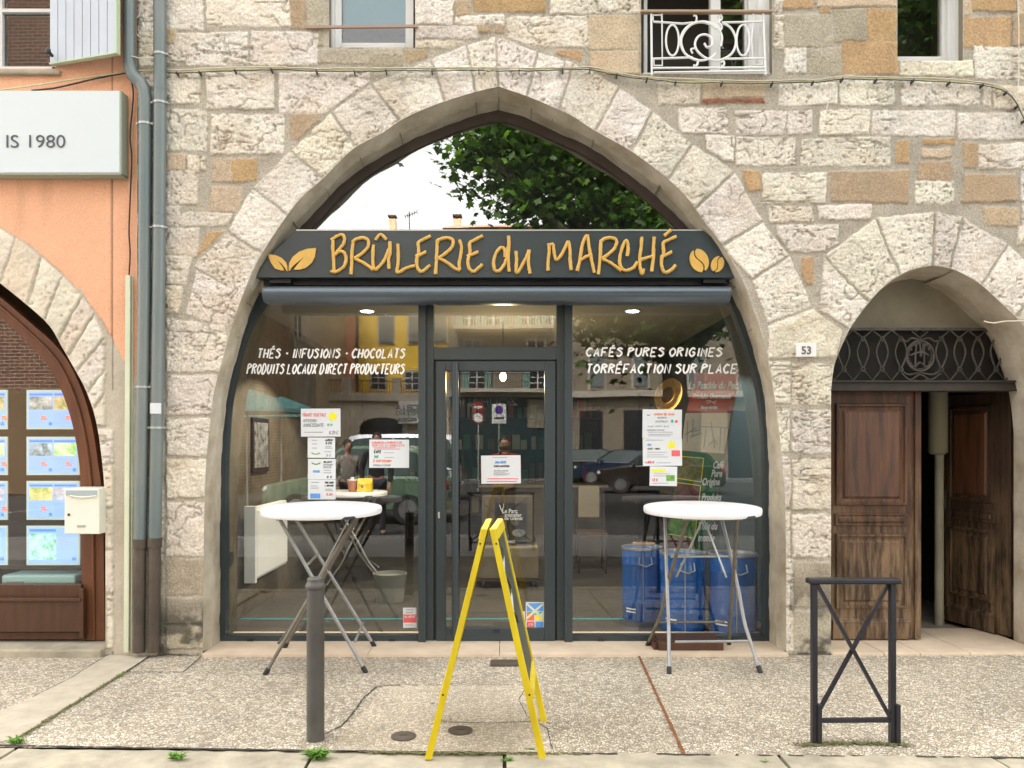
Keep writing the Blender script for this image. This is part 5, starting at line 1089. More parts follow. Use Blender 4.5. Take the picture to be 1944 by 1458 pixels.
# ---------------------------------------------------------------- sheets of paper on the glass
grp = 'paper notices taped to the shop glass'
def sheet(label, x0, y0, x1, y1, items, pics=(), dy=0.0, name='paper_notice'):
    t = thing(name, label, 'notice', (0,0,0), grp); Y = GLASS-.006-dy; mb = MB(); A = W(x0, y1, Y); B = W(x1, y0, Y); rt = random.uniform(-.004,.004)
    mb.prism([Vector((A.x,Y,A.z)), Vector((B.x,Y,A.z+rt)), Vector((B.x-rt,Y,B.z+rt)), Vector((A.x-rt,Y,B.z))], (0,.002,0)); mb.build('sheet', M['paper'], t)
    Yt = Y-.0012
    for (txt, a, b, c, d, ink, r) in items:        # text, x0,y0,x1,y1 px, ink
        A = W(a, d, Yt); B = W(c, b, Yt); mb = MB(); h = B.z-A.z; rad = r*.0011*2.1
        strokes(mb, txt, A.x+rad, B.x-.15*h-rad, A.z+rad, h-2*rad, Yt, rad, .15, flat=.4, n=5); mb.build('writing', M[ink], t)
    for (kind, a, b, c, d, ink) in pics:
        A = W(a, d, Yt); B = W(c, b, Yt); mb = MB(); cx = (A.x+B.x)/2; cz = (A.z+B.z)/2; rx = (B.x-A.x)/2; rz_ = (B.z-A.z)/2
        if kind == 'sun':
            P = []; n = 28
            for i in range(n): q = 1 if i % 2 else .72; P.append(Vector((cx+rx*q*math.cos(i*2*math.pi/n), Yt-.001, cz+rz_*q*math.sin(i*2*math.pi/n))))
            mb.prism(P, (0,.001,0))
        elif kind == 'bowl':
            P = [Vector((cx+rx*math.cos(a), Yt-.001, cz+rz_*.6*math.sin(a)*1.3+rz_*.4)) for a in [math.pi+i*math.pi/12 for i in range(13)]]+[Vector((cx+rx*.6*math.cos(a), Yt-.001, cz+rz_*.35*math.sin(a)+rz_*.3)) for a in [2*math.pi-i*math.pi/12 for i in range(13)]]
            mb.prism(P, (0,.001,0))
        elif kind == 'box': mb.box(A.x, B.x, Yt-.0006, Yt+.0004, A.z, B.z)
        elif kind == 'line': mb.box(A.x, B.x, Yt-.0004, Yt+.0004, A.z, B.z)
        elif kind == 'x':
            mb.bar((A.x,Yt-.0018,A.z), (B.x,Yt-.0018,B.z), .016, .0008, up=(0,1,0)); mb.bar((A.x,Yt-.0028,B.z), (B.x,Yt-.0028,A.z), .016, .0008, up=(0,1,0))
        mb.build('picture' if kind in ('sun','bowl','box') else 'ruling', M[ink], t)
    return rebase(t, W((x0+x1)/2, y1, Y))
def lines(x0, x1, ys, ink='inkgrey', seed=0, th=1.3):
    r = random.Random(seed); return [('line', x0+r.uniform(0,(x1-x0)*.12), y, x1-r.uniform(0,(x1-x0)*.3), y+th, ink) for y in ys]
sheet('white notice with a yellow sun drawing, at the top of the left paper column', 571.5,776,646.5,829, [('FRANCE VEGETALE',574,784,620,791,'inkred',1.0),('INFUSION',575,795,602,802,'inkgrey',1.2),('AMINCISSANTE',575,803,616,811,'inkgrey',1.3),('BIO',621,804,632,809,'inkgreen',1.0),('6,20 €',624,817,643,825,'inkgrey',1.3)], [('sun',622,782,641,799,'inkyellow')]+lines(576,620,[820],seed=3))
sheet('narrow white price sheet with a green bowl picture, second in the left paper column', 584,830.5,636,869, [('JARDIN',616,833,633,838,'ink',1.1),("D'EVE",618,839,631,844,'ink',1.1),('5 €',619,862,629,867,'inkgrey',1)], [('bowl',591,856,608,866,'leafy')]+lines(591,606,[835,842,850],'inkgrey',5)+lines(616,632,[847,850,857],'inkgrey',6))
sheet('narrow price sheet with a green bowl at its top, third in left paper column', 584.5,871,637,910, [('RELAXANT',614,875,631,879,'ink',1),('INFUSION',613,880,633,884.5,'inkgrey',1),('VERVEINE',613,885,630,889,'inkgrey',1),('6 €',620,903,631,908,'ink',1)], [('bowl',591,874,609,886,'leafy'),('box',594,893,607,897,'inkblue')]+lines(614,633,[892,897],'inkgrey',8))
sheet('narrow white price sheet with a blue picture, lowest in the left paper column', 584.5,910.5,637,948, [('THE NOIR',616,914,634,918.5,'ink',1.2),('L ORANGE',616,920,634,924,'ink',1.1),('6,20',619,936,632,941,'inkred',1)], [('box',589,937,608,946,'inkblue')]+lines(590,608,[915,922,926],'inkgrey',9)+lines(616,633,[928,931],'inkgrey',10))
sheet('white drinks menu in coloured handwriting taped beside the left paper column', 701,834.5,776.5,888, [('EN RAISON DE LA PANDEMIE IL EST',706,838,764,842.5,'inkred',.8),('SERVICE EN GOBELETS',706,843.5,768,848,'inkred',.8),('CAFE',709,854,725,861,'ink',1.6),('THE',709,864,720,870,'inkgreen',1.8),('2 INFUSION',707,872,744,878,'inkorange',1.4),('CHOCOLAT CHAUD',708,881,742,885.5,'inkgrey',1.1)], lines(727,752,[859,868],'inkgrey',11,1)+lines(706,762,[849.5,852],'inkred',12,.9))
sheet('white opening notice centred on the glass door', 914,865,989,918.5, [('BOULANGERIE',940,875,962,880,'inkblue',.9),('HEURES OUVERTURE',937,883,968,887,'ink',.9),('DU MARDI AU SAMEDI',938,892,965,895,'inkgrey',.6)], lines(935,970,[868,896,899,901],'inkgrey',14,1)+lines(918,984,[908,913],'inkred',15,1.5), dy=.0)
sheet('tall white notice with small red and green marks, top of the right paper column', 1219.5,777,1294,831.5, [('JARDIN DE GAIA',1240,784,1281,789,'inkorange',.9),('BOISSONS',1248,791,1266,795,'inkgrey',.8),('6 CAPSULES',1244,798,1268,802,'inkgrey',.9),('THE VERT BIO',1229,808,1270,811,'inkgrey',.7),('INFUSION MENTHE',1228,815,1262,818,'inkgrey',.7)], [('bowl',1228,784,1234,792,'leafy'),('sun',1273,796,1279,803,'inkgreen'),('sun',1281,797,1287,803,'inkred')]+lines(1228,1285,[820,824,827],'inkgrey',16,.9))
sheet('white notice with a red price and a yellow-green square, middle of the right paper column', 1220.5,832,1295,884.5, [('BIO',1229,842,1237,847,'inkblue',.9),('CAFE - MOKA',1229,850,1254,854,'ink',1.0),('4,50 €',1224,875,1243,880,'inkred',1.4)], [('box',1269,839,1281,851,'inkyellow'),('box',1275,855,1291,866,'inkred')]+lines(1224,1270,[835,858,863,867],'inkgrey',17,1)+lines(1246,1280,[878],'inkgrey',18,1))
sheet('small white offer sheet with a yellow band, lowest in the right paper column', 1233,885,1285,922, [('12 €',1237,908,1250,914,'inkred',1.4)], [('box',1236.5,891,1263,896,'inkyellow'),('box',1265,902,1281,913,'leafy')]+lines(1237,1282,[899,903,917],'inkgrey',19,1))
sheet('small alarm sticker, white above and red below, at the foot of the left window', 765.5,1154,791,1192, [('ALARME',767,1168,789,1173,'paper',1.2)], [('box',766,1166.5,790.5,1182,'inkred')]+lines(768,789,[1157,1162],'inkgrey',20,1.5)+lines(768,789,[1186],'inkgrey',21,1), name='sticker')
sheet('small blue and white sticker half behind the yellow sign leg on the door glass', 984,1161,997,1192, [], [('box',984.5,1188,996.5,1192,'inkblue'),('box',988,1166,994,1170,'inkblue')], name='sticker')
sheet('payment sticker crossed out with brown tape low on the glass door', 998,1143,1032.5,1192, [('CB',1003,1183,1013,1188,'paper',1.2)], [('box',1000,1145,1031,1160,'inkblue'),('box',1000,1161,1014,1178,'inkorange'),('box',1000,1180,1014.5,1190,'inkred'),('box',1017,1180,1031,1190,'inkblue'),('bowl',1002,1156,1029,1172,'inkgreen'),('box',1016,1168,1031,1177,'inkyellow'),('x',1000,1146,1031,1174,'pvc')], name='sticker')
for o in list(bpy.data.objects):
    if o.name.startswith('sheet') and o.parent and o.parent.name.startswith('sticker'): pass

# ---------------------------------------------------------------- shop interior
rm = MB(); zc = 2.75; xL, xR, yB = -2.3, 2.16, 7.2
M['ceil'] = mat('ceiling_white', (.28,.265,.235), .9); M['teal'] = mat('teal_wall', (.006,.026,.038), .7, var=.1, vs=2); M['beigewall'] = mat('beige_plaster_wall', (.15,.125,.09), .9, 0, .2, col2=(.07,.055,.036), vs=2.4, bump=.5, bs=20, bd=.01); M['floorin'] = mat('grey_vinyl_floor', (.06,.056,.048), .4, var=.25, vs=2, stretch=(.3,4,1)); M['backw'] = mat('brown_back_wall', (.060,.048,.034), .8, var=.3, vs=2)
def ibox(name, m, *a, lb=None): mb = MB(); mb.box(*a); return mb.build(name, M[m], house)
ibox('shop_ceiling', 'ceil', xL, xR, .45, yB, zc, zc+.1); ibox('shop_side_wall', 'beigewall', xL-.1, xL, .42, yB, -.02, zc); ibox('shop_side_wall', 'teal', xR, xR+.1, .42, yB, -.02, zc); ibox('shop_back_wall', 'backw', xL, xR, yB, yB+.1, -.02, zc); ibox('shop_floor', 'floorin', xL, xR, .401, yB, -.04, .0)
mb = MB(); mb.box(xL, xR-.2, 1.14, 1.18, .0005, .0035); mb.build('floor_tape', mat('turquoise_tape', (.03,.28,.32), .5), house)
mb = MB(); mb.box(xR-.05, xR-.002, .42, .75, 0, zc); mb.build('wall_edge', mat('light_blue_panel', (.12,.33,.42), .6), house)
mb = MB(); mb.box(xR-.085, xR-.053, .402, .52, 0, zc); mb.build('wall_edge', M['plaster'], house)
M['lamp'] = mat('lit_lamp', (1,.93,.8), .5, emit=5); M['bulbm'] = mat('lit_bulb', (1,.72,.30), .5, emit=9)
for x, lb in ((-1.28,'lit round recessed ceiling spot above the left window lettering'),(1.19,'lit round recessed ceiling spot above the right window lettering')):
    t = thing('ceiling_spot', lb, 'ceiling lamp', (x,1.7,zc), 'recessed ceiling spots'); mb = MB(); mb.lathe([(.075,-.006),(.075,-.001)], n=24); mb.build('ring', M['white'], t); mb = MB(); mb.lathe([(.055,-.009),(.055,-.0065)], n=24); mb.build('lamp_lens', M['lamp'], t)
    l = bpy.data.lights.new('spot_light', 'SPOT'); l.energy = 35; l.color = (1,.9,.75); l.spot_size = R(120); lo = bpy.data.objects.new('spot_light', l); scn.collection.objects.link(lo); lo.parent = t; lo.location = (0,0,-.03)
t = thing('pendant_lamp', 'bare glowing bulb hanging on a thin black flex above the door', 'lamp'); D_ = 8.0; k = FPX/D_; bx = (955-CX)/k; bz = CAMZ+(HY-715)/k; by = D_+CAMY
mb = MB(); mb.tube([(bx,by,bz+.06),(bx,by,zc)], .004); mb.build('flex', M['cabledark'], t); mb = MB(); mb.ell((bx,by,bz), (.032,.032,.042), 20, 14); mb.build('bulb', M['bulbm'], t, smooth=80); mb = MB(); mb.lathe([(.015,.035),(.015,.07)], (bx,by,bz), n=12); mb.build('socket', M['rubber'], t)
l = bpy.data.lights.new('bulb_light', 'POINT'); l.energy = 7; l.color = (1,.75,.4); l.shadow_soft_size = .05; lo = bpy.data.objects.new('bulb_light', l); scn.collection.objects.link(lo); lo.parent = t; lo.location = (bx,by,bz-.06); rebase(t, (bx,by,zc)); lo.location = (0,0,bz-.06-zc)
def at(px, py, D): k = FPX/D; return Vector(((px-CX)/k, D+CAMY, CAMZ-(py-HY)/k))
# blue drums
def drum(label, cx, D, r, ztop):
    k = FPX/D; t = thing('blue_drum', label, 'drum', ((cx-CX)/k, D+CAMY, 0), 'blue steel drums behind the right window'); mb = MB()
    mb.lathe([(r*.97,.0),(r,.012),(r,ztop*.24),(r*1.012,ztop*.25),(r,ztop*.26),(r,ztop*.76),(r*1.02,ztop*.775),(r,ztop*.79),(r,ztop-.02)], n=40); mb.build('body', M['blue'], t, smooth=40)
    mb = MB(); mb.lathe([(r*1.0,ztop-.022),(r*1.04,ztop-.018),(r*1.04,ztop-.002),(r*1.0,ztop),(r*.95,ztop-.004),(r*.94,ztop-.03),(.001,ztop-.032)], n=40); mb.build('lid_ring', M['steel'], t, smooth=40)
    mb = MB(); mb.tube([(-r*.3,-r*1.03,ztop-.07),(-r*.34,-r*1.1,ztop-.13),(.0,-r*1.12,ztop-.15),(r*.3,-r*1.1,ztop-.13),(r*.26,-r*1.03,ztop-.07)], .006); mb.build('handle', M['steel'], t, smooth=60)
    mb = MB(); mb.box(-r*.14,-r*.10,-r*1.012,-r*.98,.02,ztop-.03); mb.build('weld_seam', M['clamp'], t); mb = MB(); mb.box(-r*.95,-r*.9,-.05,.05,ztop-.12,ztop-.06) if 0 else None
    for z in (.10,.075): mb.add([(-r*math.sin(a)*1.006, -r*math.cos(a)*1.006, zz) for zz in (z, z+.012) for a in [R(60-8*i) for i in range(5)]], [(i,i+1,6+i,5+i) for i in range(4)])
    mb.build('white_print', M['vinyl'], t); return t
drum('blue drum with a wooden scoop on its lid, leftmost of the three', 1219, 6.85, .172, .625); drum('middle blue drum with a wire handle, standing behind the right high table', 1296, 6.45, .180, .635); drum('rightmost blue drum, against the teal wall', 1391, 6.38, .190, .635)
t = thing('scoop', 'small wooden tray lying on the leftmost blue drum', 'tray', at(1222,1040,6.85)+Vector((0,0,0))); t.location.z = .627; mb = MB(); mb.box(-.09,.09,-.04,.04,0,.03); mb.build('tray', mat('light_wood', (.40,.25,.12), .6, var=.2, vs=5), t, bevel=.006); mb = MB(); mb.box(-.075,.075,-.03,.03,.0302,.034); mb.build('liner', M['wood'], t)
# roll-up banners
M['bred'] = mat('banner_red', (.42,.03,.018), .55); M['bgreen'] = mat('banner_green', (.016,.12,.04), .55); M['bdraw'] = mat('banner_drawing', (.62,.57,.45), .6, col2=(.5,.46,.36), vs=8); M['bphoto'] = mat('printed_plants', (.22,.19,.07), .6, col2=(.04,.08,.02), vs=30); M['bphoto2'] = mat('printed_herbs', (.10,.34,.04), .6, col2=(.02,.08,.01), vs=30); M['bphoto3'] = mat('printed_tea', (.18,.03,.03), .6, col2=(.05,.02,.02), vs=30); M['bgrey'] = mat('banner_back', (.14,.12,.10), .7)
t = thing('banner', 'leaning red, cream and green printed banner with white serif lettering inside the right window', 'banner'); DB = 6.75
def bn(P, d=0): return [at(a, b, DB-d) for a, b in P]
def bpoly(nm, P, m, d=0): mb = MB(); mb.prism(bn(P, d), (0,.003,0)); mb.build(nm, m, t)
bpoly('fabric', [(1322,708),(1404,710),(1378,870),(1342,1046),(1262,1042),(1296,862)], M['bgrey'])
bpoly('red_field', [(1321,707),(1402,709),(1388,783),(1303,783)], M['bred'], .006); bpoly('drawing', [(1302,784),(1388,784),(1375,861),(1293,855)], M['bdraw'], .006); bpoly('green_field', [(1293,856),(1375,862),(1338,1046),(1262,1040)], M['bgreen'], .006)
bpoly('plant_photograph', [(1291,866),(1336,870),(1331,915),(1286,908)], M['bphoto'], .012); bpoly('plant_photograph', [(1285,916),(1330,922),(1325,972),(1276,966)], M['bphoto3'], .012); bpoly('plant_photograph', [(1276,974),(1324,980),(1318,1022),(1270,1014)], M['bphoto2'], .012); bpoly('plant_photograph', [(1270,1018),(1317,1026),(1312,1044),(1264,1040)], M['bphoto3'], .012)
mb = MB()
for P in ([(1291,866),(1336,870)],[(1336,870),(1331,915)],[(1286,908),(1331,915)],[(1285,916),(1330,922)],[(1330,922),(1324,980)],[(1276,974),(1324,980)],[(1324,980),(1318,1022)],[(1270,1014),(1318,1022)],[(1317,1026),(1312,1044)]): 
    q = bn(P, .016); mb.bar(q[0], q[1], .006, .003, up=(0,1,0))
mb.build('yellow_border', M['inkyellow'], t)
mb = MB(); rr = random.Random(8)
for P in ([(1302,822),(1330,816)],[(1331,785),(1329,818)],[(1329,810),(1386,812)],[(1310,830),(1332,822)],[(1350,800),(1356,850)],[(1345,845),(1356,835),(1362,845)],[(1355,838),(1357,850)],[(1340,812),(1336,850)],[(1368,812),(1366,855)],[(1376,812),(1374,856)],[(1305,800),(1304,840)],[(1316,795),(1314,830)],[(1322,812),(1300,826)]):
    mb.tube(bn(P, .010), .004, n=5)
mb.build('line_drawing', M['inkgrey'], t)
for s_, a, b, sz, mm in (('La Bastide du Pech',1356,738,.088,'paper'),('Produits Gourmands',1351,756,.058,'paper'),('Europe des Prix',1346,776,.032,'paper')): btext(s_, sz, M[mm], at(a, b, DB-.012), t, shear=.35, sx=.66, bold=.003, extrude=.0004)
mb = MB(); mb.tube(bn([(1340,762),(1346,760),(1354,764),(1360,761)], .012), .004, n=5); mb.tube(bn([(1342,766),(1350,762),(1358,767)], .012), .003, n=5); mb.build('flourish', M['paper'], t)
for s_, a, b in (('Café',1363,889),('Pure',1360,905),('Origine',1349,921),('Produits',1350,950),('Thés du',1343,1005),('monde',1340,1027)): btext(s_, .085, M['paper'], at(a, b, DB-.012), t, shear=.35, sx=.58, bold=.003, extrude=.0004)
rebase(t, at(1300,1046,DB))
# straw hat hanging
t = thing('straw_hat', 'yellow straw hat hanging inside the right window beside the red banner', 'hat'); c = at(1268,750,7.6); rot = Matrix.Rotation(R(70),3,'X') @ Matrix.Rotation(R(20),3,'Z')
M['straw'] = mat('straw', (.50,.28,.055), .8, var=.25, vs=40, bump=.4, bs=150, bd=.002); M['strawd'] = mat('hat_inside', (.14,.085,.03), .9)
rot = Matrix.Rotation(R(28),3,'Y') @ Matrix.Rotation(R(14),3,'Z')
def hatpt(r, h, a): return c+rot@Vector((r*math.cos(a)*.78, h, r*math.sin(a)*1.0))
mb = MB(); n = 28; prof = [(.17,-.012),(.165,.0),(.12,.012),(.085,.004),(.082,.0),(.078,.10),(.04,.12)]
for (r0, h0), (r1, h1) in zip(prof, prof[1:]): mb.add([hatpt(r_, h_, 2*math.pi*i/n) for r_, h_ in ((r0,h0),(r1,h1)) for i in range(n)], [(i,(i+1)%n,n+(i+1)%n,n+i) for i in range(n)])
mb.build('brim_and_crown', M['straw'], t, smooth=60); mb = MB(); mb.add([hatpt(.076,.03,2*math.pi*i/n) for i in range(n)], [tuple(range(n))]); mb.build('hat_inside', M['strawd'], t); rebase(t, c)
# radiator, trolley, poster, chair, bin, cup, box
t = thing('radiator', 'flat white radiator on the left wall inside the shop', 'radiator'); mb = MB(); a = at(493,1100,6.9); mb.box(xL+.05,xL+.12,1.25,2.25,.32,.95); mb.box(xL+.121,xL+.135,1.27,2.23,.34,.93); mb.build('panel', M['white'], t, bevel=.006); mb = MB(); mb.box(xL+.04,xL+.14,1.2,1.245,.30,.97); mb.build('end_cover', M['white'], t, bevel=.005); rebase(t, (xL+.08,1.7,.3))
mb = MB(); mb.box(xL,xL+.01,.95,1.03,.5,.6); mb.build('wall_socket', M['blackmetal'], house)
t = thing('trolley', 'beige crate on castors inside the door with a dark poster leaning above it', 'trolley'); D_ = 8.25; A = at(905,1098,D_); B = at(1022,1040,D_); mb = MB(); mb.box(A.x,B.x,A.y,A.y+.5,A.z,B.z); mb.build('crate', mat('beige_crate', (.17,.14,.09), .7, var=.2, vs=4), t, bevel=.006)
mb = MB(); mb.box(A.x-.02,B.x+.02,A.y-.01,A.y+.52,A.z-.03,A.z-.001); mb.build('base', M['wooddark'], t)
for x in (A.x+.07, B.x-.05):
    for y in (A.y+.03, A.y+.45): mb = MB(); mb.lathe([(.042,-.014),(.045,-.008),(.045,.008),(.042,.014)], (x,y,.046), n=20, ax='x'); mb.build('castor_wheel', M['rubber'], t, smooth=40); mb = MB(); mb.box(x-.02,x+.02,y-.02,y+.02,.085,A.z-.031); mb.build('castor_fork', M['clamp'], t)
mb = MB(); mb.box(A.x+.05,B.x-.05,A.y+.2,A.y+.45,B.z+.001,.95); mb.build('cupboard', M['backw'], t); rebase(t, ((A.x+B.x)/2,A.y+.25,0))
t = thing('poster', 'dark animal park poster with white lettering seen through the door glass', 'poster'); D_ = 8.1; A = at(940,1036,D_); B = at(1001,955,D_); mb = MB(); mb.box(A.x,B.x,A.y,A.y+.004,A.z,B.z); mb.build('sheet', mat('poster_black', (.02,.02,.022), .5), t)
M['pph'] = mat('poster_animal', (.20,.10,.05), .6, col2=(.03,.02,.015), vs=14); M['pph2'] = mat('poster_owl', (.20,.17,.10), .6, col2=(.05,.05,.04), vs=18); M['pph3'] = mat('poster_badger', (.30,.30,.28), .6, col2=(.02,.02,.02), vs=14)
mb = MB(); mb.ell(at(953,992,D_-.01), (.05,.004,.075), 16, 10); mb.build('animal_picture', M['pph'], t); mb = MB(); mb.ell(at(978,990,D_-.01), (.045,.004,.045), 16, 10); mb.build('animal_picture', M['pph2'], t); mb = MB(); mb.ell(at(985,1012,D_-.01), (.07,.004,.04), 16, 10); mb.build('animal_picture', M['pph3'], t)
for s_, x, y, z in (('Le Parc',968,974,.062),('animalier',974,981,.056),('de Gramat',975,987,.050),('À GRAMAT',962,1031,.04)): btext(s_, z, M['paper'], at(x, y, D_-.02), t, sx=.85, bold=.001)
mb = MB(); mb.tube([at(a, b, D_-.014) for a, b in ((955,975),(951,966),(948,958))], .004); mb.tube([at(a, b, D_-.014) for a, b in ((953,968),(956,962),(956,956))], .003); mb.build('antlers', M['paper'], t); rebase(t, A)
t = thing('chair', 'pale-backed chair standing inside behind the right window', 'chair'); D_ = 9.2; A = at(1104,986,D_); B = at(1146,930,D_); mb = MB(); mb.box(A.x,B.x,A.y+.4,A.y+.43,.62,1.0); mb.build('backrest', mat('pale_fabric', (.24,.21,.16), .8), t, bevel=.01); mb = MB(); mb.box(A.x-.05,B.x+.05,A.y,A.y+.42,.44,.48); mb.build('seat', M['wooddark'], t, bevel=.01)
for x in (A.x-.03,B.x+.03):
    for y in (A.y+.02,A.y+.41): mb = MB(); mb.tube([(x,y,0),(x,y,.44 if y < A.y+.1 else .98)], .013); mb.build('leg', M['blackmetal'], t)
rebase(t, ((A.x+B.x)/2,A.y+.2,0))
t = thing('cup', 'pinkish paper cup with a white lid on the high table inside', 'cup'); c = at(669,932,8.45); mb = MB(); mb.lathe([(.040,0),(.055,.115),(.057,.12)], (c.x,c.y,1.003), n=24); mb.build('cup_wall', mat('pink_print', (.42,.17,.09), .6, var=.2, vs=20), t, smooth=50); mb = MB(); mb.lathe([(.058,.12),(.058,.128),(.02,.13),(.02,.155)], (c.x,c.y,1.003), n=24); mb.build('lid', M['white'], t, smooth=40); rebase(t, (c.x,c.y,1.0))
t = thing('gift_box', 'yellow gable-topped cardboard box beside the cup on the high table inside', 'box'); c = at(693,932,8.45); M['ybox'] = mat('yellow_card', (.62,.45,.01), .6); mb = MB(); x0, x1 = c.x-.075, c.x+.078; mb.prism([Vector((x0,c.y-.05,1.003)), Vector((x0,c.y+.05,1.003)), Vector((x0,c.y+.05,1.11)), Vector((x0,c.y,1.145)), Vector((x0,c.y-.05,1.09))], (x1-x0,0,0)); mb.build('carton', M['ybox'], t); mb = MB(); mb.ell((c.x-.02,c.y-.051,1.06), (.014,.003,.02)); mb.build('emblem', M['ink'], t); rebase(t, (c.x,c.y,1.0))
t = thing('waste_bin', 'grey round bucket on the floor inside the left window', 'bucket'); c = at(740,1150,7.6); mb = MB(); mb.lathe([(.13,0),(.16,.26),(.165,.27),(.155,.27),(.15,.24),(.001,.2)], (c.x,c.y,0), n=28); mb.build('bucket', mat('grey_plastic', (.20,.20,.17), .5), t, smooth=40); mb = MB(); mb.tube([(c.x-.16,c.y-.0,.26),(c.x-.10,c.y-.1,.2),(c.x,c.y-.14,.17),(c.x+.1,c.y-.1,.2),(c.x+.16,c.y,.26)], .005); mb.build('handle', M['clamp'], t); rebase(t, (c.x,c.y,0))
t = thing('picture_frame', 'dark tall framed picture on the left wall inside the shop', 'picture'); mb = MB(); mb.box(xL+.001,xL+.02,1.5,2.0,1.25,1.75); mb.build('frame', M['blackmetal'], t); mb = MB(); mb.box(xL+.021,xL+.024,1.54,1.96,1.29,1.71); mb.build('print', M['pph3'], t); rebase(t, (xL,1.7,1.25))
t = thing('shelf_unit', 'dark shelves of jars and packets along the back wall of the shop', 'shelves'); mb = MB()
for z in (.4,.9,1.4,1.9): mb.box(-1.6,1.5,yB-.4,yB-.05,z,z+.03)
for x in (-1.6,-.55,.5,1.5): mb.box(x,x+.03,yB-.4,yB-.04,0,2.1)
mb.build('frame', M['wooddark'], t); rr = random.Random(5); mb = MB()
JM = [mat('jar_red',(.25,.03,.02)), mat('jar_cream',(.40,.35,.25)), mat('jar_green',(.05,.12,.05)), mat('jar_brown',(.14,.07,.03))]
for z in (.43,.93,1.43,1.93):
    x = -1.5
    while x < 1.35: wv = rr.uniform(.06,.14); mb.mi = rr.randrange(4); mb.box(x,x+wv,yB-.35,yB-.2,z+.001,z+rr.uniform(.12,.3)); x += wv+rr.uniform(.01,.08)
g_ = mb.build('goods', JM, t); g_['kind'] = 'stuff'
t = thing('shop_counter', 'low dark counter with a pale top at the back of the shop', 'counter'); mb = MB(); mb.box(-.3,1.3,4.6,5.1,0,.95); mb.build('body', M['backw'], t, bevel=.005); mb = MB(); mb.box(-.34,1.34,4.56,5.14,.951,.985); mb.build('top', mat('beige_top',(.30,.25,.17),.5), t, bevel=.005); rebase(t, (.5,4.85,0))

# ---------------------------------------------------------------- weeds
def weed(label, px, py, s, n, seed):
    t = thing('weed', label, 'weed', G(px, py), 'weeds in the kerb joints'); r = random.Random(seed); mb = MB()
    for i in range(n):
        a = r.uniform(0, 6.28); l = s*r.uniform(.4,1); up = r.uniform(.3,1.1); w_2 = s*.09*r.uniform(.7,1.5); b = Vector((r.uniform(-.3,.3)*s, r.uniform(-.15,.15)*s, 0)); d = Vector((math.cos(a), math.sin(a)*.6, 0)); n_ = Vector((-d.y, d.x, 0))*w_2
        m1 = b+d*l*.5+Vector((0,0,l*up*.6)); e = b+d*l+Vector((0,0,l*up*.55))
        mb.add([b, m1-n_, e, m1+n_], [(0,1,2,3)])
    mb.build('leaves', M['grass'], t); mb = MB(); mb.tube([(0,0,-.005),(0,0,s*.3)], .002); mb.build('stem', M['grass'], t); return t
weed('bright green weed tuft in the kerb joint below the bollard', 603,1440,.075,130,1); weed('small weed tuft at the left corner of the kerb', 32,1412,.06,70,2); weed('weed tuft between kerb stones left of the bollard', 335,1441,.06,80,3)
weed('small weed tuft between the yellow sign legs at the kerb', 962,1446,.04,50,4); weed('sparse weed at the foot of the right pier', 1893,1227,.03,30,5); weed('tiny weed in the long pavement joint', 228,1285,.03,30,6); weed('few green leaves at the base of the bollard', 592,1409,.03,30,7)
weed('tiny weeds near the right leg of the yellow sign', 1008,1424,.03,24,8); weed('tiny weeds by the right kerb stone', 1455,1449,.03,30,9)
# ---------------------------------------------------------------- across the street (stands behind the camera, mirrored in the glass)
mb = MB(); mb.box(-40,40,-6.9,-4.35,-.139,-.01); FA = mat('worn_asphalt', (.13,.125,.115), .9, var=.2, vs=2); struct(mb.build('far_pavement', FA)); mb = MB(); mb.box(-40,40,-30.6,-28.5,-.139,-.02); struct(mb.build('square_pavement', FA))
mb = MB()
for i in range(9): x = -16+i*4.0; mb.add([(x,-16,-.136),(x+.12,-16,-.136),(x+.12,-10.8,-.136),(x,-10.8,-.136)], [(0,1,2,3)])
struct(mb.build('parking_lines', mat('road_paint', (.25,.25,.24), .7)))
def bmat(n, c, **k): return mat(n, c, .9, 0, .2, var=.08, vs=.6, bump=.2, bs=12, **k)
SH1 = mat('grey_shutter', (.17,.19,.18), .7); SH2 = mat('green_shutter', (.22,.36,.30), .7); DG = mat('dark_window', (.02,.022,.025), .15); WF = mat('far_white_frame', (.65,.65,.6), .6)
ST = mat('pale_stone_trim', (.45,.40,.32), .9); ROOF = mat('terracotta_roof', (.46,.27,.18), .9, var=.3, vs=6)
def bld(name, label, cat, x0p, x1p, Dv, ztop, m, depth=8, top=None):
    t = thing(name, label, cat); A = Mr(x0p, HY, Dv); B = Mr(x1p, HY, Dv); mb = MB(); mb.box(A.x, B.x, A.y-depth, A.y, -.14, ztop); mb.build('wall', m, t)
    if top is not None:
        mb = MB(); mb.prism([Vector((A.x-.3,A.y+.35,ztop+.002)), Vector((A.x-.3,A.y-depth/2,ztop+1.3)), Vector((A.x-.3,A.y-depth-.3,ztop+.002))], (B.x-A.x+.6,0,0)); mb.build('roof', ROOF, t)
    return t, A.y
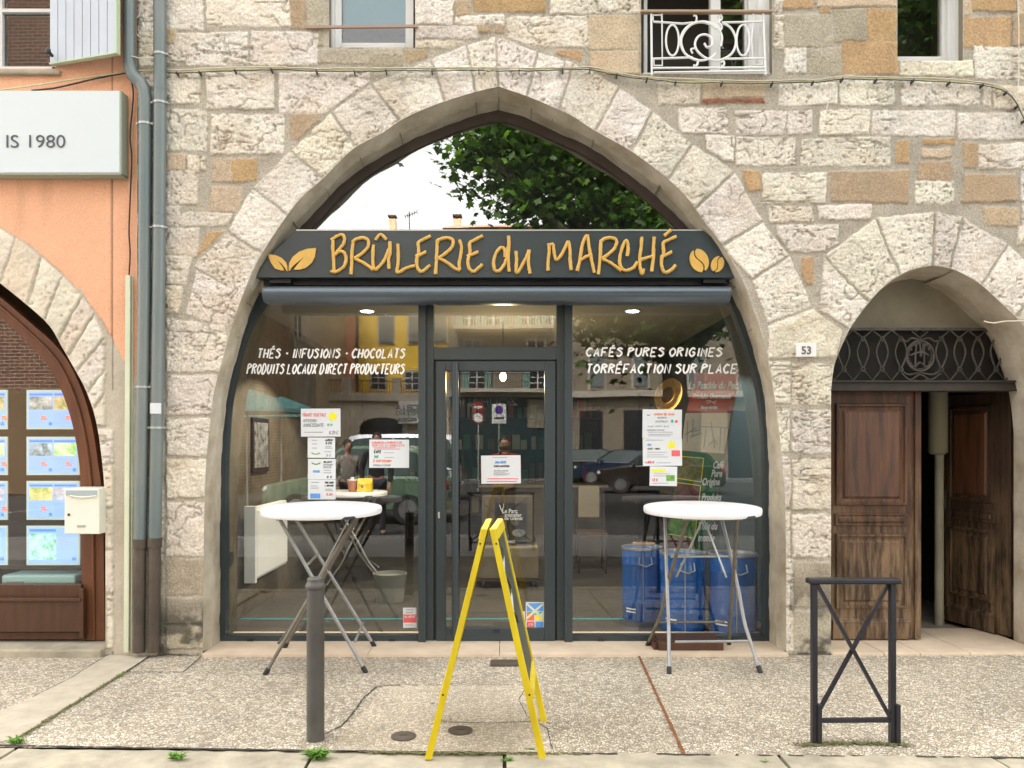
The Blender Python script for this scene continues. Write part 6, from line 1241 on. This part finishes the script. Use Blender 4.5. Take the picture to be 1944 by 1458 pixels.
def fwin(t, Dv, x0, y0, x1, y1, shut=None, frame=ST, arch=False, bars=True, closed=False):
    A = Mr(x0, y1, Dv); B = Mr(x1, y0, Dv); y = A.y; mb = MB(); e = .12
    mb.box(A.x-e, B.x+e, y+.001, y+.05, A.z-e, B.z+e); f = mb.build('window', frame, t)
    mb = MB(); mb.box(A.x, B.x, y+.051, y+.06, A.z, B.z); mb.build('pane', DG, f)
    if bars:
        mb = MB(); cx = (A.x+B.x)/2; mb.box(cx-.03, cx+.03, y+.061, y+.09, A.z, B.z)
        for i in (1,2): z = A.z+(B.z-A.z)*i/3; mb.box(A.x, B.x, y+.061, y+.085, z-.02, z+.02)
        mb.build('frame', WF, f)
    if shut:
        wv = (B.x-A.x)/2*(.98 if closed else .9)
        for s_ in (-1, 1):
            mb = MB(); xa = (A.x if s_ < 0 else B.x-wv) if closed else (A.x-wv-.02 if s_ < 0 else B.x+.02); mb.box(xa, xa+wv, y+.10, y+.14, A.z, B.z)
            for k in range(10): z = A.z+(B.z-A.z)*(k+.5)/10; mb.box(xa+.05, xa+wv-.05, y+.141, y+.155, z-.03, z+.01)
            mb.build('shutter', shut, f)
def balc(t, Dv, x0, x1, ytop, ybot, m=None, step=.13, d=.9):
    A = Mr(x0, ybot, Dv); B = Mr(x1, ytop, Dv); y = A.y; mb = MB(); mb.box(A.x, B.x, y+.001, y+d, A.z-.18, A.z); b = mb.build('balcony', ST, t); mb = MB(); m = m or M['blackmetal']
    mb.box(A.x, B.x, y+d-.05, y+d, B.z-.04, B.z); n = int((B.x-A.x)/step)
    for i in range(n+1): x = A.x+(B.x-A.x)*i/n; mb.box(x-.012, x+.012, y+d-.035, y+d-.01, A.z+.001, B.z-.041)
    mb.build('railing', m, b); return b
Dy = 44
# yellow and orange houses with the terrace wall in front
t, y = bld('yellow_house', 'tall yellow house with arched grey shutters, mirrored in the left window', 'building', 680, 852, Dy, 13.0, bmat('yellow_render', (.78,.52,.07)), top=1)
for x in (720, 776, 822): fwin(t, Dy, x, 600, x+25, 650, SH1, arch=True, closed=True)
for x in (705, 770, 815): fwin(t, Dy, x, 706, x+26, 738, None)
for x in (716, 776): fwin(t, Dy, x, 480, x+29, 535, SH1, closed=True)
t, y = bld('orange_house', 'narrow orange-pink house with a white-framed window, mirrored in the left window', 'building', 590, 679, Dy, 12.2, bmat('pink_orange_render', (.74,.32,.19)), top=1)
fwin(t, Dy, 604, 594, 638, 642, None, frame=WF); fwin(t, Dy, 604, 480, 638, 530, None, frame=WF); fwin(t, Dy, 600, 700, 630, 738, None, frame=WF)
mb = MB(); A = Mr(678, HY, Dy); mb.box(A.x-.08, A.x+.06, A.y+.01, A.y+.12, 0, 12); mb.build('downpipe', M['iron'], t)
t, y = bld('terrace_building', 'low cream building with a balustraded terrace and a garage arch, mirrored in the left window', 'building', 555, 858, 40, CAMZ+(HY-748)/37.5, bmat('cream_render', (.66,.58,.45)), depth=3.4)
for x in (562, 650, 744, 838): A = Mr(x, 752, 40); B = Mr(x+17, 716, 40); mb = MB(); mb.box(A.x, B.x, A.y-.4, A.y+.05, A.z, B.z); mb.build('terrace_pier', ST, t)
for x0_, x1_ in ((579,650),(667,744),(761,838)): balc(t, 40, x0_, x1_, 722, 746, d=.04)
A = Mr(555, 762, 40); B = Mr(858, 750, 40); mb = MB(); mb.box(A.x, B.x, A.y+.001, A.y+.25, A.z, B.z); mb.build('cornice', ST, t)
A = Mr(682, 880, 40); B = Mr(764, 795, 40); P = [Vector((A.x,0,0)), Vector((B.x,0,0))]+[Vector(((A.x+B.x)/2+(B.x-A.x)/2*math.cos(a), 0, B.z-.4+.45*math.sin(a))) for a in [i*math.pi/10 for i in range(11)]]
mb = MB(); mb.prism([Vector((p.x, A.y+.002, p.z)) for p in P], (0,.02,0)); mb.build('garage_arch', DG, t)
A = Mr(757, 806, 39.6); B = Mr(796, 762, 39.6); mb = MB(); mb.box(A.x, B.x, A.y, A.y+.15, A.z, B.z); sgn = mb.build('wall_sign', WF, t)
for s_, yy, sz in (('CELLA', 780, .42), ('PIZZAIO', 790, .32), ('PIZZERIA', 801, .24)):
    q = Mr(774, yy, 39.6); btext(s_, sz, M['ink'], (q.x, q.y+.17, q.z), t, rz=180, bold=.006)
# beige street houses at the far left, standing nearer and turned
t, y = bld('beige_house', 'plain beige house with a stepped outline, mirrored at the left window edge', 'building', 470, 589, 36, 10.2, bmat('beige_render', (.50,.41,.30)), top=1)
for p in ((510,620,522,650),(560,600,572,640),(492,720,512,770),(545,790,560,830)): fwin(t, 36, *p, None)
A = Mr(553, 640, 34); mb = MB(); mb.prism([Vector((Mr(528,860,34).x, A.y, -.14)), Vector((Mr(588,860,34).x, A.y, -.14)), Vector((Mr(588,640,34).x, A.y, Mr(588,655,34).z)), Vector((Mr(528,620,34).x, A.y, Mr(528,618,34).z))], (0,-1.2,0)); mb.build('wing_wall', bmat('grey_render', (.24,.22,.19)), t)
def brickm():
    m = bpy.data.materials.new('red_brick'); m.use_nodes = True; n = m.node_tree; b = n.nodes['Principled BSDF']; b.inputs['Roughness'].default_value = .9; tc = n.nodes.new('ShaderNodeTexCoord'); mp = n.nodes.new('ShaderNodeMapping'); mp.inputs['Rotation'].default_value = (R(90),0,0)
    br = n.nodes.new('ShaderNodeTexBrick'); br.inputs['Scale'].default_value = 1; br.inputs['Brick Width'].default_value = .34; br.inputs['Row Height'].default_value = .115; br.inputs['Mortar Size'].default_value = .014
    br.inputs['Color1'].default_value = (.17,.075,.045,1); br.inputs['Color2'].default_value = (.11,.05,.032,1); br.inputs['Mortar'].default_value = (.33,.26,.19,1)
    n.links.new(tc.outputs['Object'], mp.inputs[0]); n.links.new(mp.outputs[0], br.inputs[0]); n.links.new(br.outputs[0], b.inputs['Base Color']); return m
t, y = bld('brick_house', 'dark red brick house opposite, mirrored in the wooden shop window and the small-paned window', 'building', -700, 440, 26, 19, brickm(), depth=7, top=None)
fwin(t, 26, -250, 640, -190, 730, SH1); fwin(t, 26, 330, 560, 372, 640, SH1); A = Mr(-700, 860, 26); B = Mr(440, 742, 26); mb = MB(); mb.box(A.x, B.x, A.y+.01, A.y+.05, -.1, B.z); mb.build('plinth', bmat('brown_plinth', (.18,.12,.07)), t)
# grey-beige block with balconies and the dark shopfront
Dc = 37
t, y = bld('balcony_building', 'long grey-beige block with green shutters and two balconies, mirrored in door and right window', 'building', 853, 1500, Dc, CAMZ+(HY-437)/(FPX/Dc), bmat('shaded_grey_beige_render', (.24,.20,.15)), top=1)  # render colour darkened to carry the plane tree's shade
for x in (880, 925, 990, 1035): fwin(t, Dc, x, 575, x+24, 618, SH2)
for x in (884, 1003): fwin(t, Dc, x, 648, x+28, 690, None, bars=True)
for x in (892, 1006): fwin(t, Dc, x, 706, x+28, 738, SH2)
for x in (1120, 1203, 1310, 1400): fwin(t, Dc, x, 668, x+26, 736, SH1, closed=True, bars=False)
for x in (1120, 1203, 1310, 1400): fwin(t, Dc, x, 540, x+30, 600, SH2)
balc(t, Dc, 864, 1048, 592, 622, m=WF); balc(t, Dc, 874, 1070, 712, 740)
A = Mr(853, 755, Dc); B = Mr(1500, 743, Dc); mb = MB(); mb.box(A.x, B.x, A.y+.01, A.y+.35, A.z, B.z); mb.build('string_course', ST, t)
A = Mr(862, 880, Dc); B = Mr(1040, 757, Dc); mb = MB(); mb.box(A.x, B.x, A.y+.01, A.y+.2, 0, B.z); sf2 = mb.build('dark_shopfront', mat('dark_green_shopfront', (.012,.035,.038), .4), t)
A = Mr(875, 778, Dc); q = Mr(915, 771, Dc); btext('ZOUHALINE', .5, mat('pale_green_letters', (.25,.36,.34), .5), (q.x, q.y+.215, q.z), t, rz=180, sx=1.2)
A = Mr(1000, 812, Dc); B = Mr(1034, 760, Dc); mb = MB(); mb.box(A.x, B.x, A.y+.22, A.y+.25, A.z, B.z); mb.build('menu_board', M['plaster'], t)
for x0_, x1_ in ((1050,1082),(1100,1145),(1185,1235),(1260,1330),(1380,1440)): A = Mr(x0_, 875, Dc); B = Mr(x1_, 780, Dc); mb = MB(); mb.box(A.x, B.x, A.y+.01, A.y+.05, 0, B.z); mb.build('shop_opening', DG, t)
# chimneys, antenna on the roofs
for i, (x, yp, Dv) in enumerate(((745,412,46),(867,410,41))):
    c = thing('chimney', ('squat ochre chimney on the yellow house roof, mirrored in the fanlight', 'ochre chimney with a flat cap nearer the tree, mirrored in the fanlight')[i], 'chimney', (0,0,0), 'chimneys on the roofs opposite'); A = Mr(x-7, 520, Dv); B = Mr(x+6, yp+6, Dv); mb = MB(); mb.box(A.x, B.x, A.y-.5, A.y, A.z-1.0, B.z); mb.build('stack', bmat('ochre_stack', (.72,.45,.28)), c)
    mb = MB(); mb.box(A.x-.05, B.x+.05, A.y-.55, A.y+.05, B.z+.15, B.z+.22); mb.box(A.x, A.x+.08, A.y-.3, A.y-.1, B.z, B.z+.149); mb.box(B.x-.08, B.x, A.y-.3, A.y-.1, B.z, B.z+.149); mb.build('cap', M['iron'], c)
t = thing('antenna', 'thin television aerial on the roof opposite, mirrored in the fanlight', 'antenna'); A = Mr(778, 470, 46); B = Mr(778, 404, 46); mb = MB(); mb.tube([A, B], .03); mb.build('mast', M['iron'], t); mb = MB(); a = Mr(770,413,46); b = Mr(793,404,46); mb.tube([a,b], .02)
for i in range(6): p = a.lerp(b, i/5); mb.tube([p-Vector((0,.3,.0)), p+Vector((0,.3,0))], .012); mb.tube([p-Vector((0,0,.12)), p+Vector((0,0,.12))], .012)
mb.build('elements', M['iron'], t)
t, y = bld('grey_roof_house', 'house behind with a low brown tiled roof, mirrored above the gold lettering', 'building', 870, 1010, 48, 13.4, bmat('far_render', (.35,.27,.2)), top=1)
# ---- tree
def leaf_shape():
    P = []; lob = [(0,1.0),(25,.55),(48,.92),(75,.5),(100,.72),(140,.35),(180,.30)]
    for a, r in lob: P.append((r*math.sin(R(a)), r*math.cos(R(a))))
    return P+[(-x, y) for x, y in P[-2:0:-1]]
LS = leaf_shape()
M['leafa'] = mat('plane_leaf_dark', (.018,.040,.007), .55); M['leafb'] = mat('plane_leaf', (.040,.088,.012), .5); M['leafc'] = mat('plane_leaf_light', (.10,.19,.025), .5)
for k_ in 'abc':
    n = M['leaf'+k_].node_tree; b = n.nodes['Principled BSDF']; tl = n.nodes.new('ShaderNodeBsdfTranslucent'); c_ = b.inputs['Base Color'].default_value; tl.inputs[0].default_value = (c_[0]*1.6, c_[1]*1.9, c_[2]*.9, 1); mx = n.nodes.new('ShaderNodeMixShader'); mx.inputs[0].default_value = .32; o_ = n.nodes['Material Output']; n.links.new(b.outputs[0], mx.inputs[1]); n.links.new(tl.outputs[0], mx.inputs[2]); n.links.new(mx.outputs[0], o_.inputs[0])
def tree(label, base, h_trunk, limbs, clusters, nleaf, size, seed, r0=.28):
    t = thing('plane_tree', label, 'tree', (0,0,0)); r = random.Random(seed); base = Vector(base); mb = MB()
    top = base+Vector((0,0,h_trunk)); mb.tube([base, base+Vector((.05,.03,h_trunk*.5)), top], [r0*1.2, r0, r0*.85], n=14)
    for c, rad in clusters:
        c = Vector(c); mid = top.lerp(c, .5)+Vector((r.uniform(-.3,.3), r.uniform(-.3,.3), .2)); mb.tube([top-Vector((0,0,.2)), top.lerp(mid,.5)+Vector((0,0,.15)), mid, c], [r0*.6, r0*.42, r0*.28, r0*.08], n=8)
        for j in range(4): e = c+Vector((r.gauss(0,1), r.gauss(0,1), r.gauss(0,.7)))*rad*.55; mb.tube([mid.lerp(c,.6), c.lerp(e,.5)+Vector((0,0,.1)), e], [r0*.16, r0*.08, r0*.03], n=5)
    mb.build('trunk', mat('plane_bark', (.12,.10,.07), .9, 0, .2, col2=(.05,.042,.03), vs=6, bump=.5, bs=20, bd=.02), t, smooth=60)
    vs = []; fs = []; mi = []; nl = len(LS)
    tot = sum(rad**2 for _, rad in clusters)
    for c, rad in clusters:
        c = Vector(c); twigs = [(c+Vector((r.gauss(0,1), r.gauss(0,1), r.gauss(0,.85))).normalized()*rad*r.uniform(.3,1.0)**.6, r.choice((.16,.22,.3))*1.5) for _ in range(int(26*rad**1.6))]
        for i in range(int(nleaf*rad**2/tot)):
            q, tr = r.choice(twigs); p = q+Vector((r.gauss(0,1), r.gauss(0,1), r.gauss(0,.8)))*tr
            s_ = size*r.uniform(.6,1.25); nrm = (Vector((r.gauss(0,.8), r.gauss(0,.8), 1.0))).normalized(); a = Vector((math.cos(r.uniform(0,6.28)), math.sin(r.uniform(0,6.28)), r.uniform(-.9,.1))); u = (a-nrm*a.dot(nrm)).normalized(); v = nrm.cross(u)
            n0 = len(vs); vs += [tuple(p+u*(x*s_)+v*(y_*s_)-nrm*(abs(x)*s_*.25)) for x, y_ in LS]; fs.append(tuple(range(n0, n0+nl))); mi.append(r.choices((0,1,2), (4,5,2))[0])
    me = bpy.data.meshes.new('crown'); me.from_pydata(vs, [], fs)
    for k_ in 'abc': me.materials.append(M['leaf'+k_])
    me.polygons.foreach_set('material_index', mi); o = bpy.data.objects.new('crown', me); scn.collection.objects.link(o); o.parent = t
    return rebase(t, base)
def mr(px, py, D): return tuple(Mr(px, py, D))
cl = [(mr(1010,290,15), .95), (mr(940,320,15), .75), (mr(905,275,14.6), .35), (mr(960,245,15), .6), (mr(1050,350,15.2), .9), (mr(1000,390,15), .45), (mr(1120,300,16), 1.2), (mr(1200,350,16.5), 1.3), (mr(1130,400,15.6), .8), (mr(1280,420,16.5), 1.3), (mr(1190,250,16.5), 1.2), (mr(1040,220,15.6), .9), (mr(1180,450,15.6), .9),
      (mr(1300,300,17), 1.5), (mr(1100,180,16), 1.3), (mr(1420,380,17), 1.6), (mr(1400,520,17), 1.3), (mr(1250,520,16), .9), (mr(1330,480,15.5), 1.0), (mr(1150,610,15.6), .55), (mr(1230,590,15.8), .7), (mr(1120,560,16), .5), (mr(1300,600,16), .7), (mr(1180,670,15.6), .3), (mr(1030,190,16.5), .8), (mr(1250,180,17), 1.4), (mr(1500,60,17), 1.7), (mr(1720,40,17), 1.8), (mr(1620,180,17), 1.5), (mr(1400,100,17), 1.5), (mr(1850,90,17), 1.4)]
b = Mr(1280, 1000, 16); tree('large plane tree with lobed leaves, mirrored in the fanlight and right window', (b.x, b.y, -.14), 3.3, 6, cl, 42000, .125, 11)
# ---- cars
def car(label, x, y, rz, col, name='parked_car', L=4.2, Wd=1.72, H=1.48, van=False):
    t = thing(name, label, 'car', (0,0,0), 'cars parked across the lane'); cm = mat('car_paint', col, .3, .3, .5, coat=.7)
    lower = [(-L/2,.38),(-L/2+.02,.62),(-L/2+.10,.80),(-L/2+.75,.93),(-L/2+1.0,.96),(L/2-.55,.98),(L/2-.12,.93),(L/2-.02,.75),(L/2,.42),(L/2-.1,.28),(-L/2+.1,.26)]
    def loft(P, wf, segs=5):
        mb = MB(); rows = []
        for s_ in [-1,-.96,-.85,0,.85,.96,1]: q = 1-.10*max(0, abs(s_)-.84)/.16; rows.append([Vector((a*q if 1 else a, s_*wf(b)/2, .6+(b-.6)*(q if abs(s_) > .9 else 1))) for a, b in P])
        n = len(P)
        for A, B in zip(rows, rows[1:]): mb.add(A+B, [(i,(i+1)%n,n+(i+1)%n,n+i) for i in range(n)])
        mb.add(rows[0], [tuple(range(n))]); mb.add(rows[-1], [tuple(range(n))[::-1]]); return mb
    loft(lower, lambda z: Wd).build('body', cm, t, smooth=40)
    gh = [(-L/2+.95,.95),(-L/2+1.65,H-.03),(-L/2+2.0,H),(L/2-1.0,H-.02),(L/2-.55,H-.12),(L/2-.22,.97)] if not van else [(-L/2+.7,.95),(-L/2+1.3,H-.05),(-L/2+1.6,H),(L/2-.2,H-.02),(L/2-.08,H-.2),(L/2-.05,.97)]
    tap = lambda z: Wd*(1-.26*max(0, (z-.95)/(H-.95))**1.0*.8)
    loft(gh, tap).build('roof_and_pillars', cm, t, smooth=40)
    cx = sum(p[0] for p in gh)/len(gh); side = [(cx+(a-cx)*.90, 1.0+(b-.95)*.84) for a, b in gh]; wg = mat('car_window', (.03,.055,.05), .08)
    for s_ in (-1, 1):
        mb = MB(); h2 = (side[0][0]+side[-1][0])/2; n = 0
        mb.add([Vector((a, s_*(tap(b)/2+.012), b)) for a, b in side], [tuple(range(len(side)))]); w_o = mb.build('side_window', wg, t)
        mb = MB(); mb.bar((h2, s_*(tap(1.0)/2+.02), .99), (h2, s_*(tap(H-.1)/2+.02), H-.1), .07, .02); mb.build('pillar', cm, w_o)
    for (p, q), nm in (((gh[0], gh[1]), 'windscreen'), ((gh[-1], gh[-2]), 'rear_window')):
        off = Vector((q[1]-p[1], 0, -(q[0]-p[0]))).normalized()*.012; off = off if (off.x < 0) == (nm == 'windscreen') else -off
        A = Vector((p[0]+(q[0]-p[0])*.12, 0, p[1]+(q[1]-p[1])*.12)); B = Vector((p[0]+(q[0]-p[0])*.92, 0, p[1]+(q[1]-p[1])*.92)); mb = MB()
        mb.add([A+off+Vector((0,-tap(A.z)*.43,0)), A+off+Vector((0,tap(A.z)*.43,0)), B+off+Vector((0,tap(B.z)*.42,0)), B+off+Vector((0,-tap(B.z)*.42,0))], [(0,1,2,3)]); mb.build(nm, wg, t)
    for sx in (-1, 1):
        for sy in (-1, 1):
            c = Vector((sx*(L/2-.82), sy*(Wd/2-.09), .315)); mb = MB(); mb.lathe([(.31,-.095),(.315,-.08),(.315,.08),(.31,.095)], c, n=28, ax='y'); wh = mb.build('wheel', M['rubber'], t, smooth=40)
            mb = MB(); mb.lathe([(.20,-.10),(.21,0),(.20,.10)], c, n=20, ax='y'); mb.build('rim', M['steel'], wh, smooth=40)
    for sy in (-1, 1):
        mb = MB(); mb.ell((-L/2+.10, sy*Wd*.36, .70), (.09,.20,.09), 14, 8); mb.build('headlight', mat('headlamp', (.6,.62,.62), .15), t, smooth=80); mb = MB(); mb.ell((L/2-.07, sy*Wd*.40, .80), (.06,.12,.13), 14, 8); mb.build('tail_light', mat('tail_lamp', (.4,.01,.01), .2), t, smooth=80)
        mb = MB(); mb.ell((-L/2+1.25, sy*(Wd/2+.06), 1.0), (.06,.10,.07), 12, 8); mb.build('wing_mirror', cm, t, smooth=80)
    for sx in (-1, 1): mb = MB(); mb.box(sx*(L/2+.004)-.01, sx*(L/2+.004)+.01, -.26, .26, .46, .57); mb.build('number_plate', WF, t)
    t.location = (x, y, -.14); t.rotation_euler = (0,0,rz); return t
c = Mr(690, 900, 17.2); car('pale green car parked across the lane, mirrored behind the left paper column', c.x, c.y, R(6), (.16,.26,.17), L=4.0, H=1.62)
c = Mr(735, 900, 24); car('white van roof behind the pale green car in the reflection', c.x, c.y, R(4), (.6,.62,.63), 'parked_van', L=4.6, H=1.95, van=True); bpy.data.objects['parked_van']['category'] = 'van'
c = Mr(1190, 880, 33); car('dark blue car parked facing left, mirrored in the right window', c.x, c.y, R(20), (.015,.03,.07))
c = Mr(1255, 890, 27); car('dark brown car parked beyond the tree trunk, mirrored behind the right paper column', c.x, c.y, R(15), (.035,.028,.025))
c = Mr(1140, 880, 35.0); car('black hatchback with red tail lights farther off, mirrored beside the right mullion', c.x, c.y, R(195), (.02,.02,.022))
# ---- people (continuous skinned bodies)
SK = mat('skin', (.42,.24,.16), .55); HAIR = mat('dark_hair', (.025,.016,.012), .6)
def skin(name, verts, edges, radii, m, parent, sub=2, root=0):
    me = bpy.data.meshes.new(name); me.from_pydata([tuple(v) for v in verts], edges, []); o = bpy.data.objects.new(name, me); scn.collection.objects.link(o); me.materials.append(m)
    s_ = o.modifiers.new('skin', 'SKIN'); s_.use_smooth_shade = True
    for i, rd in enumerate(radii): sv = me.skin_vertices[0].data[i]; sv.radius = rd if isinstance(rd, tuple) else (rd, rd); sv.use_root = (i == root)
    u = o.modifiers.new('sub', 'SUBSURF'); u.levels = sub; u.render_levels = sub; o.parent = parent; return o
def person(label, loc, rz, jc, tc_, arms, H=1.7, hair_long=False, extra=None):
    t = thing('person', label, 'person'); s_ = H/1.7
    J = dict(pel=(0,0,.93), wst=(0,0,1.06), chs=(0,.01,1.28), nck=(0,.01,1.44), nk2=(0,.0,1.50), hd0=(0,-.01,1.555), hd1=(0,-.015,1.63), hd2=(0,0,1.675))
    names = list(J); V = [Vector(J[n])*s_ for n in names]; E = [(i, i+1) for i in range(7)]; Rd = [(.14,.10),(.125,.09),(.155,.10),(.075,.06),(.050,.05),(.072,.082),(.078,.09),(.055,.065)]
    cloth_j = ([Vector(J[n])*s_ for n in ('pel','wst','chs','nck')], [(0,1),(1,2),(2,3)], [(.165,.12),(.15,.112),(.178,.12),(.082,.068)])
    JV, JE, JR = cloth_j; fingers = []
    for sd_, (el, wr) in zip((-1, 1), arms):
        sh_ = Vector((sd_*.17,.0,1.39))*s_; el = Vector(el)*s_; wr = Vector(wr)*s_; n = len(V); d = (wr-el).normalized(); pal = wr+d*.05; V += [sh_, el, wr, pal]; E += [(2, n), (n, n+1), (n+1, n+2), (n+2, n+3)]; Rd += [.052,.041,.028,(.036,.016)]
        up_ = Vector((0,0,1)) if abs(d.z) < .8 else Vector((0,1,0)); sdv = d.cross(up_).normalized()
        for f_, (off, ln) in enumerate(((-.030,.060),(-.010,.075),(.010,.070),(.028,.055))):
            a = pal+sdv*off*.9; n2_ = len(V); V += [a+d*.03, a+d*(.03+ln*.6), a+d*(.03+ln)*.9+Vector((0,0,-.02))]; E += [(n+3, n2_), (n2_, n2_+1), (n2_+1, n2_+2)]; Rd += [.010,.009,.008]
        n3 = len(V); V += [wr+d*.03+sdv*.038, wr+d*.07+sdv*.05]; E += [(n+2, n3), (n3, n3+1)]; Rd += [.011,.009]
        m0 = len(JV); JV = JV+[sh_, el, wr-d*.02]; JE = JE+[(2, m0), (m0, m0+1), (m0+1, m0+2)]; JR = JR+[.068,.055,.042]
    TV = [Vector(J['pel'])*s_+Vector((0,0,.04))]; TE = []; TR = [(.165,.118)]
    for sd_ in (-1, 1):
        hp = Vector((sd_*.09,0,.88))*s_; kn = Vector((sd_*.10,-.02,.48))*s_; an = Vector((sd_*.105,.02,.09))*s_; to = Vector((sd_*.12,-.15,.03))*s_; n = len(V); V += [hp, kn, an, to]; E += [(0, n), (n, n+1), (n+1, n+2), (n+2, n+3)]; Rd += [.085,.055,.04,(.042,.028)]
        m0 = len(TV); TV = TV+[hp, kn, an+Vector((0,0,.0))]; TE = TE+[(0, m0), (m0, m0+1), (m0+1, m0+2)]; TR = TR+[.098,.070,.058]
    skin('body', V, E, Rd, SK, t); skin('jacket', JV, JE, JR, jc, t); skin('trousers', TV, TE, TR, tc_, t)
    mb = MB(); hc = Vector((0,.025,1.645))*s_; mb.ell(hc, (.088,.098,.095), 20, 14); 
    if hair_long: mb.ell(hc+Vector((0,.04,-.09)), (.085,.06,.12), 16, 10)
    o = mb.build('hair', HAIR, t, smooth=80)
    mb = MB(); f_ = Vector((0,-.098,1.60))*s_
    for sx in (-1, 1): mb.ell(f_+Vector((sx*.030,-.001,.008)), (.012,.006,.007), 10, 6)
    mb.build('eyes', M['ink'], t); mb = MB(); mb.ell(f_+Vector((0,-.012,-.018)), (.011,.014,.018), 10, 8); mb.build('nose', SK, t, smooth=80); mb = MB(); mb.ell(f_+Vector((0,.004,-.052)), (.022,.008,.006), 10, 6); mb.build('mouth', mat('lips', (.35,.12,.1), .5), t)
    for sx in (-1, 1): mb = MB(); mb.ell(Vector((sx*.082,.005,1.60))*s_, (.010,.02,.03), 10, 6); mb.build('ear', SK, t, smooth=80)
    for sx in (-1, 1): mb = MB(); mb.ell(Vector((sx*.115,-.05,.045))*s_, (.05,.13,.045), 14, 8); mb.build('shoe', M['rubber'], t, smooth=80)
    t.location = loc; t.rotation_euler = (0,0,rz); return t
red = mat('red_jacket', (.36,.02,.025), .8, var=.15, vs=8, bump=.3, bs=20); trz = mat('dark_trousers', (.03,.032,.045), .85); wj = mat('pale_jacket', (.45,.40,.34), .85, col2=(.18,.16,.14), vs=14); bj = mat('black_jacket', (.02,.02,.024), .85)
# the photographer stands behind the camera, facing the shop (+Y); person() faces -Y
person('person in a red jacket holding a camera up, mirrored in the glass door', (0, CAMY-.32, -.0), R(180), red, trz, [((-.25,-.10,1.18),(-.11,-.22,1.40)), ((.25,-.10,1.18),(.11,-.22,1.40))], H=1.62, hair_long=True)
t = thing('camera_body', 'small dark camera held by the person in red', 'camera'); mb = MB(); mb.box(-.055,.055,CAMY-.105,CAMY-.07,1.42,1.48); mb.build('case', M['rubber'], t, bevel=.006); mb = MB(); mb.lathe([(.024,0),(.024,.03)], (0,CAMY-.07,1.45), ax='y', n=20); mb.build('lens', M['blackmetal'], t, smooth=40); rebase(t, (0,CAMY-.09,1.42))
c = Mr(660, 900, 14.6); person('person in pale jacket and dark trousers across the lane, mirrored beside left paper column', (c.x, c.y, -.14), R(150), wj, trz, [((-.24,.02,1.10),(-.20,-.10,.86)), ((.24,.02,1.10),(.21,-.08,.84))], H=1.72)
c = Mr(715, 900, 14.2); person('person in a black jacket on the far pavement, mirrored behind the drinks menu', (c.x, c.y, -.14), R(170), bj, trz, [((-.25,.03,1.10),(-.22,-.08,.86)), ((.25,.03,1.10),(.22,-.10,.88))], H=1.84)
# ---- parking signs, parasols
def rsign(label, px, Dv, discs, h=2.6):
    t = thing('street_sign', label, 'street sign'); c = Mr(px, 900, Dv); mb = MB(); mb.tube([(c.x,c.y,-.14),(c.x,c.y,h)], .03, n=10); mb.build('pole', M['clamp'], t)
    for kind, py, r_ in discs:
        z = Mr(px, py, Dv).z
        if kind == 'red':
            mb = MB(); mb.lathe([(r_,0),(r_,.01)], (c.x,c.y+.035,z), ax='y', n=24); p = mb.build('disc', mat('sign_red', (.22,.015,.015), .5), t); mb = MB(); mb.box(c.x-r_*.7,c.x+r_*.7,c.y+.046,c.y+.05,z-r_*.18,z+r_*.18); mb.build('white_bar', WF, p)
        elif kind == 'ring':
            mb = MB(); mb.lathe([(r_,0),(r_,.01)], (c.x,c.y+.035,z), ax='y', n=24); p = mb.build('disc', mat('sign_red2', (.22,.015,.015), .5), t); mb = MB(); mb.lathe([(r_*.75,0),(r_*.75,.003)], (c.x,c.y+.047,z), ax='y', n=24); mb.build('face', WF, p)
        else:
            mb = MB(); mb.box(c.x-.27,c.x+.27,c.y+.035,c.y+.05,z-.36,z+.36); p = mb.build('plate', WF, t); mb = MB(); mb.lathe([(.16,0),(.16,.004)], (c.x,c.y+.051,z+.14), ax='y', n=24); mb.build('blue_disc', mat('sign_blue', (.04,.03,.25), .5), p); mb = MB(); mb.box(c.x-.2,c.x+.2,c.y+.051,c.y+.054,z-.2,z-.12); mb.build('print', M['ink'], p)
    return rebase(t, (c.x,c.y,-.14))
rsign('two round red traffic signs on one pole, mirrored left in door glass', 909, 28, [('red',774,.22),('ring',794,.22)]); rsign('white parking sign with a dark blue disc, mirrored right in the door glass', 948, 30, [('plate',786,0)])
for lb, px, Dv, zc_ in (('teal parasol open over a cafe terrace, mirrored at the left edge of the window', 470, 21, 2.6), ('second teal parasol half behind the first, mirrored beside the framed picture', 535, 25, 2.7)):
    c = Mr(px, 740, Dv); t = thing('parasol', lb, 'parasol', (0,0,0), 'teal cafe parasols'); mb = MB(); mb.tube([(c.x,c.y,-.14),(c.x,c.y,3.0)], .03); mb.build('pole', M['clamp'], t); mb = MB(); mb.lathe([(1.5,2.35),(1.45,2.45),(.75,2.75),(.05,3.0)], (c.x,c.y,0), n=8); mb.build('canopy', mat('teal_canvas', (.03,.17,.18), .8), t); rebase(t, (c.x,c.y,-.14))
